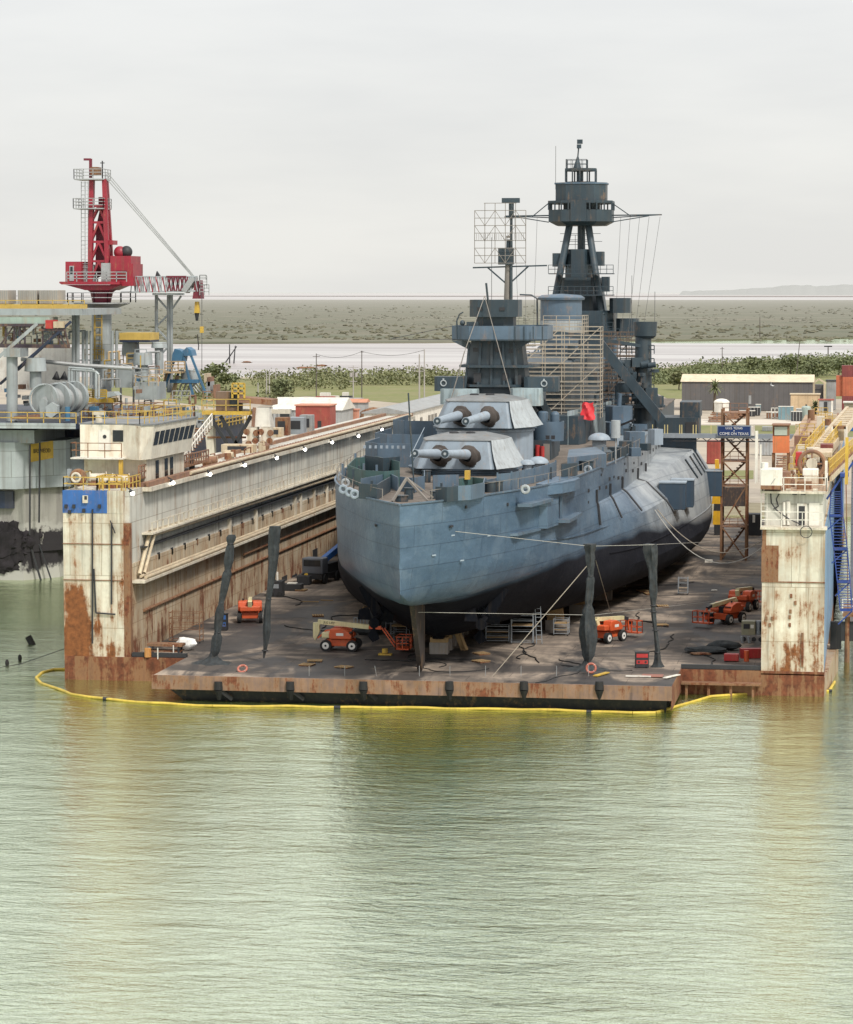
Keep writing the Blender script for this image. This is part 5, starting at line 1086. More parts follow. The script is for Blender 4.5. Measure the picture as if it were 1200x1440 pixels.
def ex_gen(t, w_, d_, h_):
    MB().box(-w_ * .35, w_ * .1, -d_ / 2 - .02, -d_ / 2, h_ * .45, h_ * .8).build('panel', M_dark, t); MB().box(w_ * .15, w_ * .4, -d_ / 2 - .02, -d_ / 2, h_ * .5, h_ * .75).build('panel', M_white, t)
    MB().cyl((w_ * .7, 0, 0), (w_ * .7, 0, h_ * 1.0), .25, n=10).build('engine', M_alu, t); MB().cyl((w_ * .95, -.2, 0.3), (w_ * .95, -.2, h_ * .9), .18, n=10).build('filter', M_dark, t)
    for x in (-.3, .4, .9): MB().cyl((x * w_, -d_ / 2 - .1, -.35), (x * w_, -d_ / 2 + .05, -.35), .2, n=10).build('wheel', M_dark, t)
    for x in (-.4, .1): MB().cyl((x * w_, -d_ / 2 - .5, -.6), (x * w_ - .05, -d_ / 2 - .5, -.05), .12, n=8).build('cylinder', M_alu, t)
box_thing('generator', 'olive grey generator on a wheeled frame beside the right wall', 'generator', gz(1053, 903, DK) + Vector((0, 0, .65)), 1.15, 1.0, 1.15, paint('olive', (.26, .25, .17), .1, .2), extra=ex_gen)
box_thing('red_box', 'small dark red box on the dock edge in front of the netting pile', 'box', gz(1029, 929, DK + .05), 1.15, .7, .55, M_red)
o = single(MB().cbox((0, 0, .4), (2.0, .7, .75), rz=R(14)), 'red_beam', M_red, 'large bright red steel beam lying against the right wall', 'beam'); o.location = gz(1059, 925, DK) + Vector((0, 0, .0))
o = single(MB().cyl((0, 0, 0), (0, 0, .85), .2, n=12), 'orange_cylinder', M_orange, 'orange gas cylinder standing at the end of the red beam', 'gas cylinder'); o.location = gz(1050, 930, DK)
o = single(MB().cyl((0, 0, 0), (0, 0, .7), .28, n=12), 'orange_drum', paint('drum_orange', (.55, .25, .07), .2, .2), 'small orange drum on the dock edge by the foot of the left wall', 'drum'); o.location = gz(208, 924, DK)
o = single(MB().cyl((0, 0, .16), (0, 0, .5), .24, .24, n=14).box(-.5, .55, -.3, .3, 0, .12), 'yellow_bucket', M_yel, 'yellow bucket on a board left of the rudder tip', 'bucket'); o.location = gz(542, 921, DK)
t = thing('work_bench', 'dark timber bench with trestle legs near the left wall foot', 'bench', gz(233, 921, DK)); MB().box(-1.4, 1.5, -.6, .6, .75, .95).build('top', M_ruststeel, t); MB().box(-1.3, 1.3, -.5, .5, .3, .4).build('shelf', M_ruststeel, t)
for x in (-1.2, 1.2):
    for y in (-.45, .45): MB().box(x - .08, x + .08, y - .08, y + .08, 0, .75).build('leg', M_dark if x > 0 else M_canvas, t)
for px, py, l in ((244, 923, 'white upright pipe stub on the dock edge left of the apron'), (222, 927, 'second white pipe stub on the dock edge, nearer the left wall')): single(MB().cyl(gz(px, py, DK), gz(px, py, DK) + Vector((0, 0, .9)), .05, n=6), 'pipe_stub', M_white, l, 'pipe')
# life rings
M_ring = paint('ring_orange', (.42, .13, .09), 0, .2, .6, 3)
def ring(c, label, rx):
    o = MB().torus((0, 0, 0), .34, .09, 'y', 24, 8).build('life_ring', M_ring); o.location = c; o.rotation_euler = (rx, 0, 0)
    for a in range(4):
        b = MB().torus((0, 0, 0), .095, .012, 'x', 12, 5).build('band', M_white, o); b.location = (.34 * math.cos(a * 1.571 + .78), 0, .34 * math.sin(a * 1.571 + .78)); b.rotation_euler = (0, -(a * 1.571 + .78) , 0); b.rotation_euler = (0, -(a * 1.571 + .78 + 1.571), 0)
    return tag(o, label, 'life ring')
ring(gz(832, 948, DK) + Vector((0, -.3, .5)), 'orange life ring leaning on the netting at the right of the apron', R(-12)); ring(gz(341, 945, DK) + Vector((0, 0, .25)), 'orange life ring lying tilted on the left part of the apron', R(-50))
# vehicles and gear along the foot of the left wall
box_thing('air_compressor', 'dark compressor cart behind the hanging netting post', 'compressor', gz(390, 838, DK), 1.2, 1.4, 1.5, M_dark, extra=lambda t, w_, d_, h_: [MB().cyl((x, -.8, .25), (x, -.6, .25), .25, n=10).build('wheel', M_tyre, t) for x in (-.4, .4)] + [MB().box(-.4, .3, -.72, -.7, .8, 1.2).build('panel', M_alu, t), MB().cyl((0, 0, 1.5), (0, 0, 2.3), .12, n=8).build('exhaust', M_white, t)])
box_thing('low_skid', 'low black skid with a white lid at the foot of the left wall', 'skid', gz(412, 830, DK), 1.9, 1.4, .65, M_dark, extra=lambda t, w_, d_, h_: [MB().box(-.5, .4, -.4, .4, .66, .74).build('lid', M_white, t)])
t = thing('truck', 'dark truck with long blue arm parked against the left wall beyond the stern', 'truck', gz(452, 818, DK), R(80))
MB().box(-2.6, 2.4, -1.1, 1.1, .5, 1.0).build('chassis', M_dark, t); c_ = MB().box(-2.5, -.9, -1.1, 1.1, 1.0, 2.6).build('cab', paint('truck_cab', (.10, .11, .13), .05, .2), t, bevel=.1); MB().box(-2.53, -2.49, -.9, .9, 1.8, 2.4).build('windscreen', M_glass, c_)
MB().box(-.6, 2.3, -1, 1, 1.0, 1.9).build('bed', M_dark, t); MB().bar((0, 0, 2.0), (6.5, -.8, 4.0), .5, .6).build('arm', M_blue, t); MB().cyl((-2.65, .6, .9), (-2.55, .6, .9), .2, n=10).build('yellow_lamp', M_yel, t)
for x in (-1.8, 1.5):
    for y in (-1.1, 1.1): MB().cyl((x, y - .15, .5), (x, y + .15, .5), .5, n=14).build('wheel', M_tyre, t)
box_thing('dark_crate', 'dark crate between the black skid and the truck', 'crate', gz(428, 822, DK), 1.3, 1.2, .9, M_dark)
box_thing('dark_crate', 'dark crate far along under the port side of the hull', 'crate', gz(476, 812, DK), 1.6, 1.2, 1.6, M_dark)
for px, py, w_, l in ((436, 846, 1.7, 'pale plank lying on the floor left of the stern, nearer of two'), (460, 844, 1.2, 'short pale plank lying on the floor left of the stern')): single(MB().cbox(gz(px, py, DK + .04), (w_, .2, .06)), 'plank', M_wood, l, 'plank')
for px, py, w_, l in ((800, 944, 0, ''), ): pass
single(MB().cbox(gz(898, 951, DK + .12), (1.9, .25, .08)), 'white_plank', M_white, 'white plank lying across the right of the apron', 'plank')
single(MB().cbox(gz(846, 948, DK + .12), (.35, 2.2, .08), rz=R(-20)), 'yellow_plank', M_yel, 'yellow plank lying beside the life ring on the apron', 'plank')
single(MB().cbox(gz(918, 950, DK + .10), (1.6, 1.4, .03)), 'red_sheet', paint('red_sheet', (.30, .12, .09), .2, .2), 'dull red plywood sheet on the right corner of the apron', 'sheet')
single(MB().cbox(gz(945, 951, DK + .12), (.3, 2.2, .06), rz=R(-25)), 'white_plank', M_white, 'white strip lying along the right edge of the apron', 'plank')
single(MB().cbox(gz(1005, 830, DK + .06), (.55, .5, .08)), 'white_sheet', M_white, 'small white sheet on the floor near the hull', 'sheet'); single(MB().cbox(gz(997, 789, DK + .15), (.8, .5, .3)), 'white_box', M_white, 'small white box on the floor under the far hull', 'box')
# ---- containment boom on the water
bp = [(96, 941), (75, 942), (58, 946), (51, 953), (58, 960), (68, 964), (80, 969), (100, 976), (125, 980), (150, 983), (212, 989), (300, 993), (430, 994), (520, 995), (600, 996), (680, 997), (735, 998), (830, 1000), (890, 1003), (922, 1002), (945, 996), (968, 988), (1000, 980), (1035, 977), (1070, 975), (1110, 974), (1150, 973), (1166, 971), (1172, 963), (1176, 956)]
pts = [gz(x, y, .08) for x, y in bp]; q = []
for a, b in zip(pts, pts[1:]):
    n = max(1, int((b - a).length / 1.2))
    for i in range(n): v = a.lerp(b, i / n); v.y += .12 * math.sin(len(q) * .9); v.z = .08 + .03 * math.sin(len(q) * 1.7); q.append(v)
M_boomy = paint('containment_boom', (.56, .41, .06), .1, .25, .6, 2, var=.2)
t = thing('containment_boom', 'yellow floating containment boom curving around the open end of the dock', 'floating boom', q[0])
MB().tube(q, .11, 8).build('float', M_boomy, t, world=True)
for i in range(12, len(q), 14): MB().cyl(q[i] - Vector((.25, 0, 0)), q[i] + Vector((.25, 0, 0)), .13, n=8).build('connector', M_dark, t, world=True)
# ---- rope and broken pile in the water on the left
c = gz(48, 911, -.3); single(MB().cyl(c, c + Vector((-.55, 0, 1.0)), .28, .3, n=10), 'broken_pile', M_black, 'broken black pile leaning out of the water left of the dock', 'pile')
rope([gz(-20, 942, .3), gz(28, 934, .15), gz(92, 912, 1.6)], 'dark line trailing from the left dock corner into the water', .03, M_dark)
for px, py in ((10, 938), (28, 931)): o = single(MB().sphere((0, 0, 0), .18, 8, 6, 1.8), 'line_float', M_black, 'small black float on the line left of the dock', 'float', 'floats on the trailing line'); o.location = gz(px, py, -.1)
# ---- control house on the left wall
CH = thing('control_house', 'cream control house with slanted band of dark windows on the left dock wall', 'control house', gY(170, 690, 222) if False else (-61.5, 228, WT))
Y0 = 221.0; P = lambda x, y: gY(x, y, Y0)
a, b = P(113, 645), P(206, 645); xl, xr = a.x, b.x; zt, zb, zl = P(113, 597).z, P(113, 645).z, WT
YB_ = Y0 + 13
k = MB(); k.box(xl + .2, xr - .1, Y0 + .4, YB_, zl, zb); CH_l = k.build('lower_storey', M_cream, CH, world=True)
k = MB(); pl_ = [(xl, Y0), (xr - 2.0, Y0), (xr - .3, Y0 - 1.2), (xr + .3, Y0 + .2), (xr + .5, YB_), (xl, YB_)]; tp_ = [(xl, Y0), (xr - 2.0, Y0), (xr - .1, Y0 - 1.6), (xr + .75, Y0 - .2), (xr + .95, YB_ + .6), (xl, YB_)]
k.prism(pl_, zb, zt, tp_); up_ = k.build('upper_storey', paint('house_cream', (.74, .69, .58), .16, .25, .5, 1.2, dirt=(.4, .24, .1)), CH, world=True)
k = MB(); k.prism([(x + (.1 if x > xl + 3 else -.1), y) for x, y in tp_], zt, zt + .12); k.build('roof', M_roof, CH, world=True)
fx = lambda t_, z_: None
ps_, pe_ = Vector((xr + .3, Y0 + .2)), Vector((xr + .5, YB_)); ts_, te_ = Vector((xr + .75, Y0 - .2)), Vector((xr + .95, YB_ + .6))
def facep(u, v): b0 = ps_.lerp(pe_, u); t0_ = ts_.lerp(te_, u); q_ = b0.lerp(t0_, v); return Vector((q_.x + .03, q_.y, zb + (zt - zb) * v))
for i in range(8):
    u0 = .02 + i * .118; u1 = u0 + .098; k = MB(); s_ = .018; k.add([facep(u0, .40), facep(u1, .40), facep(u1 + s_, .80), facep(u0 + s_, .80)], [(0, 1, 2, 3)]); k.build('window', M_glass, up_).data.transform(Matrix.Translation(-Vector((-61.5, 228, WT))))
a, b = P(159, 621), P(178, 605); MB().box(a.x, b.x, Y0 - .5, Y0 - .06, a.z, b.z) ; MB().box(a.x, b.x, Y0 - .06, Y0 - .02, a.z, b.z).build('window', M_glass, CH, world=True)
a, b = P(139, 634), P(156, 605); MB().box(a.x, b.x, Y0 - .05, Y0 - .01, a.z, b.z).build('door', M_white, CH, world=True); c = P(147.5, 614); MB().cyl((c.x, Y0 - .08, c.z), (c.x, Y0 - .04, c.z), .16, n=14).build('porthole', M_dark, CH, world=True)
k = MB(); z1 = P(113, 642).z; k.box(xl - .4, xr - 1.6, Y0 - 1.5, Y0, z1 - .12, z1); k.build('balcony', M_white, CH, world=True)
k = MB(); k.rail([(xl - .35, Y0, z1), (xl - .35, Y0 - 1.45, z1), (xr - 1.7, Y0 - 1.45, z1)], 1.2, .03, 1.6, 1); k.build('balcony_rail', M_ruststeel, CH, world=True)
k = MB(); k.rail([(xl + .1, Y0 + .1, zt + .1), (xr - .2, Y0 - 1.3, zt + .1), (xr + .8, YB_ + .3, zt + .1), (xl, YB_, zt + .1)], 1.0, .03, 1.2, 1); k.build('roof_rail', M_yrail, CH, world=True)
k = MB(); k.cyl((xl + 1.2, Y0 + 1.5, zt), (xl + 1.2, Y0 + 1.5, zt + .9), .3, n=10).cbox((xl + 1.2, Y0 + 1.5, zt + .9), (1.0, .6, .3)); k.build('roof_vent', M_cream, CH, world=True)
k = MB(); k.box(xr - 2.0, xr - 1.7, Y0 - 1.3, Y0 - 1.0, WT, z1); k.build('yellow_post', M_yel, CH, world=True)
for u in (.25, .48, .62): MB().box(xr - .12, xr - .06, Y0 + 13 * u, Y0 + 13 * u + 1.0, WT + .1, zb - .3).build('doorway', M_glass, CH, world=True)
# capstan, bollards and winch gear on the left dock end
t = thing('rusty_roller', 'large rusty round fairlead roller at the outer corner of the left wall', 'roller', gY(110, 684, 214.5)); p = gY(111, 671, 214.5)
MB().lathe((0, 0, 0), [(.3, -.05), (.62, 0), (.70, .25), (.62, .5), (.3, .55)], 22).build('drum', M_ruststeel, t); [setattr(o_, 'rotation_euler', (R(90), 0, R(18))) or setattr(o_, 'location', (0, 0, .75)) for o_ in t.children]; MB().torus((0, -.62, .75), .34, .1, 'y', 18, 6).build('collar', M_cream, t)
o = single(MB().box(0, .3, 0, .3, 0, 1.4), 'grey_locker', M_alu, 'narrow grey locker beside the rusty roller', 'locker'); o.location = gY(98, 684, 214.6)
for px, y_, l in ((150, 216, 'cream winch housing in front of the control house'), (138, 219, 'cream pipe manifold at the foot of the control house'), (170, 217, 'cream capstan beside the yellow railing on the left wall')):
    c = gY(px, 683, y_); c.z = WT; t = thing('deck_winch', l, 'winch', c, R(20)); MB().box(-.8, .8, -.4, .4, 0, .35).build('bed', M_ruststeel, t); MB().cyl((-.6, 0, .65), (.6, 0, .65), .35, n=14).build('drum', M_cream, t); [MB().cyl((x, 0, .65), (x + .08, 0, .65), .5, n=16).build('flange', M_cream, t) for x in (-.7, .62)]
k = MB(); 
single(MB().rail([(XI - .6, YF + .3, WT), (XI - 2.6, YF + .3, WT), (XI - 2.6, YF + 2.6, WT), (XI - .6, YF + 2.6, WT)], 1.1, .05, .8, 1), 'yellow_railing', M_yel, 'yellow safety railing around a hatch at the inner end of the left wall', 'railing')
# rusty gangway stairs and walkway beside the house
t = thing('rusty_walkway', 'rust brown walkway and steps running along the left wall past the control house', 'walkway', (XI - .8, 232, WT))
k = MB(); k.box(XI - 2.3, XI - .7, YF + 6, YF + 30, WT + .5, WT + .62); k.build('deck', M_ruststeel, t, world=True)
MB().rail([(XI - .7, YF + 6, WT + .6), (XI - .7, YF + 30, WT + .6)], 1.0, .05, .9, 1).build('side_rail', M_rtrack, t, world=True)
k = MB()
for i in range(14): k.box(XI - 3.4, XI - 1.6, YF + 24 + i * .8, YF + 24.7 + i * .8, WT + .6 + i * .2, WT + .7 + i * .2)
k.build('steps', M_ruststeel, t, world=True)['kind'] = 'stuff'; MB().rail([(XI - 1.6, YF + 24, WT + .7), (XI - 1.6, YF + 35.2, WT + 3.5)], 1.1, .05, 1, 1).build('hand_rail', M_white, t, world=True)
# gantry crane on the left wall
YG = 276; P = lambda x, y, d=0: gY(x, y, YG + d)
G_ = P(335, 640); G_.z = WT
t = thing('gantry_crane', 'weathered cream gantry crane with dark cross legs on the left wall rails', 'gantry crane', G_)
k = MB(); a, b = P(284, 583), P(352, 583); k.box(a.x, b.x, YG, YG + 3.5, a.z, P(284, 578).z); k.build('platform', M_yel, t, world=True)
MB().rail([P(284, 578), P(352, 578)], 1.2, .04, 1.2, 1).build('platform_rail', M_yrail, t, world=True)
for x0, x1 in ((295, 325), (310, 338), (353, 327)): MB().bar(P(x0, 585, .5), P(x1, 632, .5), .34).build('brace', M_dark, t, world=True)
MB().bar(P(292, 615, 1), P(346, 615, 1), .2).build('tie_beam', M_ruststeel, t, world=True)
k = MB(); pr(k, [P(357, 600), P(381, 600), P(379, 573), P(360, 573)], YG - .3, YG + 1.6); k.build('machinery_case', M_white, t, world=True); MB().bar(P(356, 600, -.4), P(358, 573, -.4), .3, .3).build('case_edge', M_rtrack, t, world=True)
pr(MB(), [P(283, 584), P(296, 584), P(298, 640), P(288, 640)], YG + 1, YG + 2).build('leg', M_cream, t, world=True)
for px in (356, 376):
    c = P(px, 611); k = MB(); k.cbox((c.x, c.y, c.z), (1.0, 1.4, 1.5)); bg_ = k.build('bogie', M_cream, t, world=True)
    for dz, dx in ((-.9, -.3), (-.6, .4), (.3, -.5), (.2, .5)): MB().cyl((c.x + dx, c.y - .85, c.z + dz), (c.x + dx, c.y - .7, c.z + dz), .32, n=14).build('wheel', M_ruststeel, t, world=True)
pr(MB(), [P(302, 578), P(334, 578), P(334, 551), P(302, 551)], YG + .5, YG + 2.5).build('cabin', paint('brown_case', (.17, .11, .075), .3, .2), t, world=True); pr(MB(), [P(322, 572), P(333, 572), P(333, 553), P(322, 553)], YG + .4, YG + .46).build('cabin_window', M_glass, t, world=True)
pr(MB(), [P(335, 566), P(382, 570), P(382, 562), P(335, 558)], YG, YG + 3).build('top_beam', M_rtrack, t, world=True); MB().box(P(338, 580).x, P(405, 580).x, YG + 1, YG + 1.4, P(338, 582).z, P(338, 576).z).build('jib_beam', M_cream, t, world=True)
k = MB(); k.rail([P(327, 560), P(344, 560)], 1.5, .09, .7, 2); k.build('yellow_cage', M_yel, t, world=True)
# gear on the far left wall top
for i, (px, py, w_, h_, mt, l) in enumerate(((336, 630, 3.2, 1.3, M_pipe, 'salmon tank lying on the left wall under the gantry'), (398, 606, 1.4, 3.2, M_ruststeel, 'brown cabinet standing beside the gantry'), (418, 604, 1.8, 3.0, M_alu, 'grey electrical cabinet behind the rails'), (432, 602, 1.4, 3.2, M_grey, 'second grey cabinet next to the red container'), (388, 608, 1.5, 1.6, M_pipe, 'pale motor housing beside the brown cabinet'))):
    c = gz(px, py + 6, WT); h_ *= .62; box_thing('wall_cabinet', l, 'cabinet', (c.x, c.y, WT), w_, 1.6, h_, mt, extra=lambda t, w_, d_, h_: [MB().box(-w_ * .3, w_ * .3, -d_ / 2 - .03, -d_ / 2, h_ * .3, h_ * .8).build('door', M_dark, t)])
# ---- right wall: booth, boxes, reel, stairs
YR = 222; P = lambda x, y, d=0: gY(x, y, YR + d)
RZ = 15.74
c = P(1099, 690); t = thing('lookout_booth', 'rusty orange booth with pale window on posts above the right dock wall', 'booth', (P(1098, 660).x, YR + 8, RZ)); Q = lambda x, y: gY(x, y, YR + 8)
pr(MB(), [Q(1087, 637), Q(1110, 637), Q(1110, 613), Q(1087, 613)], YR + 8, YR + 9.8).build('lower_panel', paint('booth_orange', (.60, .17, .06), .25, .3, .6, 2), t, world=True)
pr(MB(), [Q(1087, 613), Q(1110, 613), Q(1110, 598), Q(1087, 598)], YR + 8.05, YR + 9.75).build('upper_panel', M_ruststeel, t, world=True); pr(MB(), [Q(1089.5, 612), Q(1107.5, 612), Q(1107.5, 600), Q(1089.5, 600)], YR + 7.95, YR + 8.04).build('window', paint('pale_pane', (.42, .47, .40), 0, .2, .2), t, world=True)
MB().box(Q(1086, 598).x, Q(1111.5, 598).x, YR + 7.7, YR + 10, Q(1086, 598).z, Q(1086, 596.5).z).build('roof', M_rtrack, t, world=True)
for x in (1088, 1109): 
    q0 = Q(x, 637); MB().box(q0.x - .12, q0.x + .12, YR + 8.1, YR + 8.35, RZ, q0.z).build('post', M_ruststeel, t, world=True)
    MB().box(q0.x - .1, q0.x + .1, YR + 9.4, YR + 9.6, RZ, q0.z).build('post', M_ruststeel, t, world=True)
k = MB()
for i in range(10): k.box(Q(1093, 640).x, Q(1107, 640).x, YR + 3 + i * .5, YR + 3.5 + i * .5, RZ + .2 + i * .17, RZ + .28 + i * .17)
k.build('steps', M_rtrack, t, world=True)
def rbox(name, label, cat, px0, px1, py0, py1, d, dep, mt, bevel=.04, extra=None):
    a, b = P(px0, py1, d), P(px1, py0, d); zb_ = min(a.z, b.z); t = thing(name, label, cat, ((a.x + b.x) / 2, YR + d + dep / 2, a.z)); MB().box(a.x, b.x, YR + d, YR + d + dep, a.z, b.z).build('body', mt, t, world=True, bevel=bevel)
    if extra: extra(t, a, b, YR + d)
    return t
rbox('cable_tank', 'white rectangular tank box on a bracket over the right wall edge', 'tank', 1070, 1100, 660, 688, -8.5, 2.2, M_white, extra=lambda t, a, b, y: [MB().box(a.x, b.x, y - .04, y, a.z, a.z + .3).build('skirt', M_ruststeel, t, world=True), MB().cyl((a.x + .25, y + 1, b.z), (a.x + .25, y + 1, b.z + .45), .3, n=12).build('cap', M_white, t, world=True), MB().bar((a.x + .8, y - .03, a.z + .4), (b.x - .5, y - .03, b.z - .7), .05).build('handle_bar', M_grey, t, world=True)])
rbox('white_locker', 'white box in front of the cable reel on the right wall', 'locker', 1129, 1151, 660, 669, -5, 1.6, M_white)
c = P(1142, 652, 2); t = thing('cable_reel', 'brown rusty cable reel ring standing on the right wall', 'cable reel', (c.x, c.y, RZ)); zc = c.z - RZ
MB().torus((0, 0, zc), 1.0, .16, 'y', 26, 8).build('rim', M_rtrack, t); MB().cyl((0, -.3, zc), (0, .3, zc), .45, n=14).build('hub', M_cream, t); [MB().bar((0, 0, zc), (math.cos(a), 0, zc + math.sin(a)), .12).build('spoke', M_rtrack, t) for a in (0, 1.57, 3.14, 4.71)]; MB().box(-.6, .6, -.4, .4, 0, zc - .9).build('stand', M_cream, t)
rbox('red_cabinet', 'dull red cabinet between the booth steps and the reel', 'cabinet', 1119, 1128, 636, 655, 2, 1.2, M_red)
rbox('rusty_cabinet', 'rust coloured cabinet below the booth steps', 'cabinet', 1100, 1112, 664, 688, -6.5, 1.2, M_rtrack)
rbox('salmon_deck_box', 'flat salmon coloured hatch box on the right wall in front of the yellow stairs', 'hatch', 1141, 1170, 636, 643, 12, 6, M_pipe)
rbox('red_step_block', 'dark red stepped block at the top of the yellow railed walkway', 'steps', 1154, 1172, 625, 634, 20, 2, paint('dk_red', (.16, .035, .03), .1, .2))
for px, py0, py1, w_, l in ((1064, 606, 660, .22, 'tall white post left of the booth on the right wall'), (1070, 625, 662, .12, 'thin white post beside the tall one on the right wall'), (1162, 648, 690, .2, 'white post with railing at the outer edge of the right wall'), (1191, 615, 665, .25, 'yellow post at the far right edge')):
    a, b = P(px, py1, 0), P(px, py0, 0); o = single(MB().box(a.x - w_ / 2, a.x + w_ / 2, YR, YR + w_, min(a.z, RZ), b.z), 'white_post' if 'white' in l else 'yellow_post', M_white if 'white' in l else M_yel, l, 'post')
# yellow railed stairs climbing away on the right wall
t = thing('yellow_stairs', 'flight of tan steps with yellow railings climbing along the right dock wall', 'stairs', (P(1150, 640).x, YR + 20, RZ))
a0, a1 = gY(1133, 640, 245), gY(1192, 572, 300); 
k = MB()
for i in range(24):
    q_ = a0.lerp(a1, i / 24); k.box(q_.x, q_.x + 1.6, q_.y, q_.y + 2.2, q_.z - .1, q_.z)
k.build('treads', M_pipe, t, world=True)['kind'] = 'stuff'
MB().bar(a0 - Vector((0, 0, .3)), a1 - Vector((0, 0, .3)), .3, .7).build('stringer', M_pipe, t, world=True); MB().bar(a0 + Vector((1.6, 0, -.3)), a1 + Vector((1.6, 0, -.3)), .3, .7).build('stringer', M_pipe, t, world=True)
for dx in (0, 1.6): MB().rail([a0 + Vector((dx, 0, 0)), a0.lerp(a1, .4) + Vector((dx, 0, 0))], 1.2, .035, 1.6, 1).build('railing', M_yel, t, world=True)
t = thing('yellow_walkway', 'yellow railed sloping walkway at the outer side of the right wall', 'walkway', (P(1175, 660).x, YR, RZ)); b0, b1 = gY(1158, 668, 226), gY(1200, 628, 262)
MB().bar(b0, b1, 1.2, .15).build('deck', M_ruststeel, t, world=True); MB().rail([b0 + Vector((.5, 0, 0)), b1 + Vector((.5, 0, 0))], 1.2, .035, 1.5, 1).build('railing', M_yel, t, world=True); MB().bar(b0 + Vector((.6, 0, -.3)), b1 + Vector((.6, 0, -.3)), .2, .4).build('stringer', M_pipe, t, world=True)
# portal frame
t = thing('portal_frame', 'small white portal frame over a pale panel on the right wall', 'frame', gY(1178, 640, 262)); Q = lambda x, y: gY(x, y, 262)
for x in (1172, 1190): MB().bar(Q(x, 625), Q(x, 600), .3).build('post', M_white, t, world=True)
MB().bar(Q(1172, 601), Q(1190, 601), .3).build('beam', M_ruststeel, t, world=True); pr(MB(), [Q(1174, 620), Q(1188, 620), Q(1188, 603), Q(1174, 603)], 262.5, 262.7).build('panel', M_pipe, t, world=True)
# blue zig-zag stairs on the outer side of the right wall
M_bstair = paint('stair_blue', (.02, .06, .26), .12, .2, .5, 2)
t = thing('blue_stairs', 'steep dark blue ship stairs fixed outside the right dock wall', 'stairs', (XR1 + 1.0, 224, 0))
Q = lambda x, y: gY(x, y, 224)
lv = [(1169, 1184, 690), (1167, 1186, 725), (1173, 1192, 772), (1178, 1196, 818), (1182, 1199, 858)]
for (xa, xb, y0), (xc, xd, y1) in zip(lv, lv[1:]):
    k = MB(); n = 11
    for i in range(n):
        u = (i + .5) / n; k.bar(Q(xa + (xc - xa) * u, y0 + (y1 - y0) * u), Q(xb + (xd - xb) * u, y0 + (y1 - y0) * u), .12, .05)
    k.build('treads', M_bstair, t, world=True)['kind'] = 'stuff'
    for p_, q_ in (((xa, y0), (xc, y1)), ((xb, y0), (xd, y1))): MB().bar(Q(*p_), Q(*q_), .09, .16).build('stringer', M_bstair, t, world=True)
    MB().bar(Q(xc, y1), Q(xd, y1), .5, .14).build('landing', M_bstair, t, world=True); MB().bar(Q(xd, y1 + 1), Q(xc - 3, y1 + 20), .1).build('brace', M_bstair, t, world=True)
MB().bar(Q(1163, 702), Q(1186, 668), .16).build('brace', M_bstair, t, world=True); MB().bar(Q(1186, 672), Q(1200, 650), .16).build('brace', M_bstair, t, world=True)
pr(MB(), [Q(1182, 670), Q(1194, 670), Q(1194, 665), Q(1182, 665)], 223.5, 225).build('cap', M_bstair, t, world=True); MB().bar(Q(1184, 668), Q(1184, 725), .12).build('post', M_bstair, t, world=True); MB().bar(Q(1190, 668), Q(1193, 860), .08).build('post', M_ruststeel, t, world=True)
# neighbouring grey hull and timber berth beyond
M_pgrey = paint('neighbour_hull', (.30, .29, .33), .08, .3, .55, .6, 'xz', (3, 2.4))
t = thing('moored_barge', 'purple grey hull of a vessel moored right of the dock', 'vessel', (6, 262, 0)); k = MB(); k.prism([(-2.0, 258), (14, 250), (16, 330), (-1.2, 330)], -.5, 15.5); k.build('hull', M_pgrey, t, world=True); MB().prism([(-2.1, 257.9), (14.1, 249.9), (16, 330), (-1.3, 330)], 15.5, 15.9).build('bulwark', M_cream, t, world=True)
t = thing('timber_berth', 'low timber and steel berth platform at the water right of the dock', 'berth', (1, 236, 0)); k = MB(); k.box(-2.4, 6, 233, 240, 3.9, 4.2); k.build('deck', M_ruststeel, t, world=True)
for x in (-2.0, -.6, 1.2): MB().cyl((x, 233.6, -1), (x, 233.6, 3.9), .22, n=8).build('pile', M_ruststeel, t, world=True)
MB().rail([(-2.4, 233, 4.2), (2, 233, 4.2)], 1.2, .05, 1.5, 1).build('rail', M_white, t, world=True); MB().box(-2.5, 2, 233.5, 234, 1.8, 3.4).build('fender_board', M_dark, t, world=True)
k = MB(); k.add([(XR1 + .05, YF + .3, 0), (XR1 + .9, YF + 15, 0), (XR1 + .9, YF + 15, 2.2), (XR1 + .05, YF + .3, 1.4), (XR1 - .2, YF + .3, 0), (XR1 - .2, YF + 15, 0), (XR1 - .2, YF + 15, 2.2), (XR1 - .2, YF + .3, 1.4)], [(0, 1, 2, 3), (0, 4, 7, 3), (1, 5, 6, 2), (3, 2, 6, 7)]); D(k, 'pontoon_flare', paint('flare', (.36, .28, .2), .6, .3))
k = MB(); single(MB().cbox((XR1 + .7, 226, 3.2), (.9, .8, 2.2)), 'dark_fender', M_black, 'dark rubber fender hung low on the blue outer wall', 'fender')
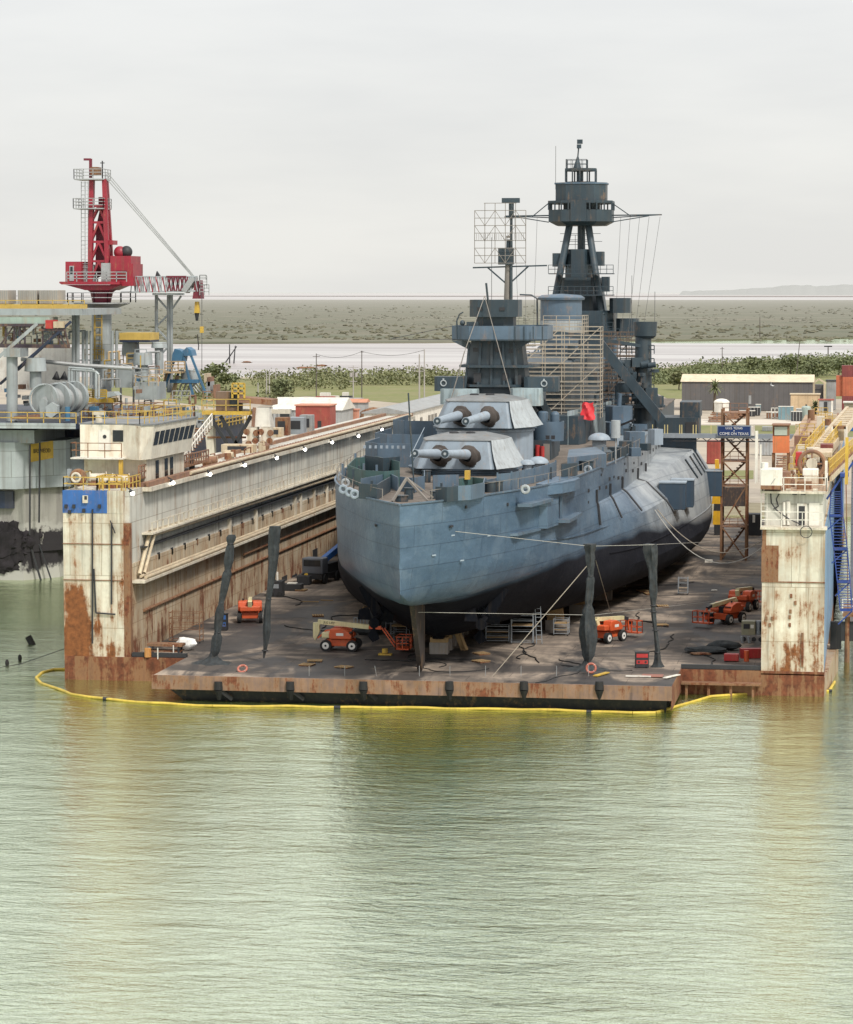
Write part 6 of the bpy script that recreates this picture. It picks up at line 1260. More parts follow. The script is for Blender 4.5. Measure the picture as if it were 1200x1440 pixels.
# rusty access tower with gangway and sign
YT = gz(1032, 788, DK).y; P = lambda x, y, d=0: gY(x, y, YT + d)
t = thing('access_tower', 'tall rusty steel access stair tower with dark mesh panel beside the ship', 'stair tower', P(1033, 788)); z0 = DK
xs0, xs1 = P(1015, 700).x, P(1050, 700).x; zt = P(1033, 570).z
for x in (xs0, xs1):
    for d in (0, 3.2): MB().bar((x, YT + d, DK), (x, YT + d, P(1033, 575).z), .24).build('leg', M_ruststeel, t, world=True)
zl = [P(1033, y).z for y in (787, 740, 683, 648, 612, 580)]
for i, z in enumerate(zl[1:]):
    MB().box(xs0 - .1, xs1 + .1, YT - .1, YT + 3.3, z - .12, z).build('landing', M_rtrack, t, world=True)
    k = MB(); a, b = (xs0, xs1) if i % 2 else (xs1, xs0); k.bar((a, YT + .02, zl[i]), (b, YT + .02, z), .14); k.build('brace', M_ruststeel, t, world=True)
    k = MB(); n = 9
    for j in range(n): u = j / n; k.bar((b + (a - b) * u * .9, YT + 1.6, zl[i] + (z - zl[i]) * u), (b + (a - b) * u * .9, YT + 2.8, zl[i] + (z - zl[i]) * u), .3, .06)
    k.bar((b, YT + 1.5, zl[i]), (a, YT + 1.5, z), .1, .2); k.build('stair_flight', M_ruststeel, t, world=True)
    MB().rail([(xs0, YT, z), (xs1, YT, z)], 1.0, .03, .8, 1).build('rail', M_rtrack, t, world=True)
pr(MB(), [P(1015, 712), P(1050, 712), P(1050, 685), P(1015, 685)], YT - .05, YT - .02).build('mesh_panel', paint('mesh_dark', (.055, .042, .04), .2, .3, .9, 4), t, world=True)
YG2 = YT; P = lambda x, y, d=0: gY(x, y, YG2 + d); zg = P(1000, 610).z
t = thing('gangway', 'long grey gangway bridge reaching from the ship across to the right dock wall', 'gangway', P(1020, 613)); xa, xb = P(868, 612).x, P(1162, 612).x
MB().box(xa, xb, YG2 - 1.0, YG2 + .4, zg - .28, zg - .1).build('deck', M_grey, t, world=True)
for y in (YG2 - 1.0, YG2 + .4): MB().bar((xa, y, zg - .2), (xb, y, zg - .2), .14, .45).build('side_girder', M_alu, t, world=True)
MB().bar((xa + 6, YG2 - .9, zg - .75), (xb, YG2 - .9, zg - .75), .12).build('bottom_chord', M_dark, t, world=True); k = MB(); n = 26
for i in range(n):
    x0, x1 = xa + 6 + (xb - xa - 6) * i / n, xa + 6 + (xb - xa - 6) * (i + 1) / n; k.bar((x0, YG2 - .9, zg - (.3 if i % 2 else .75)), (x1, YG2 - .9, zg - (.75 if i % 2 else .3)), .07)
k.build('truss', M_dark, t, world=True)
M_cy = flat('cream_rail_post', (.62, .52, .24), .6)
for px in (877, 895, 899, 915, 919, 936, 940, 957, 960, 976, 980, 1001): q_ = P(px, 610); MB().bar((q_.x, YG2 - .95, zg - .1), (q_.x + (.35 if px < 880 else 0), YG2 - .95, zg + 1.0), .09).build('rail_post', M_cy, t, world=True)
MB().lathe((xa + .5, YG2, 0), [(.1, zg + .05), (1.1, zg - .25), (.3, zg - .4)], 14).build('landing_cap', M_lite, t, world=True)
t = thing('ship_name_sign', 'dark blue sign board with white lettering and a star on the gangway', 'sign', P(1032, 612)); a, b = P(1011, 611.5), P(1056, 599)
MB().box(a.x - .12, b.x + .12, YG2 - 1.25, YG2 - 1.15, a.z - .1, b.z + .12).build('frame', M_alu, t, world=True); MB().box(a.x, b.x, YG2 - 1.3, YG2 - 1.25, a.z, b.z).build('board', paint('sign_blue', (.012, .035, .13), 0, .1, .4), t, world=True)
MB().box(b.x + .12, b.x + .5, YG2 - 1.2, YG2 - 1.1, a.z, b.z + .1).build('end_panel', M_white, t, world=True)
sc_ = Vector(t.location); cx, cz = (a.x + b.x) / 2, (a.z + b.z) / 2; hh = b.z - a.z
M_letter = flat('sign_white', (.82, .82, .8), .5, var=.02)
for s_, dz, sz_ in (('U.S.S. TEXAS', .30, .32), ('COME ON TEXAS', -.30, .38)):
    text_mesh(s_, hh * sz_ * 1.05, 'lettering', M_letter, t, Matrix.Translation(Vector((cx, YG2 - 1.32, cz + dz * hh)) - sc_) @ UP)
k = MB(); st_ = [(cx + (.075 if i % 2 == 0 else .03) * hh * 1.2 * math.sin(i * math.pi / 5), YG2 - 1.32, cz + .02 + (.075 if i % 2 == 0 else .03) * hh * 1.2 * math.cos(i * math.pi / 5)) for i in range(10)]
k.add(st_, [tuple(range(10))]); k.build('star', M_letter, t, world=True)
# dark generator hut and black switchgear under the right wall behind the tower
c = gz(1061, 752, DK); t = box_thing('dark_hut', 'dark sheeted hut between the access tower and the right wall', 'hut', c, 1.7, 2.4, gY(1061, 722, c.y).z - DK, M_dark, extra=lambda t, w_, d_, h_: [MB().cbox((0, -1.55, h_ * .8), (.3, .06, h_ * .35)).build('sheet', M_white, t)])

# hoses and pallets lying about on the dock floor
random.seed(12)
hose0 = None
for i in range(16):
    px, py = random.choice([(random.uniform(390, 520), random.uniform(840, 935)), (random.uniform(880, 1030), random.uniform(800, 925)), (random.uniform(640, 800), random.uniform(925, 945))]); c = gz(px, py, DK + .04); a = random.uniform(0, 6.28); pts = []; x, y = c.x, c.y
    for j in range(26): a += random.uniform(-.5, .5); x += .35 * math.cos(a); y += .5 * math.sin(a); pts.append((x, y, DK + .04))
    single(MB().tube(pts, .045, 5), 'hose', M_black, 'dark hose snaking across the dock floor', 'hose', 'hoses lying on the dock floor')
t = thing('pallet', 'flat grey brown pallet lying on the dock floor', 'pallet', gz(930, 880, DK), .3, 'pallets scattered on the dock floor'); [MB().box(-.6, .6, -.5 + .22 * i, -.36 + .22 * i, .1, .14).build('slat', M_wood, t) for i in range(5)]; [MB().box(x - .05, x + .05, -.5, .5, 0, .1).build('bearer', M_ruststeel, t) for x in (-.5, 0, .5)]
for i in range(11): px, py = random.choice([(random.uniform(330, 470), random.uniform(830, 870)), (random.uniform(900, 1060), random.uniform(790, 860)), (random.uniform(400, 560), random.uniform(930, 945)), (random.uniform(640, 800), random.uniform(880, 935))]); dup(t, gz(px, py, DK), random.uniform(0, 3))
# ------------------------------------------------------------------ drilling rig moored left of the dock
M_rg = paint('rig_grey', (.30, .33, .335), .06, .3, .55, 1); M_rgl = paint('rig_column', (.36, .40, .41), .05, .35, .6, .6, 'xz', (3.5, 2.8)); M_rnavy = paint('rig_navy', (.012, .022, .05), .05, .3, .5, .8)
M_foul = paint('marine_growth', (.016, .013, .016), 0, .3, .95, 2, var=.6, bump=1.0, dirt=(.035, .03, .03)); M_scum = paint('scum_band', (.27, .26, .235), .15, .5, .8, .8, var=.3)
def leg_mat():
    m, nt, b = _new('fouled_leg'); g = NT(nt); x, y, z = g.xyz(); n = g.noise(g.coord((.5, .5, .5)), 1, 6, .65); st = g.noise(g.coord((1.2, 1.2, .1)), 1, 4, .6)
    c = g.mix(g.ramp(st, .4, .7), (.30, .29, .26), (.19, .18, .165)); zz = g.math('ADD', z, g.math('MULTIPLY', g.math('ADD', n, -.5), 4.5)); c = g.mix(g.ramp(zz, 6.6, 5.9), c, (.36, .35, .32)); xx = g.math('ADD', x, g.math('MULTIPLY', n, 3)); dk = g.math('MULTIPLY', g.math('MULTIPLY', g.ramp(zz, 5.6, 5.2), g.ramp(zz, 1.0, 1.6)), g.ramp(xx, 5.6, 4.4)); c = g.mix(dk, c, (.02, .017, .02))
    g.l(c, b.inputs['Base Color']); b.inputs['Roughness'].default_value = .85; g.l(g.bump(n, .5, .2), b.inputs['Normal']); return m
M_leg = leg_mat()
M_cred = paint('crane_red', (.30, .018, .036), .10, .28, .45, 1.5); M_cdred = paint('crane_dark_red', (.15, .012, .03), .05, .2, .5, 1.5)
M_cblue = paint('derrick_blue', (.05, .15, .26), .08, .25, .5, 1.5); M_tanrail = flat('tan_rail', (.50, .36, .20), .6); M_gal = flat('galvanised', (.36, .37, .37), .5, metal=.2)
YR0 = 285
P = lambda x, y, d=0: gY(x, y, YR0 + d)
def prz(mb, pts, d0, d1): return pr(mb, [gY(x, y, YR0 + d0) for x, y in pts], YR0 + d0, YR0 + d1)
p0 = P(40, 820); RIG = thing('drilling_rig', 'grey drilling rig with stained column legs moored left of the dry dock', 'drilling rig', (p0.x, YR0, 0))
def RB(mb, name, mat, par=None): 
    if par is None: return mb.build(name, mat, RIG, world=True)
    mb.v = [tuple(Vector(v) - Vector(RIG.location)) for v in mb.v]; return mb.build(name, mat, par)
# column leg (chamfered upper casing, narrower stained leg, growth near the water)
x0, x1, x2 = P(-40, 700).x, P(22, 700).x, P(74, 700).x; zt, zm0, zm1 = P(0, 622).z, P(22, 688).z, P(74, 678).z
k = MB(); k.prism([(x0, YR0), (x1, YR0), (x2, YR0 + 5), (x2, YR0 + 16), (x0, YR0 + 16)], zm0, zt); col = RB(k, 'column_casing', M_rgl)
k = MB(); k.prism([(x0, YR0 + 1.5), (x1 + .5, YR0 + 1.5), (x2 - .6, YR0 + 5.5), (x2 - .6, YR0 + 15), (x0, YR0 + 15)], 3, zm0 + .1); RB(k, 'column_leg', M_leg)
k = MB(); k.prism([(x0, YR0 + 1.2), (x1 + .4, YR0 + 1.2), (x2 - .5, YR0 + 5.3), (x2 - .5, YR0 + 15), (x0, YR0 + 15)], -3, 3.02, [(x0, YR0 + 1.4), (x1 + .4, YR0 + 1.4), (x2 - 1.2, YR0 + 5.3), (x2 - 1.2, YR0 + 15), (x0, YR0 + 15)]); RB(k, 'column_foot', M_leg)
k = MB(); k.box(x0 - 6, x1 - .6, YR0 + 1.0, YR0 + 1.5, P(0, 716).z, zm0 - .3); RB(k, 'recess', M_rnavy)
# marine growth clumps
def lumpmesh(c, rx, ry, rz_, seed):
    k = MB(); k.sphere((0, 0, 0), 1, 36, 24); vs = []
    for v in k.v:
        v = Vector(v); n = 1 + .35 * mnoise.noise(v * 2 + Vector((seed, 0, 0))) + .32 * mnoise.noise(v * 5 + Vector((seed, 3, 0))) + .2 * mnoise.noise(v * 11 + Vector((seed, 3, 0))); vs.append((c[0] + v.x * rx * n, c[1] + v.y * ry * n, c[2] + v.z * rz_ * n))
    k.v = vs; return k
RB(lumpmesh(P(0, 765, 1.3), 2.6, .45, 2.2, 3), 'marine_growth', M_foul, col); RB(lumpmesh(P(18, 758, 1.8), 2.0, .45, 1.5, 5), 'marine_growth', M_foul, col); RB(lumpmesh(P(40, 752, 3.2), 1.3, .5, 1.4, 8), 'marine_growth', M_foul, col); RB(lumpmesh(P(-6, 790, 1.3), 2.4, .4, 1.4, 9), 'marine_growth', M_foul, col)
RB(lumpmesh(P(56, 752, 3.4), .35, .35, 1.2, 12), 'anchor_shank', M_scum, col)
k = MB(); k.bar(P(45, 773, 2), P(60, 825, 2), .18); k.bar(P(55, 765, 3), P(72, 815, 3), .14); RB(k, 'mooring_chain', M_dark, col)
k = MB(); k.bar(P(42, 625, -.2), P(42, 752, -.2), .16); k.bar(P(56, 622, 1.5), P(55, 735, 1.5), .16); RB(k, 'mooring_chain', M_dark, col)
# yellow draft panel with dark lettering follows the angled face
def face(px, d=.04):
    t_ = (px - 22) / 52; X = x1 + (x2 - x1) * t_; Y = YR0 + 5 * t_; n = Vector((5, -(x2 - x1))).normalized(); return X + n.x * d, Y + n.y * d
(fa, fb), (fc, fd) = face(37), face(61); z1, z0 = P(48, 622).z, P(48, 650).z
k = MB(); k.add([(fa, fb, z0 - .1), (fc, fd, z0 + .25), (fc, fd, z1), (fa, fb, z1 - .3)], [(0, 1, 2, 3)]); pan = RB(k, 'yellow_name_panel', M_yel, col)
ang = math.atan2(fd - fb, fc - fa); ex, ey = face(49, .08)
text_mesh('BRSWEOD', .62, 'panel_lettering', M_dark, pan, Matrix.Translation(Vector((ex, ey, (z0 + z1) / 2)) - Vector(RIG.location)) @ Matrix.Rotation(ang, 4, 'Z') @ Matrix.Scale(.75, 4, (1, 0, 0)) @ UP)
# navy hull block behind the leg and lower hull
k = MB(); k.box(P(60, 600, 12).x, P(112, 600, 12).x + 12, YR0 + 12, YR0 + 40, P(100, 720, 12).z, P(100, 598, 12).z); RB(k, 'deck_box', M_rnavy)
k = MB(); k.box(x0 - 10, P(105, 700, 18).x + 10, YR0 + 17, YR0 + 40, -2, P(90, 770, 17).z); RB(k, 'lower_hull', M_rnavy)
k = MB(); k.box(P(68, 700, 10).x, P(92, 700, 10).x, YR0 + 10, YR0 + 12, P(80, 752, 10).z, P(80, 690, 10).z); RB(k, 'rub_plate', M_scum); 
k = MB(); k.box(x0 - 30, P(48, 600, .5).x, YR0 + .5, YR0 + 12, zt - .1, P(0, 605).z); RB(k, 'underdeck', M_rg)
# main deck
zd = P(0, 594).z; k = MB(); k.box(x0 - 30, P(113, 594).x, YR0 - 1.5, YR0 + 46, zd - .6, zd); deck_r = RB(k, 'main_deck', M_rnavy)
k = MB(); k.box(x0 - 30, P(111, 594).x + .1, YR0 - 1.62, YR0 - 1.5, zd - .55, zd + .05); RB(k, 'deck_edge', M_rgl)
k = MB(); k.rail([(x0 - 20, YR0 - 1.3, zd), (P(112, 594).x, YR0 - 1.3, zd)], 1.15, .045, 1.8, 1); RB(k, 'guard_rail', M_yrail)
k = MB(); k.box(P(112, 594, 8).x, P(300, 594, 30).x, YR0 + 22, YR0 + 46, P(250, 612, 22).z - .6, P(250, 604, 22).z); RB(k, 'aft_deck', M_rnavy); zd2 = P(250, 604, 22).z
k = MB(); xq = P(296, 600, 22).x
k.rail([(P(112, 600, 22).x, YR0 + 22.2, zd2), (xq, YR0 + 22.2, zd2)], 1.3, .05, 1.8, 2); k.rail([(xq, YR0 + 22.2, zd2), (xq, YR0 + 44, zd2)], 1.3, .05, 1.8, 2); RB(k, 'guard_rail', M_yrail)
k = MB(); k.bar(P(235, 635, 23), P(278, 614, 23), .5); k.bar(P(280, 640, 23), P(280, 612, 23), .5); k.bar(P(236, 690, 24), P(236, 612, 24), .6); RB(k, 'deck_brace', M_rnavy)
def vcyl(pxc, py0, py1, wpx, d, mat, name, par=None, cap=0):
    a, b = P(pxc, py1, d), P(pxc, py0, d); r = (P(pxc + wpx / 2, py1, d).x - a.x); k = MB(); k.cyl(a, b, r, n=20); return RB(k, name, mat, par)
def rb(px0, px1, py0, py1, d, dep, mat, name): 
    a, b = P(px0, py1, d), P(px1, py0, d); return RB(MB().box(a.x, b.x, YR0 + d, YR0 + d + dep, a.z, b.z), name, mat)
# winch drum
c = P(64, 562, 2); w_ = thing('anchor_winch', 'big grey cable drum winch on the rig deck edge', 'winch', (c.x, YR0 + 2, zd)); r_ = P(86, 562, 2).x - c.x
for dx, y in ((0, 0), (1.1, 1.2), (1.5, 2.6), (2.4, 3.6)):
    k = MB(); cc = Vector((c.x + dx * .9, YR0 + 2 + y, c.z + .05 * y)); k.cyl(cc - Vector((.06, .16, 0)), cc + Vector((.06, .16, 0)), r_, n=36); fl = k.build('flange', M_rg, w_, world=True); MB().torus(tuple(cc - Vector((.06, .16, 0))), r_ - .1, .11, 'y', 36, 6).build('rim', M_rgl, w_, world=True)
MB().cyl(c, c + Vector((2.2, 3.6, 0)), r_ * .72, n=24).build('drum', M_gal, w_, world=True); MB().cyl(c - Vector((0, .5, -.0)), c, .32, n=14).build('hub', M_gal, w_, world=True)
pr(MB(), [P(52, 588), P(60, 588), P(62, 565), P(56, 560), P(50, 566)], YR0 + 1.2, YR0 + 1.7).build('pedestal', M_rg, w_, world=True); pr(MB(), [P(62, 585), P(70, 588), P(78, 582), P(78, 571), P(70, 566), P(62, 572)], YR0 + .6, YR0 + 1.5).build('gear_case', M_rgl, w_, world=True); pr(MB(), [P(12, 590), P(52, 590), P(52, 583), P(16, 586)], YR0 + 1, YR0 + 2.5).build('base', M_rtrack, w_, world=True)
vcyl(95, 572, 592, 7, 0, M_cblue, 'blue_drum')
# legs, vents, pipes
vcyl(17, 500, 592, 15, 3, M_rg, 'deck_column'); rb(5, 28, 490, 502, 2, 3, M_rg, 'column_head'); vcyl(50, 505, 540, 12, 6, M_rg, 'vent_stem'); 
def vent(px, py0, py1, wtop, d, par=None, stem=None):
    a, b = P(px, py1, d), P(px, py0, d); r = P(px + wtop / 2, py1, d).x - a.x; k = MB(); k.lathe((a.x, a.y, 0), [(.05, b.z), (r * .93, b.z), (r, a.z + (b.z - a.z) * .45), (r * 1.03, a.z), (.5, a.z - .05)], 22); v_ = RB(k, 'vent_cowl', M_rgl)
    s0 = P(px, stem or py1 + 22, d); RB(MB().cyl((a.x, a.y, s0.z), (a.x, a.y, a.z), r * .55, n=16), 'vent_stem', M_rg)
vent(50, 503, 522, 29, 5, stem=545); vent(184, 481, 499, 24, 20, stem=520); vent(201, 496, 513, 26, 17, stem=535); vent(224, 481, 489, 21, 19, stem=525)
for px in (104, 109): vcyl(px, 440, 560, 6, 12, M_rg, 'tall_pipe')
for px in (117, 122, 128, 158, 164): vcyl(px, 465, 545, 4, 14, M_rg, 'tall_pipe')
k = MB(); k.tube([P(30, 505, 8), P(60, 508, 8), P(120, 514, 9), P(186, 518, 10)], .22, 8); RB(k, 'cross_pipe', M_gal)
k = MB()
for dx, dy in ((0, 0), (4, 3)): k.tube([P(97 + dx, 560, 8), P(97 + dx, 517 + dy, 8), P(130 + dx, 519 + dy, 8), P(135 + dx, 524 + dy, 8), P(135 + dx, 560, 8)], .14, 8)
k.tube([P(108, 560, 8), P(108, 521, 8)], .12); k.tube([P(122, 560, 8), P(122, 522, 8)], .12); RB(k, 'pipe_hoop', M_rgl)
# upper deck with containers and lattice structure at the far left
zu = P(0, 432, 6); k = MB(); k.box(x0 - 30, P(115, 436, 6).x, YR0 + 6, YR0 + 22, P(0, 443, 6).z, P(0, 434, 6).z); RB(k, 'upper_deck', M_rg)
k = MB(); k.rail([(x0 - 5, YR0 + 6.2, P(0, 434, 6).z), (P(118, 436, 6).x, YR0 + 6.2, P(0, 434, 6).z)], .9, .04, 1.8, 1); RB(k, 'guard_rail', M_yrail)
rb(-20, 112, 428, 434, 8, 3, M_yrail, 'cable_tray'); rb(-20, 70, 446, 456, 5, 3, paint('pale_green', (.30, .38, .33), .1, .3), 'deck_housing')
for i, (a_, b_) in enumerate(((-15, 11), (25, 51.5), (55, 81))):
    q0, q1 = P(a_, 427, 9), P(b_, 408, 9); t = thing('cooler_box', ('grey ribbed cooler box cut by the left edge of the picture', 'grey ribbed cooler box in the middle of three on the rig roof', 'grey ribbed cooler box nearest the red crane')[i], 'cooler', ((q0.x + q1.x) / 2, YR0 + 11, q0.z)); MB().box(q0.x, q1.x, YR0 + 9, YR0 + 12, q0.z, q1.z).build('casing', paint('cooler_grey', (.32, .30, .27), .06, .2), t, world=True)
    k = MB(); n = 9
    for j in range(n): x = q0.x + (q1.x - q0.x) * (j + .5) / n; k.box(x - .03, x + .03, YR0 + 8.94, YR0 + 9, q0.z + .05, q1.z - .05)
    k.build('ribs', M_grey, t, world=True)['kind'] = 'stuff'; MB().box(q0.x + .2, q1.x - .2, YR0 + 9.2, YR0 + 11.8, q0.z - .5, q0.z).build('skid', M_yrail, t, world=True)
k = MB()
for px in (8, 20, 28, 35, 60, 85, 97): k.bar(P(px, 486, 5), P(px + (8 if px > 80 else 0) * -1, 456, 5), .16)
k.bar(P(-10, 486, 4.8), P(98, 487, 4.8), .4); k.bar(P(-10, 457, 4.8), P(62, 457, 4.8), .3); k.bar(P(55, 464, 4.8), P(92, 464, 4.8), .25); k.bar(P(60, 486, 5), P(85, 460, 5), .12); k.bar(P(80, 463, 5), P(92, 486, 5), .14); k.bar(P(0, 486, 5), P(20, 457, 5), .14)
RB(k, 'platform_truss', M_cdred if False else paint('truss_dark', (.05, .035, .045), .3, .2))
k = MB(); k.bar(P(-5, 505, 2), P(52, 455, 3), .35); RB(k, 'raking_pipe', M_rg); k = MB(); k.bar(P(0, 540, 4), P(100, 452, 5), .28); k.bar(P(25, 520, 6), P(60, 488, 6), .28); RB(k, 'raking_brace', M_rnavy)
random.seed(3)
for i in range(60):                                   # machinery clutter on the working platforms
    px, py = random.choice([(random.uniform(5, 95), random.uniform(464, 484)), (random.uniform(5, 35), random.uniform(540, 590)), (random.uniform(118, 235), random.uniform(530, 600)), (random.uniform(118, 290), random.uniform(575, 602))]); s_ = random.uniform(2.5, 6.5)
    rb(px, px + s_ * random.uniform(.6, 1.6), py - s_ * .7, py + 2, random.uniform(6, 20), 1.2, random.choice([M_rg, M_gal, M_rtrack, M_yrail, M_cblue, M_rgl, M_dark]), 'deck_machinery')
rb(64, 74, 450, 462, 4.5, 2, M_red, 'red_locker'); rb(75, 90, 452, 461, 4.5, 2, M_pipe, 'pump_skid')
rb(165, 186, 520, 545, 15, 3, M_rg, 'generator_house'); rb(190, 221, 538, 562, 14, 4, M_rg, 'machinery_house'); k = MB(); k.rail([P(189, 538, 13.8), P(220, 538, 13.8)], 1.6, .05, .8, 2); RB(k, 'guard_rail', M_gal); rb(168, 211, 468, 478, 18, 4, M_yrail, 'yellow_walkway'); rb(168, 211, 478, 481, 18, 4, M_rnavy, 'walkway_beam')
k = MB(); k.rail([P(112, 560, 9), P(150, 560, 9)], .9, .06, .8, 3); RB(k, 'yellow_basket', M_yel); pr_ = MB(); prz(pr_, [(135, 562), (165, 556), (160, 551), (140, 552)], 9, 11); RB(pr_, 'covered_boat', M_rg)
k = MB()
for i in range(16): k.tube([P(118 + i * 7, 600, 10), P(118 + i * 7, 568 + (i * 5) % 14, 10), P(124 + i * 7, 566 + (i * 5) % 14, 10)], .07, 6)
for y in (568, 576, 585, 592): k.bar(P(112, y, 10.5), P(230, y - 2, 14), .09)
RB(k, 'deck_piping', M_rtrack)
k = MB(); k.bar(P(188, 452 + 60, 20), P(188, 600, 20), .2); k.bar(P(170, 600, 20), P(170, 530, 20), .2)
for y in (515, 525, 535): k.tube([P(150, y, 16), P(170, y - 3, 16), P(200, y + 4, 16)], .1, 6)
RB(k, 'process_piping', M_gal)
rb(0, 104, 488, 548, 34, 1, M_white, 'white_bulkhead'); [RB(MB().cyl(P(px, 534, 10), P(px + 1, 522, 10), .5, .05, 10), 'dark_cone', M_dark) for px in (79, 90)]
# ---- pedestal crane
CY = 26; Q = lambda x, y, d=0: gY(x, y, YR0 + CY + d)
base = Q(143, 552); CR = thing('pedestal_crane', 'red pedestal crane with lattice tower and lowered boom on the rig', 'crane', base)
def CB(mb, name, mat, par=None):
    if par is None: return mb.build(name, mat, CR, world=True)
    mb.v = [tuple(Vector(v) - Vector(CR.location)) for v in mb.v]; return mb.build(name, mat, par)
rp = Q(156.5, 500).x - Q(143, 500).x
CB(MB().cyl(Q(143, 605), Q(143, 427), rp, n=28), 'pedestal', M_rgl)
k = MB(); k.lathe((Q(143, 424).x, Q(143, 424).y, 0), [(rp, Q(143, 436).z), (rp + 1.6, Q(143, 429).z), (rp + 2.1, Q(143, 427).z), (rp + 2.1, Q(143, 425.5).z), (.2, Q(143, 425.5).z)], 24); plat = CB(k, 'ring_platform', M_gal)
ctr = Q(143, 425); k = MB(); ring_ = [(ctr.x + (rp + 2.9) * math.cos(a), ctr.y + (rp + 2.0) * math.sin(a), ctr.z) for a in [i * math.pi / 8 for i in range(17)]]; k.rail(ring_, 1.1, .04, 1.5, 1); CB(k, 'guard_rail', M_gal, plat)
k = MB(); k.ladder(Q(138, 508, -rp - .4), Q(138, 432, -rp - .4), (1, 0, 0), .9, .7, .05); k.bar(Q(134, 508, -rp - .4), Q(134, 432, -rp - .4), .08); k.bar(Q(143, 508, -rp - .4), Q(143, 432, -rp - .4), .08); [k.bar(Q(134, y, -rp - .7), Q(143, y, -rp - .7), .07) for y in range(436, 508, 12)]; CB(k, 'caged_ladder', M_yrail)
k = MB(); k.box(Q(120, 505).x, Q(146, 505).x, YR0 + CY - rp - 1.2, YR0 + CY - .5, Q(130, 506.5).z, Q(130, 505).z); lp = CB(k, 'ladder_landing', M_gal); CB(MB().rail([Q(119, 505, -rp - 1), Q(146, 505, -rp - 1)], 1.1, .05, .9, 1), 'guard_rail', M_yrail, lp)
CB(MB().cyl(Q(143, 426), Q(143, 411), rp * .92, rp * 1.15, 20).cyl(Q(143, 411), Q(143, 403), rp * 1.15, rp * 1.9, 20), 'slew_ring', M_cdred)
k = MB(); pr(k, [Q(97, 400), Q(178, 400), Q(178, 396), Q(94, 396), Q(94, 398)], YR0 + CY - 3, YR0 + CY + 3); pr(k, [Q(100, 400.5), Q(178, 400.5), Q(160, 408), Q(128, 408)], YR0 + CY - 2.4, YR0 + CY + 2.4); mdk = CB(k, 'machinery_deck', M_cred)
CB(MB().rail([Q(94, 396, -3), Q(178, 396, -3)], 1.1, .045, 1.1, 2), 'guard_rail', M_gal, mdk)
k = MB(); pr(k, [Q(99, 396), Q(121, 396), Q(121, 368), Q(99, 368)], YR0 + CY - 2, YR0 + CY + 2); cab = CB(k, 'operator_cab', M_cred); pr_ = MB(); pr(pr_, [Q(105, 395), Q(111, 395), Q(111, 374), Q(105, 374)], YR0 + CY - 2.1, YR0 + CY - 2); CB(pr_, 'cab_door', M_rgl, cab); pr_ = MB(); pr(pr_, [Q(106.3, 385), Q(109.7, 385), Q(109.7, 375), Q(106.3, 375)], YR0 + CY - 2.16, YR0 + CY - 2.1); CB(pr_, 'door_window', M_glass, cab)
k = MB(); pr(k, [Q(121, 396), Q(135, 396), Q(135, 372), Q(121, 372)], YR0 + CY - 1, YR0 + CY + 1); CB(k, 'winch_case', M_gal); k = MB(); pr(k, [Q(150, 396), Q(162, 396), Q(162, 370), Q(150, 370)], YR0 + CY - 2.3, YR0 + CY - 1); CB(k, 'radiator', M_gal)
k = MB(); pr(k, [Q(161, 402), Q(193, 402), Q(193, 371), Q(190, 371), Q(190, 360), Q(161, 360)], YR0 + CY - 1.8, YR0 + CY + 2.5); eng = CB(k, 'engine_house', M_cred); k = MB(); [k.bar(Q(163, y, -1.9), Q(178, y, -1.9), .1) for y in (381, 386, 391)]; CB(k, 'louvres', M_cdred, eng)
CB(MB().sphere(Q(169, 355, 0), .75, 14, 10), 'air_tank', M_cred, eng); CB(MB().sphere(Q(178, 354, 0), .7, 14, 10).cyl(Q(178, 360), Q(178, 355), .4, n=10), 'exhaust_silencer', M_dark, eng)
# lattice tower (A-frame), slightly leaning to the left at the top
legs = [((127, 396), (129, 252), -1.2), ((127, 396), (130, 252), 1.5), ((152, 396), (147, 252), -1.2), ((158, 396), (149, 252), 1.5)]
k = MB(); [k.bar(Q(*a, d), Q(*b, d * .6), .5) for a, b, d in legs]; tow = CB(k, 'tower_leg', M_cred)
def lp_(i, v): a, b, d = legs[i]; return Q(*a, d).lerp(Q(*b, d * .6), v)
k = MB(); vs_ = [0, .2, .39, .58, .74]
for v0, v1 in zip(vs_, vs_[1:]):
    for i, j in ((0, 2), (1, 3), (0, 1), (2, 3)):
        k.bar(lp_(i, v0), (lp_(i, v1) + lp_(j, v1)) / 2, .24); k.bar(lp_(j, v0), (lp_(i, v1) + lp_(j, v1)) / 2, .24); k.bar(lp_(i, v1), lp_(j, v1), .26)
CB(k, 'lattice', M_cred)
k = MB(); pr(k, [Q(133, 392), Q(150, 384), Q(144, 300), Q(139, 296), Q(134, 320)], YR0 + CY + .3, YR0 + CY + .5); CB(k, 'back_plate', M_cdred)
for (xa, xb, y), nm in (((110, 150, 252), 'top_platform'), ((109, 151, 293), 'mid_platform')):
    k = MB(); k.box(Q(xa, y).x, Q(xb, y).x, YR0 + CY - 1.8, YR0 + CY + 1.8, Q(xa, y + 1.5).z, Q(xa, y).z); pf = CB(k, nm, M_gal); z = Q(xa, y).z; xa_, xb_ = Q(xa, y).x, Q(xb, y).x
    CB(MB().rail([(xa_, YR0 + CY + 1.7, z), (xa_, YR0 + CY - 1.7, z), (xb_, YR0 + CY - 1.7, z), (xb_, YR0 + CY + 1.7, z)], 1.1, .04, 1.2, 2), 'guard_rail', M_gal, pf)
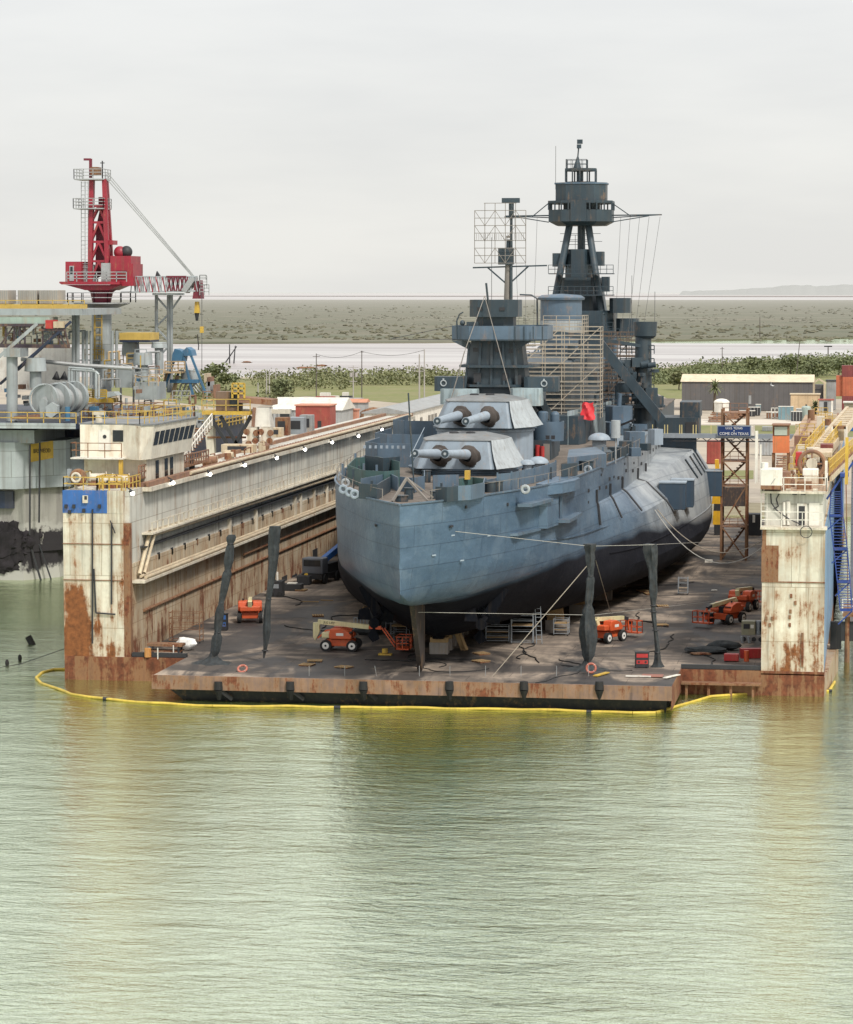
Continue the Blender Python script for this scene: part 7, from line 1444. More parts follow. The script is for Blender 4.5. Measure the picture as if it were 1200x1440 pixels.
k = MB(); k.bar(Q(127.5, 250), Q(127.5, 223), .3); k.bar(Q(127.5, 224), Q(118, 224), .25); CB(k, 'davit', M_cdred); k = MB(); pr(k, [Q(130, 246), Q(140, 246), Q(140, 235), Q(130, 235)], YR0 + CY - .8, YR0 + CY + .8); CB(k, 'sheave_head', M_ruststeel); CB(MB().bar(Q(144, 250), Q(144, 226), .12).bar(Q(141, 229), Q(147, 229), .1), 'aerial', M_dark)
k = MB(); k.cyl(Q(142, 292), Q(142, 277), .3, n=8); CB(k, 'winch_motor', M_cdred); rb_ = MB(); pr(rb_, [Q(150, 344), Q(162, 344), Q(162, 338), Q(150, 338)], YR0 + CY - 1, YR0 + CY + 1); CB(rb_, 'floodlight_bracket', M_cred)
k = MB(); k.ladder(Q(117, 396, -1), Q(117, 255, -1), (1, 0, 0), .45, .5, .035); k.bar(Q(124, 396, -1), Q(124, 255, -1), .06)
for i in range(26): k.bar(Q(115, 392 - i * 5.4, -1.4), Q(124, 392 - i * 5.4, -1.4), .045)
CB(k, 'caged_ladder', M_gal)
# boom: lattice, white and red, lying level to the right
bt0, bt1, bb0, bb1 = (186, 388), (281, 391), (167, 412), (262, 409)
k = MB()
for d in (-.8, .8): k.bar(Q(186, 389, d), Q(278, 389, d), .16); k.bar(Q(170, 411, d), Q(275, 409, d), .16)
for i in range(22):
    u = i / 22; x_ = 186 + 92 * u; k.bar(Q(x_, 389, -.8), Q(x_ + (4.2 if i % 2 else -2), 410, -.8), .1); k.bar(Q(x_ + 2, 389, .8), Q(x_ + (0 if i % 2 else 4.2), 410, .8), .1)
CB(k, 'boom_lattice', M_canvas)
k = MB()
for x_ in range(236, 262, 6): k.bar(Q(x_, 389, -.85), Q(x_ + 4, 409, -.85), .14); k.bar(Q(x_ + 4, 389, -.85), Q(x_, 409, -.85), .14)
k.bar(Q(234, 389, -.85), Q(262, 389, -.85), .22); CB(k, 'boom_insert', M_cdred)
k = MB(); [k.bar(Q(x_, 389 + (x_ % 3), -.86), Q(x_ + 5, 411, -.86), .1) for x_ in range(192, 232, 9)]; CB(k, 'red_lacing', M_cred)
k = MB(); pr(k, [Q(264, 412), Q(276, 395), Q(276, 390), Q(268, 392), Q(258, 408)], YR0 + CY - 1, YR0 + CY + 1); CB(k, 'boom_heel', M_gal); k = MB(); pr(k, [Q(273, 420), Q(285, 420), Q(283, 394), Q(276, 398)], YR0 + CY - .8, YR0 + CY + .8); CB(k, 'boom_head', M_cdred)
CB(MB().rail([Q(281, 405, -1), Q(291, 405, -1)], 1.4, .04, .7, 3).rail([Q(281, 415, -1), Q(294, 415, -1)], 1.2, .04, .7, 2).rail([Q(281, 394, -1), Q(290, 394, -1)], .6, .04, .7, 1), 'boom_head_rail', M_gal)
k = MB(); pr(k, [Q(274, 440), Q(281, 440), Q(279.5, 424), Q(275, 424)], YR0 + CY - .3, YR0 + CY + .3); CB(k, 'hook_block', M_yel); CB(MB().cyl(Q(277, 451), Q(277, 440), .14, .28, 8), 'hook', M_dark)
k = MB(); pr(k, [Q(282, 468), Q(286, 468), Q(286, 459), Q(282, 459)], YR0 + CY - .3, YR0 + CY + .3); CB(k, 'headache_ball', M_yel); CB(MB().bar(Q(284, 420), Q(284, 520), .06), 'hoist_wire', M_wire); CB(MB().tube([Q(278, 470), Q(278.5, 478), Q(279.5, 486), Q(279, 492)], .06), 'sling', M_dark)
k = MB(); [k.bar(Q(149 + dx, 245 + dy, d), Q(274 + dx * .5, 391 + dy * .3, d), .10) for dx, dy in ((0, 0), (1.5, -3), (-1, 4)) for d in (-.8, 0, .8)]; CB(k, 'pendant_rope', M_gal)
k = MB(); pr(k, [Q(219, 388.5), Q(226, 388.5), Q(221, 381)], YR0 + CY - .2, YR0 + CY + .2); CB(k, 'boom_stop', M_dark)
# boom rest tower
t = thing('boom_rest', 'slim grey braced tower carrying the crane boom', 'boom rest', Q(232, 552, 2)); bb = [Q(220, 412, 2), Q(237, 412, 2), Q(241, 412, 2)]; b0 = [Q(220, 552, 2), Q(237, 552, 2), Q(241, 552, 2)]
for a, b in zip(bb, b0): MB().cyl(b, a, .2, n=10).build('post', M_rg, t, world=True)
k = MB(); k.box(Q(218, 413, 2).x, Q(256, 413, 2).x, YR0 + CY + .8, YR0 + CY + 3.2, Q(218, 415, 2).z, Q(218, 412, 2).z); k.build('head', M_rg, t, world=True)
for a, b in (((221, 418), (236, 435)), ((255, 416), (241, 436)), ((221, 458), (236, 443)), ((221, 462), (236, 478)), ((221, 505), (236, 488)), ((221, 510), (236, 530))): MB().bar(Q(*a, 2), Q(*b, 2), .2).build('brace', M_rg, t, world=True)
# blue A-frame derrick
D_ = lambda x, y, d=0: gY(x, y, YR0 + 24 + d); t = thing('blue_derrick', 'blue A frame winch derrick with tan railed platform on the rig deck', 'derrick', D_(262, 557))
for a, b, d in (((228, 557), (248, 498), -1), ((243, 557), (252, 520), 2), ((272, 557), (258, 500), -1), ((289, 552), (268, 498), -1)): MB().bar(D_(*a, d), D_(*b, d), .25).build('leg', M_cblue, t, world=True)
MB().bar(D_(239, 536, -1), D_(280, 536, -1), .4).build('cross_beam', M_cblue, t, world=True)
k = MB(); pr(k, [D_(246, 508), D_(260, 508), D_(262, 496), D_(258, 492), D_(250, 490), D_(247, 498)], YR0 + 22.5, YR0 + 25); k.build('crown_cover', M_cblue, t, world=True); k = MB(); pr(k, [D_(258, 500), D_(274, 500), D_(272, 492), D_(266, 488), D_(260, 494)], YR0 + 22.8, YR0 + 25); k.build('crown_cover', M_cblue, t, world=True)
k = MB(); k.box(D_(232, 523).x, D_(260, 523).x, YR0 + 22, YR0 + 26, D_(232, 524).z, D_(232, 522).z); k.build('platform', M_tanrail, t, world=True); MB().rail([D_(232, 522, -2), D_(260, 522, -2)], 1.1, .06, .8, 2).build('platform_rail', M_tanrail, t, world=True)
MB().bar(D_(235, 524), D_(226, 560), .3).build('tan_strut', M_tanrail, t, world=True); MB().bar(D_(250, 528), D_(241, 562), .4).build('tan_strut', M_tanrail, t, world=True)
k = MB(); [k.tube([D_(250 + i * 6, 556, 1), D_(255 + i * 6, 540, 1), D_(266 + i * 5, 537, 1), D_(278 + i * 4, 552, 1)], .09, 6) for i in range(4)]; k.build('hose_loops', M_gal, t, world=True); MB().cyl(D_(268, 533, 1), D_(268, 520, 1), 1.1, n=16).build('white_tank', M_rgl, t, world=True)
for i, (px, py, w_, h_, mt) in enumerate(((290, 545, 8, 14, M_gal), (300, 552, 6, 18, M_rtrack), (287, 530, 6, 8, M_pipe), (292, 535, 5, 8, M_rtrack))): rb(px, px + w_ * .7, py - h_ * .6, py + 8, 24, 2, mt, 'winch_gear')
rb(96, 104, 545, 592, 14, 2, M_rgl, 'cabinet'); rb(118, 160, 560, 566, 16, 2, M_yel, 'yellow_beam')

random.seed(77)
for i in range(95):
    x_, y_ = random.choice([(random.uniform(112, 235), random.uniform(560, 598)), (random.uniform(0, 100), random.uniform(462, 482)), (random.uniform(140, 215), random.uniform(500, 540)), (random.uniform(230, 292), random.uniform(556, 598))]); d_ = random.uniform(12, 24); L_ = random.uniform(8, 26); k = MB()
    if i % 3 == 0: k.tube([P(x_, y_ + 6, d_), P(x_, y_ - 5, d_), P(x_ + L_, y_ - 6, d_), P(x_ + L_, y_ + 6, d_)], random.uniform(.05, .14), 6)
    elif i % 3 == 1: k.rail([P(x_, y_ + 4, d_), P(x_ + L_, y_ + 4, d_)], 1.1, .04, .9, 1)
    else: k.tube([P(x_, y_ + 10, d_), P(x_, y_ - 8, d_)], random.uniform(.06, .2), 8)
    RB(k, ('pipe_run', 'hand_rail', 'stand_pipe')[i % 3], (M_gal, M_yrail, M_rg, M_rtrack, M_tanrail)[i % 5])
# ------------------------------------------------------------------ shore, marsh and what stands there
def ground(name, c0, c1, c2, sc=(.05, .05, 1), rough=.9, bump=.2):
    m, nt, b = _new(name); g = NT(nt); a = g.noise(g.coord(sc, obj=False), 1, 6, .6, .4); f = g.noise(g.coord(tuple(k * 9 for k in sc), obj=False), 1, 5, .7)
    c = g.mix(g.ramp(a, .38, .62), c0, c1); c = g.mix(g.ramp(f, .45, .75, 0, .7), c, c2); g.l(c, b.inputs['Base Color']); b.inputs['Roughness'].default_value = rough
    return m
def sheet(name, pts, z, mat):
    k = MB(); k.add([(p[0], p[1], z) for p in pts], [tuple(range(len(pts)))]); return struct(k, name, mat)
M_yard = ground('yard_gravel', (.38, .325, .25), (.28, .24, .195), (.44, .39, .32)); M_grass = ground('yard_grass', (.16, .17, .05), (.20, .185, .08), (.10, .125, .035), (.09, .05, 1)); M_road = ground('pale_road', (.58, .52, .44), (.50, .45, .38), (.62, .57, .5))
gx = lambda px, py, z=2.0: (lambda p: (p.x, p.y))(gz(px, py, z))
k = MB(); top = [(-1500, 386), (1800, 386), (1800, 1500), gx(1300, 496), gx(1200, 501), gx(1130, 503), gx(1050, 507), gx(960, 513), gx(860, 526), gx(740, 529), gx(560, 530), gx(300, 529), gx(0, 529), (-1500, 980)]
k.prism(top, -1, 1.8); struct(k, 'ground', M_yard)
sheet('grass', [gx(300, 572), gx(430, 556), gx(470, 558), gx(640, 572), gx(700, 575), gx(760, 560), gx(860, 540), gx(860, 528), gx(560, 532), gx(200, 531), gx(100, 545)], 1.83, M_grass)
sheet('grass', [gx(900, 613), gx(1180, 613), gx(1300, 612), gx(1300, 597), gx(1000, 597), gx(900, 597)], 1.83, M_grass); sheet('grass', [gx(1000, 672), gx(1060, 672), gx(1060, 660), gx(1000, 660)], 1.84, M_grass)
sheet('grass', [gx(940, 560), gx(1300, 560), gx(1300, 497), gx(1200, 502), gx(1050, 508), gx(960, 514), gx(880, 530)], 1.83, M_grass)
sheet('road', [gx(900, 596), gx(1300, 596), gx(1300, 588.5), gx(900, 588.5)], 1.845, M_road); sheet('road', [gx(240, 622), gx(330, 622), gx(420, 600), gx(300, 600)], 1.845, M_road); sheet('grass', [gx(230, 660), gx(330, 640), gx(330, 624), gx(230, 626)], 1.84, M_grass); sheet('grass', [gx(230, 598), gx(320, 598), gx(380, 575), gx(230, 575)], 1.84, M_grass)
M_ysand = ground('yellow_sand', (.55, .40, .16), (.5, .36, .16), (.6, .48, .25)); sheet('sand', [gx(1130, 586.5), gx(1180, 586.5), gx(1185, 582), gx(1136, 582)], 1.85, M_ysand)
def lagoon_mat():
    m, nt, b = _new('lagoon_shallows'); g = NT(nt); s1 = g.noise(g.coord((.0022, .022, 1), obj=False, rot=(0, 0, R(-2))), 1, 5, .6, .6); s2 = g.noise(g.coord((.0009, .006, 1), obj=False, rot=(0, 0, R(3))), 1, 4, .55, .3)
    c = g.mix(g.ramp(s1, .42, .62, 0, .95), (.45, .43, .415), (.20, .17, .165)); c = g.mix(g.ramp(s2, .50, .64, 0, .8), c, (.36, .315, .30)); g.l(c, b.inputs['Base Color']); b.inputs['Roughness'].default_value = .35; return m
M_lag = lagoon_mat(); sheet('lagoon', [(-2500, 900), (4500, 900), (4500, 1660), (-2500, 1660)], .25, M_lag)
def marsh_mat():
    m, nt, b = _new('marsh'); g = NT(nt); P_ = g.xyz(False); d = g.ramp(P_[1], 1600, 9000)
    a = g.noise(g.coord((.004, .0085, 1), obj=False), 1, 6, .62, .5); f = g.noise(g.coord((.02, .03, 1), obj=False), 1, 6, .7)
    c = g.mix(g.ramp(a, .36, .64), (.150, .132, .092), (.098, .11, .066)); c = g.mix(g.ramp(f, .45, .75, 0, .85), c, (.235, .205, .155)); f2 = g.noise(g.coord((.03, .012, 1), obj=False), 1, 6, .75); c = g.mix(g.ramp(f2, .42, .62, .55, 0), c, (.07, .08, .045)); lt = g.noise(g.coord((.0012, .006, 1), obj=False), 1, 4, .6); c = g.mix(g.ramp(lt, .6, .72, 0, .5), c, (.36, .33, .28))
    c = g.mix(g.math('MULTIPLY', d, .8), c, (.27, .262, .232)); g.l(c, b.inputs['Base Color']); b.inputs['Roughness'].default_value = 1; return m  # aerial haze painted in: marsh colour fades paler with distance
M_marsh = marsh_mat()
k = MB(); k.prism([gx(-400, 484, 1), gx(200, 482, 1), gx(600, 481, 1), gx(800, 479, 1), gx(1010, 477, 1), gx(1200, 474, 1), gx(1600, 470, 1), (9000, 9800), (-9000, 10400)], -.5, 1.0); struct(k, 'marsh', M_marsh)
M_farland = ground('far_land', (.25, .215, .205), (.30, .265, .25), (.28, .26, .24), (.0006, .002, 1)); M_pale = ground('far_shallows', (.44, .42, .405), (.34, .315, .305), (.46, .445, .43), (.0004, .002, 1), .4)  # far_land is paled, horizon haze mixed into its colour
sheet('shallows', [(-14000, 9000), (14000, 8600), (20000, 60000), (-20000, 60000)], .4, M_pale)
sheet('far_land', [(-8000, 18500), (2000, 15500), (6000, 15000), (9000, 17000), (9000, 20500), (2000, 19500), (-8000, 19800)], 2, M_farland); sheet('far_land', [(-2200, 25000), (14000, 22500), (16000, 38000), (1500, 33000)], 4, M_farland)
k = MB(); prof = []; random.seed(11); n = 90
hx0, hx1 = gY(955, 405, 24000).x, gY(1350, 405, 24000).x
for i in range(n + 1):
    u = i / n; h = 34 + 72 * min(1, u * 2.2) ** 1.3 * (.75 + .35 * mnoise.noise((u * 9, 0, 0))) + 9 * mnoise.noise((u * 40, 1, 0)) ; prof.append((hx0 + (hx1 - hx0) * u, h))
vs = [(x, 24000, 0) for x, h in prof] + [(x, 24400, max(2, h)) for x, h in prof] + [(x, 27000, 0) for x, h in prof]; m1 = n + 1
k.add(vs, [(i, i + 1, m1 + i + 1, m1 + i) for i in range(n)] + [(m1 + i, m1 + i + 1, 2 * m1 + i + 1, 2 * m1 + i) for i in range(n)], True); struct(k, 'hills', ground('far_hill', (.285, .295, .285), (.33, .33, .32), (.30, .305, .295), (.0012, .0012, 1)))  # hill greys carry painted distance haze too
# --- scrub on the marsh: nobody could count it
M_scrub = ground('scrub', (.118, .116, .074), (.14, .128, .088), (.10, .104, .066), (.02, .02, 1)); M_scrub2 = ground('scrub_far', (.18, .18, .14), (.21, .20, .165), (.155, .155, .122), (.01, .01, 1))  # far scrub is paler, with the haze put into its colour
random.seed(5)
def blob(k, x, y, z, r, h, n=6):
    pr_ = [(r, 0), (r * 1.05, h * .35), (r * .75, h * .75), (.1, h)]; o = len(k.v); vs = []
    for j, (rr, zz) in enumerate(pr_):
        for i in range(n): a = 2 * math.pi * i / n + j * .4; q_ = rr * random.uniform(.65, 1.3); vs.append((x + q_ * math.cos(a), y + q_ * math.sin(a), z + zz * random.uniform(.8, 1.2)))
    k.add(vs, [(j * n + i, j * n + (i + 1) % n, (j + 1) * n + (i + 1) % n, (j + 1) * n + i) for j in range(3) for i in range(n)])
k1, k2 = MB(), MB()
for i in range(3600):
    py = 482 - 52 * random.random() ** 1.25; px = random.uniform(-40, 1240); cl = mnoise.noise((px * .02, py * .16, 3))
    if cl < -.35 + .6 * random.random(): continue
    p = gz(px, py, 1.0)
    if p.y < 1690: continue
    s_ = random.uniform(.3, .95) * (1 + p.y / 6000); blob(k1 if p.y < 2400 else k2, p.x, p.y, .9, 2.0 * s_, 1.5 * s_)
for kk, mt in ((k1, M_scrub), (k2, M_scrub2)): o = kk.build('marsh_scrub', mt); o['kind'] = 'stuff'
# --- foliage made of many small leaf faces
def leaf_mat(name, c0, c1):
    m, nt, b = _new(name); g = NT(nt); a = g.noise(g.coord((.35, .35, .35), obj=False), 1, 3); f = g.noise(g.coord((2.3, 2.3, 2.3), obj=False), 1, 3)
    c = g.mix(g.ramp(a, .35, .65), c0, c1); c = g.mix(g.ramp(f, .4, .7, 0, .6), c, tuple(k * .55 for k in c0)); g.l(c, b.inputs['Base Color']); b.inputs['Roughness'].default_value = .8; return m
M_leaf = leaf_mat('leaves_olive', (.135, .155, .068), (.22, .215, .105)); M_leaf2 = leaf_mat('leaves_green', (.12, .145, .065), (.19, .205, .095)); M_trunk = flat('bark', (.11, .085, .06), .9)
def leaves(k, c, rx, ry, rz_, n, s_):
    for i in range(n):
        while True:
            v = Vector((random.uniform(-1, 1), random.uniform(-1, 1), random.uniform(-1, 1)))
            if .25 < v.length < 1: break
        if mnoise.noise(v * 2.1 + Vector((c[0], c[1], 0))) < -.22: continue
        p = Vector((c[0] + v.x * rx, c[1] + v.y * ry, c[2] + v.z * rz_)); a = Vector((random.uniform(-1, 1), random.uniform(-1, 1), random.uniform(-.6, .6))).normalized() * s_ * random.uniform(.6, 1.4); b = a.cross(Vector((random.uniform(-1, 1), random.uniform(-1, 1), random.uniform(-1, 1)))).normalized() * s_ * random.uniform(.5, 1.1)
        k.add([p - a, p + b, p + a, p - b], [(0, 1, 2, 3)])
k = MB(); random.seed(9)
for i in range(330):                                     # far belt of shrubs behind the left yard
    px = random.uniform(230, 735); py = random.uniform(529.5, 548) if px > 420 else random.uniform(532, 562); p = gz(px, py, 2); 
    if py > 541 and mnoise.noise((px * .03, py * .1, 0)) < .05: continue
    r = random.uniform(2.2, 5.0); leaves(k, (p.x, p.y, 1.8 + r * .42), r * 1.25, r, r * .62, 80, .42)
o = k.build('shrub_belt', M_leaf); o['kind'] = 'stuff'
k = MB()
for i in range(260):                                     # low scrub on the right bank
    px = random.uniform(870, 1230); py = random.uniform(0, 1) * 22 + (529 - (px - 860) * .075); p = gz(px, py, 2); r = random.uniform(2.5, 5.5)
    if py > 540: continue
    leaves(k, (p.x, p.y, 1.8 + r * .4), r * 1.3, r, r * .6, 90, .42)
o = k.build('bank_scrub', M_leaf2); o['kind'] = 'stuff'
def tree(px, py, h, w_, label, mat, dens=520, s_=.55, name='tree'):
    b = gz(px, py, 1.9); t = thing(name, label, 'tree', b, 0, 'trees behind the shipyard'); k = MB(); k.cyl((0, 0, 0), (.15, 0, h * .55), .22, .12, 8)
    for a in range(5): k.cyl((.1, 0, h * (.25 + .06 * a)), (w_ * .3 * math.cos(a * 1.3), w_ * .3 * math.sin(a * 1.3), h * .7), .1, .04, 6)
    k.build('trunk', M_trunk, t); k = MB()
    for j in range(9): a = j * 2.4; rr = w_ * .34 * (j % 3) / 2; c = (rr * math.cos(a), rr * math.sin(a), h * random.uniform(.42, .8)); leaves(k, c, w_ * .24, w_ * .24, h * .22, dens // 9, s_)
    k.build('crown', mat, t); return t
random.seed(21)
for px, py, h, w_, l, mt in ((708, 556, 8, 9, 'olive green tree just right of the crane post tub', M_leaf), (735, 552, 9, 12, 'broad olive tree between the warship and the dark warehouse', M_leaf), (752, 556, 6, 8, 'low tree at the left corner of the dark warehouse', M_leaf), (1060, 528, 7, 12, 'rounded green tree behind the middle of the warehouse roof', M_leaf2), (1112, 528, 8, 15, 'widest green tree behind the warehouse roof', M_leaf2), (1150, 530, 7, 13, 'green tree behind the open gable of the warehouse', M_leaf2), (1180, 528, 7, 12, 'green tree above the red containers', M_leaf2), (1035, 529, 4, 8, 'small green tree left of the leaning pole', M_leaf2), (395, 570, 7, 7, 'bushy yellow green tree behind the grey shed roof', M_leaf2), (300, 545, 8, 9, 'green tree beside the blue derrick', M_leaf2), (318, 548, 5, 7, 'low green tree right of the blue derrick', M_leaf2), (955, 548, 6, 8, 'dark tree at the far left end of the warehouse', M_leaf)): tree(px, py, h, w_, l, mt)
# palms
def palm(px, py, ptop, label, w_):
    b = gz(px, py, 1.9); h = gY(px, ptop, b.y).z - b.z; t = thing('palm_tree', label, 'palm', b); MB().cyl((0, 0, 0), (.1, 0, h * .72), .42, .3, 10).build('trunk', M_trunk, t); k = MB()
    for i in range(46):
        a = i * 2.4; el = 1.25 - 1.9 * (i / 46); L_ = w_ * random.uniform(.8, 1.1); d0 = Vector((math.cos(a) * math.cos(el), math.sin(a) * math.cos(el), math.sin(el))); pr_ = Vector((.1, 0, h * .72)); side = Vector((-math.sin(a), math.cos(a), 0))
        for j in range(4):
            q_ = pr_ + (d0 + Vector((0, 0, -.22 * j))).normalized() * L_ / 4; w0 = .32 * (1 - j / 4.5); k.add([pr_ - side * w0, pr_ + side * w0, q_ + side * w0 * .75, q_ - side * w0 * .75], [(0, 1, 2, 3)]); pr_ = q_
    k.build('crown', M_leaf2, t)
palm(1005, 581, 531, 'palm tree standing before the left half of the dark warehouse', 2.7); palm(1146, 588, 563, 'small palm bush in a brown planter by the beige box', 1.7)
palm(697, 560, 512, 'thin palm rising behind the crane post of the ship', 1.6)
# --- poles
M_pwood = flat('pole_wood', (.10, .085, .075), .9); M_pconc = flat('pole_grey', (.36, .34, .32), .9)
def pole(px, py, ptop, label, r=.16, mat=None, arms=(), lean=0, z=1.9):
    b = gz(px, py, z); tp = gY(px + lean, ptop, b.y); t = thing('utility_pole', label, 'pole', b, 0); k = MB(); k.cyl(b, tp, r, r * .7, 8); k.build('post', mat or M_pwood, t, world=True)
    for f, w_ in arms: c = b.lerp(tp, f); MB().bar(c - Vector((w_, 0, 0)), c + Vector((w_, 0, 0)), .14).build('cross_arm', mat or M_pwood, t, world=True)
    return t
pole(445, 558, 497, 'dark utility pole left of centre in the yard', arms=((.93, 1.0),)); pole(509, 560, 493, 'dark utility pole tallest in the left yard', arms=((.97, .5),)); 
t = pole(497, 588, 514, 'grey pole with transformer beside the orange roofed hut', mat=M_pconc, arms=((.96, 1.2), (.7, .9))); b = gz(497, 588, 1.9); [MB().cyl(gY(x, 530, b.y), gY(x, 524, b.y), .35, n=10).build('transformer', M_pconc, t, world=True) for x in (494, 501)]
t = pole(590, 568, 498, 'pale double pole nearest the ship, left one', mat=M_pconc, arms=((.72, 1.8), (.66, 1.5)), r=.24); pole(597, 568, 491, 'pale double pole nearest the ship, right one', mat=M_pconc, r=.2)
for px, y0, y1, l in ((363, 560, 538, 'stubby grey post left of the post cluster'), (375, 562, 525, 'grey post, second of the cluster behind the shed'), (379, 562, 522, 'grey post, third of the cluster behind the shed'), (388, 545, 518, 'far grey post right of the cluster')): pole(px, y0, y1, l, mat=M_pconc, r=.2)
pole(1016, 532, 488, 'straight dark pole behind the warehouse', arms=((.95, .7),)); pole(1120, 532, 480, 'leaning dark pole behind the warehouse', lean=5); t = pole(1165, 512, 488, 'light mast with four lamps far right', r=.3); c = gY(1165, 487, gz(1165, 512, 1.9).y); MB().bar(c - Vector((1.6, 0, 0)), c + Vector((1.6, 0, 0)), .5).build('lamp_head', M_dark, t, world=True)
pole(1069, 474, 446, 'lone dark pole on the far marsh right', r=.3, z=1.0); 
for px, y1, y0, ln, l in ((323, 484, 511, 0, 'broken upright pile in the lagoon, left one'), (329, 486, 511, 2, 'broken pile in the lagoon, right one'), (317, 487, 510, 16, 'leaning pile crossing the broken piles in the lagoon')): pole(px, y0, y1, l, r=.3, z=.25, lean=ln, mat=M_dark)
b1, b2, b3 = gY(445, 498, gz(445, 558, 1.9).y), gY(509, 494, gz(509, 560, 1.9).y), gY(597, 492, gz(597, 568, 1.9).y)
def catw(a, b, l): 
    q_ = [a.lerp(b, i / 12) - Vector((0, 0, 5 * (i / 12) * (1 - i / 12))) for i in range(13)]; single(MB().tube(q_, .05, 4), 'power_line', M_wire, l, 'wire')
catw(b1, b2, 'power line between the two dark poles in the left yard'); catw(b2, b3, 'power line from the tallest dark pole to the pale double pole')
for px, py, l in ((347, 510, 'small dark stump in the lagoon left of the shoals'), (425, 518, 'longer dark shoal in the lagoon'), (437, 518, 'shorter dark shoal in the lagoon'), (452, 515, 'tiny dark stump in the lagoon right of the shoals')): p = gz(px, py, .25); k = MB(); blob(k, 0, 0, 0, 2.2 if 'shoal' in l else .9, .7); o = k.build('shoal', M_ruststeel if 'shoal' in l else M_dark); o.location = p; tag(o, l, 'shoal')
# --- buildings and gear
M_wh = paint('warehouse_dark', (.115, .11, .112), .02, .25, .7, .6, 'xz', (1.2, 12), var=.1); M_whroof = paint('warehouse_roof', (.62, .52, .37), .05, .2, .6, .6); M_beige = paint('beige_box', (.60, .45, .28), .1, .2, .7, 1); M_cont = paint('container_red', (.30, .06, .045), .15, .25, .6, 1.2); M_contd = paint('container_dark_red', (.19, .045, .045), .1, .2, .6, 1.2); M_conto = paint('container_orange', (.42, .12, .06), .15, .25, .6, 1.2); M_corr = paint('grey_shed', (.36, .37, .37), .06, .25, .6, 1); M_corrroof = paint('pale_roof', (.62, .60, .54), .1, .2, .6, .8); M_salm = paint('salmon_paint', (.55, .25, .17), .1, .2, .7, 1); M_hroof = paint('orange_roof', (.52, .24, .15), .1, .2, .8, 1); M_bluec = paint('teal_container', (.17, .28, .32), .12, .2, .6, 1.2)
def corr(par, x0, x1, y, z0, z1, mat, step=.5):
    k = MB(); n = int((x1 - x0) / step); [k.box(x0 + (i + .3) * step, x0 + (i + .6) * step, y - .06, y, z0 + .1, z1 - .1) for i in range(n)]; o = k.build('corrugation', mat, par, world=True); o['kind'] = 'stuff'; return o
def bldg(name, label, cat, px0, px1, pyb, pyt, dep, mat, roof=None, gable=None, z=1.9, ribs=False, group=None):
    b = gz((px0 + px1) / 2, pyb, z); a, c = gY(px0, pyb, b.y), gY(px1, pyt, b.y); t = thing(name, label, cat, ((a.x + c.x) / 2, b.y + dep / 2, z), 0, group)
    MB().box(a.x, c.x, b.y, b.y + dep, z, c.z).build('walls', mat, t, world=True)
    if gable:
        zr = gY(px0, gable, b.y).z; k = MB(); o_ = .35
        k.add([(a.x - o_, b.y - o_, c.z), (c.x + o_, b.y - o_, c.z), (c.x + o_, b.y + dep / 2, zr), (a.x - o_, b.y + dep / 2, zr), (a.x - o_, b.y + dep + o_, c.z), (c.x + o_, b.y + dep + o_, c.z)], [(0, 1, 2, 3), (3, 2, 5, 4), (0, 3, 4), (1, 5, 2)]); k.build('roof', roof, t, world=True)
    elif roof: MB().box(a.x - .2, c.x + .2, b.y - .2, b.y + dep + .2, c.z, c.z + .25).build('roof', roof, t, world=True)
    if ribs: corr(t, a.x, c.x, b.y, z, c.z, mat)
    return t, a, c, b
def part_(t, name, b, px0, px1, py0, py1, mat, d=.1): q0, q1 = gY(px0, py1, b.y), gY(px1, py0, b.y); return MB().box(q0.x, q1.x, b.y - d, b.y - d + .05, q0.z, q1.z).build(name, mat, t, world=True)
t, a, c, b = bldg('warehouse', 'long dark grey warehouse with sandy roof edge behind the dock', 'warehouse', 959, 1143, 577, 537.5, 14, M_wh, M_whroof, 527)
part_(t, 'pale_stain', b, 1053, 1057, 556, 568, M_grey); k = MB()
for px in (1145, 1160): k.bar(gY(px, 575, b.y + 4), gY(px, 538, b.y + 4), .5)
k.bar(gY(1143, 540, b.y + 4), gY(1152, 533, b.y + 4), .4); k.bar(gY(1152, 533, b.y + 4), gY(1162, 539, b.y + 4), .4); k.build('open_gable_frame', M_whroof, t, world=True); [MB().bar(gY(1143, y, b.y + 4), gY(1160, y, b.y + 4), .3).build('gable_beam', M_dark, t, world=True) for y in (548, 560)]
q0, q1 = gY(1143, 576, b.y + 9), gY(1160, 541, b.y + 9); MB().box(q0.x, q1.x, b.y + 9, b.y + 14, 1.9, q1.z).build('end_bay', M_wh, t, world=True)
bldg('site_box', 'sand coloured flat box building in front of the right half of the warehouse', 'building', 1112, 1153, 580, 555, 3, M_beige, M_whroof)
bldg('site_cabin', 'grey brown cabin just right of the open warehouse gable', 'cabin', 1162, 1176, 576, 536, 5, M_grey, M_dark)
for px0, px1, y0, y1, mt, l in ((1184, 1230, 584, 557, M_contd, 'dark red container at the bottom of the far right stack'), (1176, 1192, 557.5, 528, M_conto, 'small orange red container at the left of the far right stack'), (1185, 1230, 557, 530, M_conto, 'orange container in the middle of the far right stack'), (1184, 1230, 530, 514, M_contd, 'dark red container on top of the far right stack')):
    b = gz(1190, 584, 1.9); q0, q1 = gY(px0, y0, b.y), gY(px1, y1, b.y); t = thing('shipping_container', l, 'container', ((q0.x + q1.x) / 2, b.y + 2 + (1 if px0 == 1176 else 0), q0.z), 0, 'red containers stacked at the right'); yy = b.y + (.6 if px0 == 1176 else 0); MB().box(q0.x, q1.x, yy, yy + 4, q0.z + .03, q1.z - .03).build('body', mt, t, world=True); corr(t, q0.x, q1.x, yy, q0.z, q1.z, mt, .6)
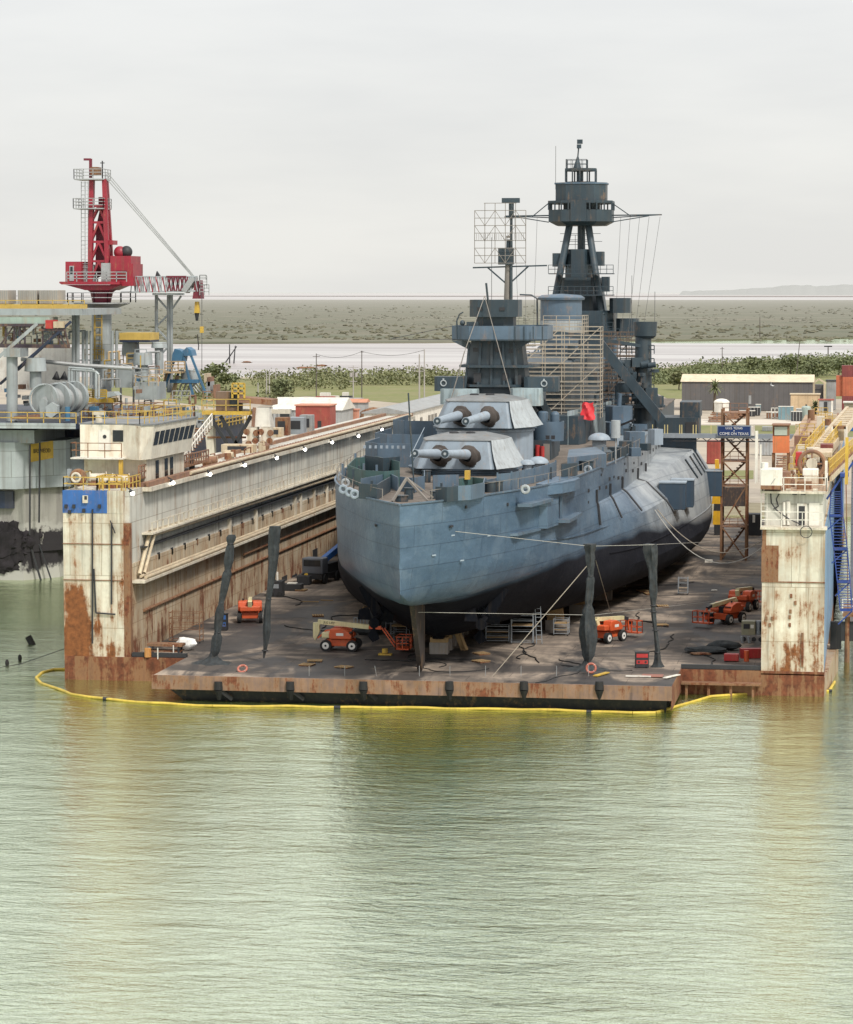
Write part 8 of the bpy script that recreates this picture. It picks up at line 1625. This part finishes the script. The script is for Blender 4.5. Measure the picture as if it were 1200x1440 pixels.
bldg('brown_hut', 'drab brown hut with pale roof at the right edge behind the dock', 'hut', 1187, 1215, 602, 567, 5, paint('drab', (.22, .19, .14), .1, .2), M_corrroof)
t, a, c, b = bldg('blue_cabin', 'blue and white portable cabin cut by the right edge', 'cabin', 1196, 1220, 606, 586, 3, M_blue, M_white); 
t, a, c, b = bldg('tool_shed', 'small grey shed with dark door below the palm bush', 'shed', 1152, 1172, 589, 563, 3, M_corr, M_cont); part_(t, 'door', b, 1159, 1164, 565, 585, M_dark); part_(t, 'white_corner', b, 1169, 1172, 563, 589, M_white)
for px0, px1, y0, y1, mt, l in ((1095, 1116, 590, 572, M_bluec, 'teal blue container among the crates in front of the warehouse'), (1113, 1128, 592, 579, M_dark, 'dark crate right of the teal container'), (1053, 1069, 584, 573, M_dark, 'dark machine crate parked before the warehouse'), (1063, 1070, 580, 569, M_bluec, 'small blue box on the dark machine crate'), (1040, 1062, 585, 578, M_dark, 'low dark stack near the timber piles'), (1078, 1095, 588, 580, M_ruststeel, 'brown scrap crate left of the teal container'), (1120, 1131, 590, 575, M_corr, 'grey tall crate beside the teal tank')):
    b = gz((px0 + px1) / 2, y0, 1.9); q0, q1 = gY(px0, y0, b.y), gY(px1, y1, b.y); box_thing('yard_crate', l, 'crate', ((q0.x + q1.x) / 2, b.y + 1, 1.87), q1.x - q0.x, 2, q1.z - 1.9, mt, extra=lambda t, w_, d_, h_: [MB().box(-w_ / 2 - .05, w_ / 2 + .05, -d_ / 2 - .05, d_ / 2 + .05, h_, h_ + .12).build('lid', M_corrroof, t)] + [MB().box(x * w_ - .08, x * w_ + .08, -d_ / 2 - .06, -d_ / 2, .05, h_ - .05).build('batten', M_grey, t) for x in (-.3, 0, .3)])
b = gz(1134, 591, 1.9); q1 = gY(1134, 573, b.y); t = thing('storage_tank', 'pale teal round tank between the crates and the palm bush', 'tank', b); MB().cyl((0, 0, 0), (0, 0, q1.z - 1.9), 1.05, n=20).dome((0, 0, q1.z - 1.9), 1.05, .4).build('shell', paint('pale_teal', (.35, .42, .38), .1, .2), t); MB().cyl((0, 0, q1.z - 1.6), (0, 0, q1.z - 1.2), .2, n=8).build('cap', M_dark, t)
b = gz(1015, 592, 1.9); zt = gY(1015, 577, b.y).z; t = thing('white_dome_tank', 'white domed tank beside the palm in front of the warehouse', 'tank', b); MB().cyl((0, 0, 2), (0, 0, gY(1015, 566, b.y).z - 1.9), 1.65, n=22).dome((0, 0, gY(1015, 566, b.y).z - 1.9), 1.8, .9).build('shell', M_white, t); [MB().cyl((x, y, 0), (x, y, 2.1), .12, n=6).build('leg', M_grey, t) for x in (-1, 1) for y in (-1, 1)]
random.seed(4)
for px, py, w_, n_, l in ((1022, 590, 7, 4, 'larger stack of brown timbers beside the white tank'), (1010, 594, 5, 3, 'stack of brown timbers left of the white tank'), (1037, 588, 4, 4, 'small tidy timber stack right of the white tank')):
    b = gz(px, py, 1.9); t = thing('timber_stack', l, 'timber', b, 0, 'timber stacks in the yard')
    for j in range(n_):
        for i in range(3): MB().cbox((random.uniform(-.4, .4), i * .5, .25 + j * .42), (w_ * random.uniform(.8, 1), .35, .3)).build('beam', M_rtrack, t)
b = gz(1090, 589, 1.9); t = thing('white_rack', 'white open rack among the crates before the warehouse', 'rack', b); k = MB(); [k.bar((x, 0, 0), (x, 0, 2.6), .15) for x in (-.8, 0, .8)]; [k.bar((-.8, 0, z), (.8, 0, z), .15) for z in (.3, 1.4, 2.5)]; k.build('frame', M_white, t)
for px0, px1, y0, y1, mt, l in ((994, 1013, 652, 620, M_cont, 'dull red container between the ship side and the stair tower'), (1068, 1087, 640, 616, M_corr, 'grey container behind the tall white post'), (1072, 1086, 606, 600, M_grey, 'grey covered pallet beyond the gangway'), (1000, 1014, 650, 640, M_pipe, 'pale pink crate at the foot of the red container')):
    b = gz((px0 + px1) / 2, y0, 1.9); q0, q1 = gY(px0, y0, b.y), gY(px1, y1, b.y); t = box_thing('yard_container', l, 'container', ((q0.x + q1.x) / 2, b.y + 1.5, 1.87), q1.x - q0.x, 3, q1.z - 1.9, mt, extra=lambda t, w_, d_, h_: [MB().box(x * w_ - .1, x * w_ + .1, -d_ / 2 - .08, -d_ / 2, .1, h_ - .1).build('rib', t.children[0].data.materials[0], t) for x in (-.35, -.12, .12, .35)])
b = gz(1139, 610, 1.9); t = thing('red_drum', 'dark red tank drum on a stand beyond the gangway', 'drum', b); MB().cyl((-1.1, 0, 1.2), (1.1, 0, 1.2), .95, n=20).build('shell', M_contd, t); MB().box(-1, 1, -.5, .5, 0, .4).build('cradle', M_yrail, t)
b = gz(1125, 611, 1.9); t = thing('tan_frame', 'tan open crate frame left of the red drum', 'frame', b); k = MB(); [k.bar((x, 0, 0), (x, 0, 2.2), .15) for x in (-.8, .8)]; [k.bar((-.8, 0, z), (.8, 0, z), .15) for z in (.4, 1.3, 2.1)]; k.build('frame', M_tanrail, t)
# left yard
t, a, c, b = bldg('long_white_building', 'long white building with grey roof and dark windows beyond the left wall end', 'building', 565, 600, 640, 590, 5, M_white)
for o in list(t.children): bpy.data.objects.remove(o)
za = 8.2; pA, pB = gz(574, 580, za), gz(622, 569.5, za); t.location = (pA.x - 5, pA.y, 1.8); XF[t.name] = Matrix.Translation(t.location)
MB().box(pA.x - 8.5, pA.x, pA.y, pA.y + 120, 1.8, za).build('walls', M_white, t, world=True)
k = MB(); k.add([(pA.x + .4, pA.y - .4, za), (pA.x + .4, pA.y + 121, za), (pA.x - 4.2, pA.y + 121, za + .9), (pA.x - 4.2, pA.y - .4, za + .9), (pA.x - 8.9, pA.y - .4, za), (pA.x - 8.9, pA.y + 121, za), (pA.x + .4, pA.y - .4, za - .25), (pA.x + .4, pA.y + 121, za - .25), (pA.x - 8.9, pA.y - .4, za - .25)], [(0, 1, 2, 3), (3, 2, 5, 4), (0, 3, 4), (0, 6, 7, 1), (0, 4, 8, 6)]); k.build('roof', M_grey, t, world=True)
for y0, w_ in ((6, 1.5), (14, 2), (24, 2), (28, 2), (32, 2), (46, 2), (50, 2), (54, 2), (66, 2), (70, 2)): MB().box(pA.x, pA.x + .06, pA.y + y0, pA.y + y0 + w_ * 1.4, 3.8, 6.6).build('window', M_glass, t, world=True)
t, a, c, b = bldg('grey_shed', 'pale grey corrugated shed with low gabled roof behind the gantry', 'shed', 383, 480, 604, 577, 14, M_corr, M_corrroof, 560, ribs=True); part_(t, 'porch', b, 392, 411, 575, 610, M_grey, .6); part_(t, 'window', b, 395, 408, 578, 592, M_glass, .7)
t, a, c, b = bldg('red_office', 'brick red box office next to the grey shed', 'container', 416, 464, 620, 571, 6, M_cont, M_salm); part_(t, 'door', b, 447, 452, 592, 610, M_dark)
t, a, c, b = bldg('orange_roof_hut', 'small grey hut with orange roof beside the transformer pole', 'hut', 489, 514, 592, 566, 4, M_corr, M_hroof, 561)
t, a, c, b = bldg('low_store', 'low grey storehouse far behind the red office', 'building', 446, 500, 577, 563, 10, M_corr, M_grey)
t, a, c, b = bldg('salmon_case', 'salmon coloured case standing left of the orange roofed hut', 'case', 485, 502, 600, 577, 3, M_salm, M_salm); part_(t, 'panel', b, 488, 498, 581, 590, M_hroof)
t, a, c, b = bldg('small_red_hut', 'small dark red hut with salmon roof between the red office and salmon case', 'hut', 471, 487, 600, 585, 3, M_contd, M_salm)
b = gz(525, 592, 1.9); lump(b, 2.9, 2.2, 3.0, 7, 'rusty_coil', M_ruststeel, 'brown rusty coil heap at the far end of the left wall', 'coil')
for px, py, w_, h_, mt, l in ((459, 570, 5, 2.4, M_cont, 'red and white stacked machine far in the left yard'), (472, 570, 4, 1.6, M_contd, 'dark red trailer right of the red and white stack'), (487, 567, 3, 2, M_dark, 'dark tractor far in the left yard'), (345, 590, 4, 2, M_corrroof, 'pale flat container in the yard behind the gantry')):
    b = gz(px, py, 1.9); box_thing('yard_machine', l, 'machine', (b.x, b.y, 1.87), w_, 2.4, h_, mt, extra=lambda t, w_, d_, h_: [MB().cyl((x * w_, -1.4, .5), (x * w_, -1.2, .5), .5, n=12).build('wheel', M_tyre, t) for x in (-.35, .35)] + [MB().box(-w_ * .3, w_ * .2, -1, 1, h_, h_ + .9).build('cab', M_corrroof, t)])
for px, py, l in ((232, 597, 'white pickup far behind the control house'), (225, 590, 'dark parked car far behind the control house')):
    b = gz(px, py, 1.9); t = thing('parked_car', l, 'car', b); mt = M_white if 'white' in l else M_dark; k = MB(); k.prism([(-2.2, -.9), (2.2, -.9), (2.2, .9), (-2.2, .9)], .4, 1.0); k.prism([(-1.4, -.85), (1.1, -.85), (1.1, .85), (-1.4, .85)], 1.0, 1.6, [(-1.0, -.7), (.7, -.7), (.7, .7), (-1.0, .7)]); k.build('body', mt, t, bevel=.08); [MB().cyl((x, y - .1, .38), (x, y + .1, .38), .38, n=12).build('wheel', M_tyre, t) for x in (-1.4, 1.4) for y in (-.85, .85)]
# --- gull in flight: one continuous body, wings raised
gc = gY(1085, 542, 330); k = MB()
spine = [(-.26, .0, .02), (-.16, .055, .03), (0, .075, .035), (.12, .06, .04), (.2, .045, .055), (.27, .035, .06), (.31, .01, .055)]
vs = []
for x, r, z in spine: vs += [(x, r * math.cos(a * math.pi / 4), z + r * math.sin(a * math.pi / 4)) for a in range(8)]
k.add(vs, [(j * 8 + i, j * 8 + (i + 1) % 8, (j + 1) * 8 + (i + 1) % 8, (j + 1) * 8 + i) for j in range(len(spine) - 1) for i in range(8)], True)
for sd in (-1, 1): k.add([(.1, sd * .06, .05), (-.08, sd * .06, .05), (-.06, sd * .34, .22), (.1, sd * .32, .24), (-.12, sd * .62, .20), (.0, sd * .66, .22), (-.2, sd * .78, .14)], [(0, 1, 2, 3), (3, 2, 4, 5), (5, 4, 6)])
k.add([(-.24, -.02, .02), (-.24, .02, .02), (-.36, .06, .02), (-.36, -.06, .02)], [(0, 1, 2, 3)])
o = k.build('gull', flat('gull_white', (.80, .80, .79), .7, var=.03)); o.location = gc; o.rotation_euler = (R(-38), R(20), R(-55)); tag(o, 'white gull flying past the dark warehouse wall', 'gull'); MB().cyl((.30, 0, .055), (.35, 0, .05), .012, .003, 6).build('beak', M_yel, o)
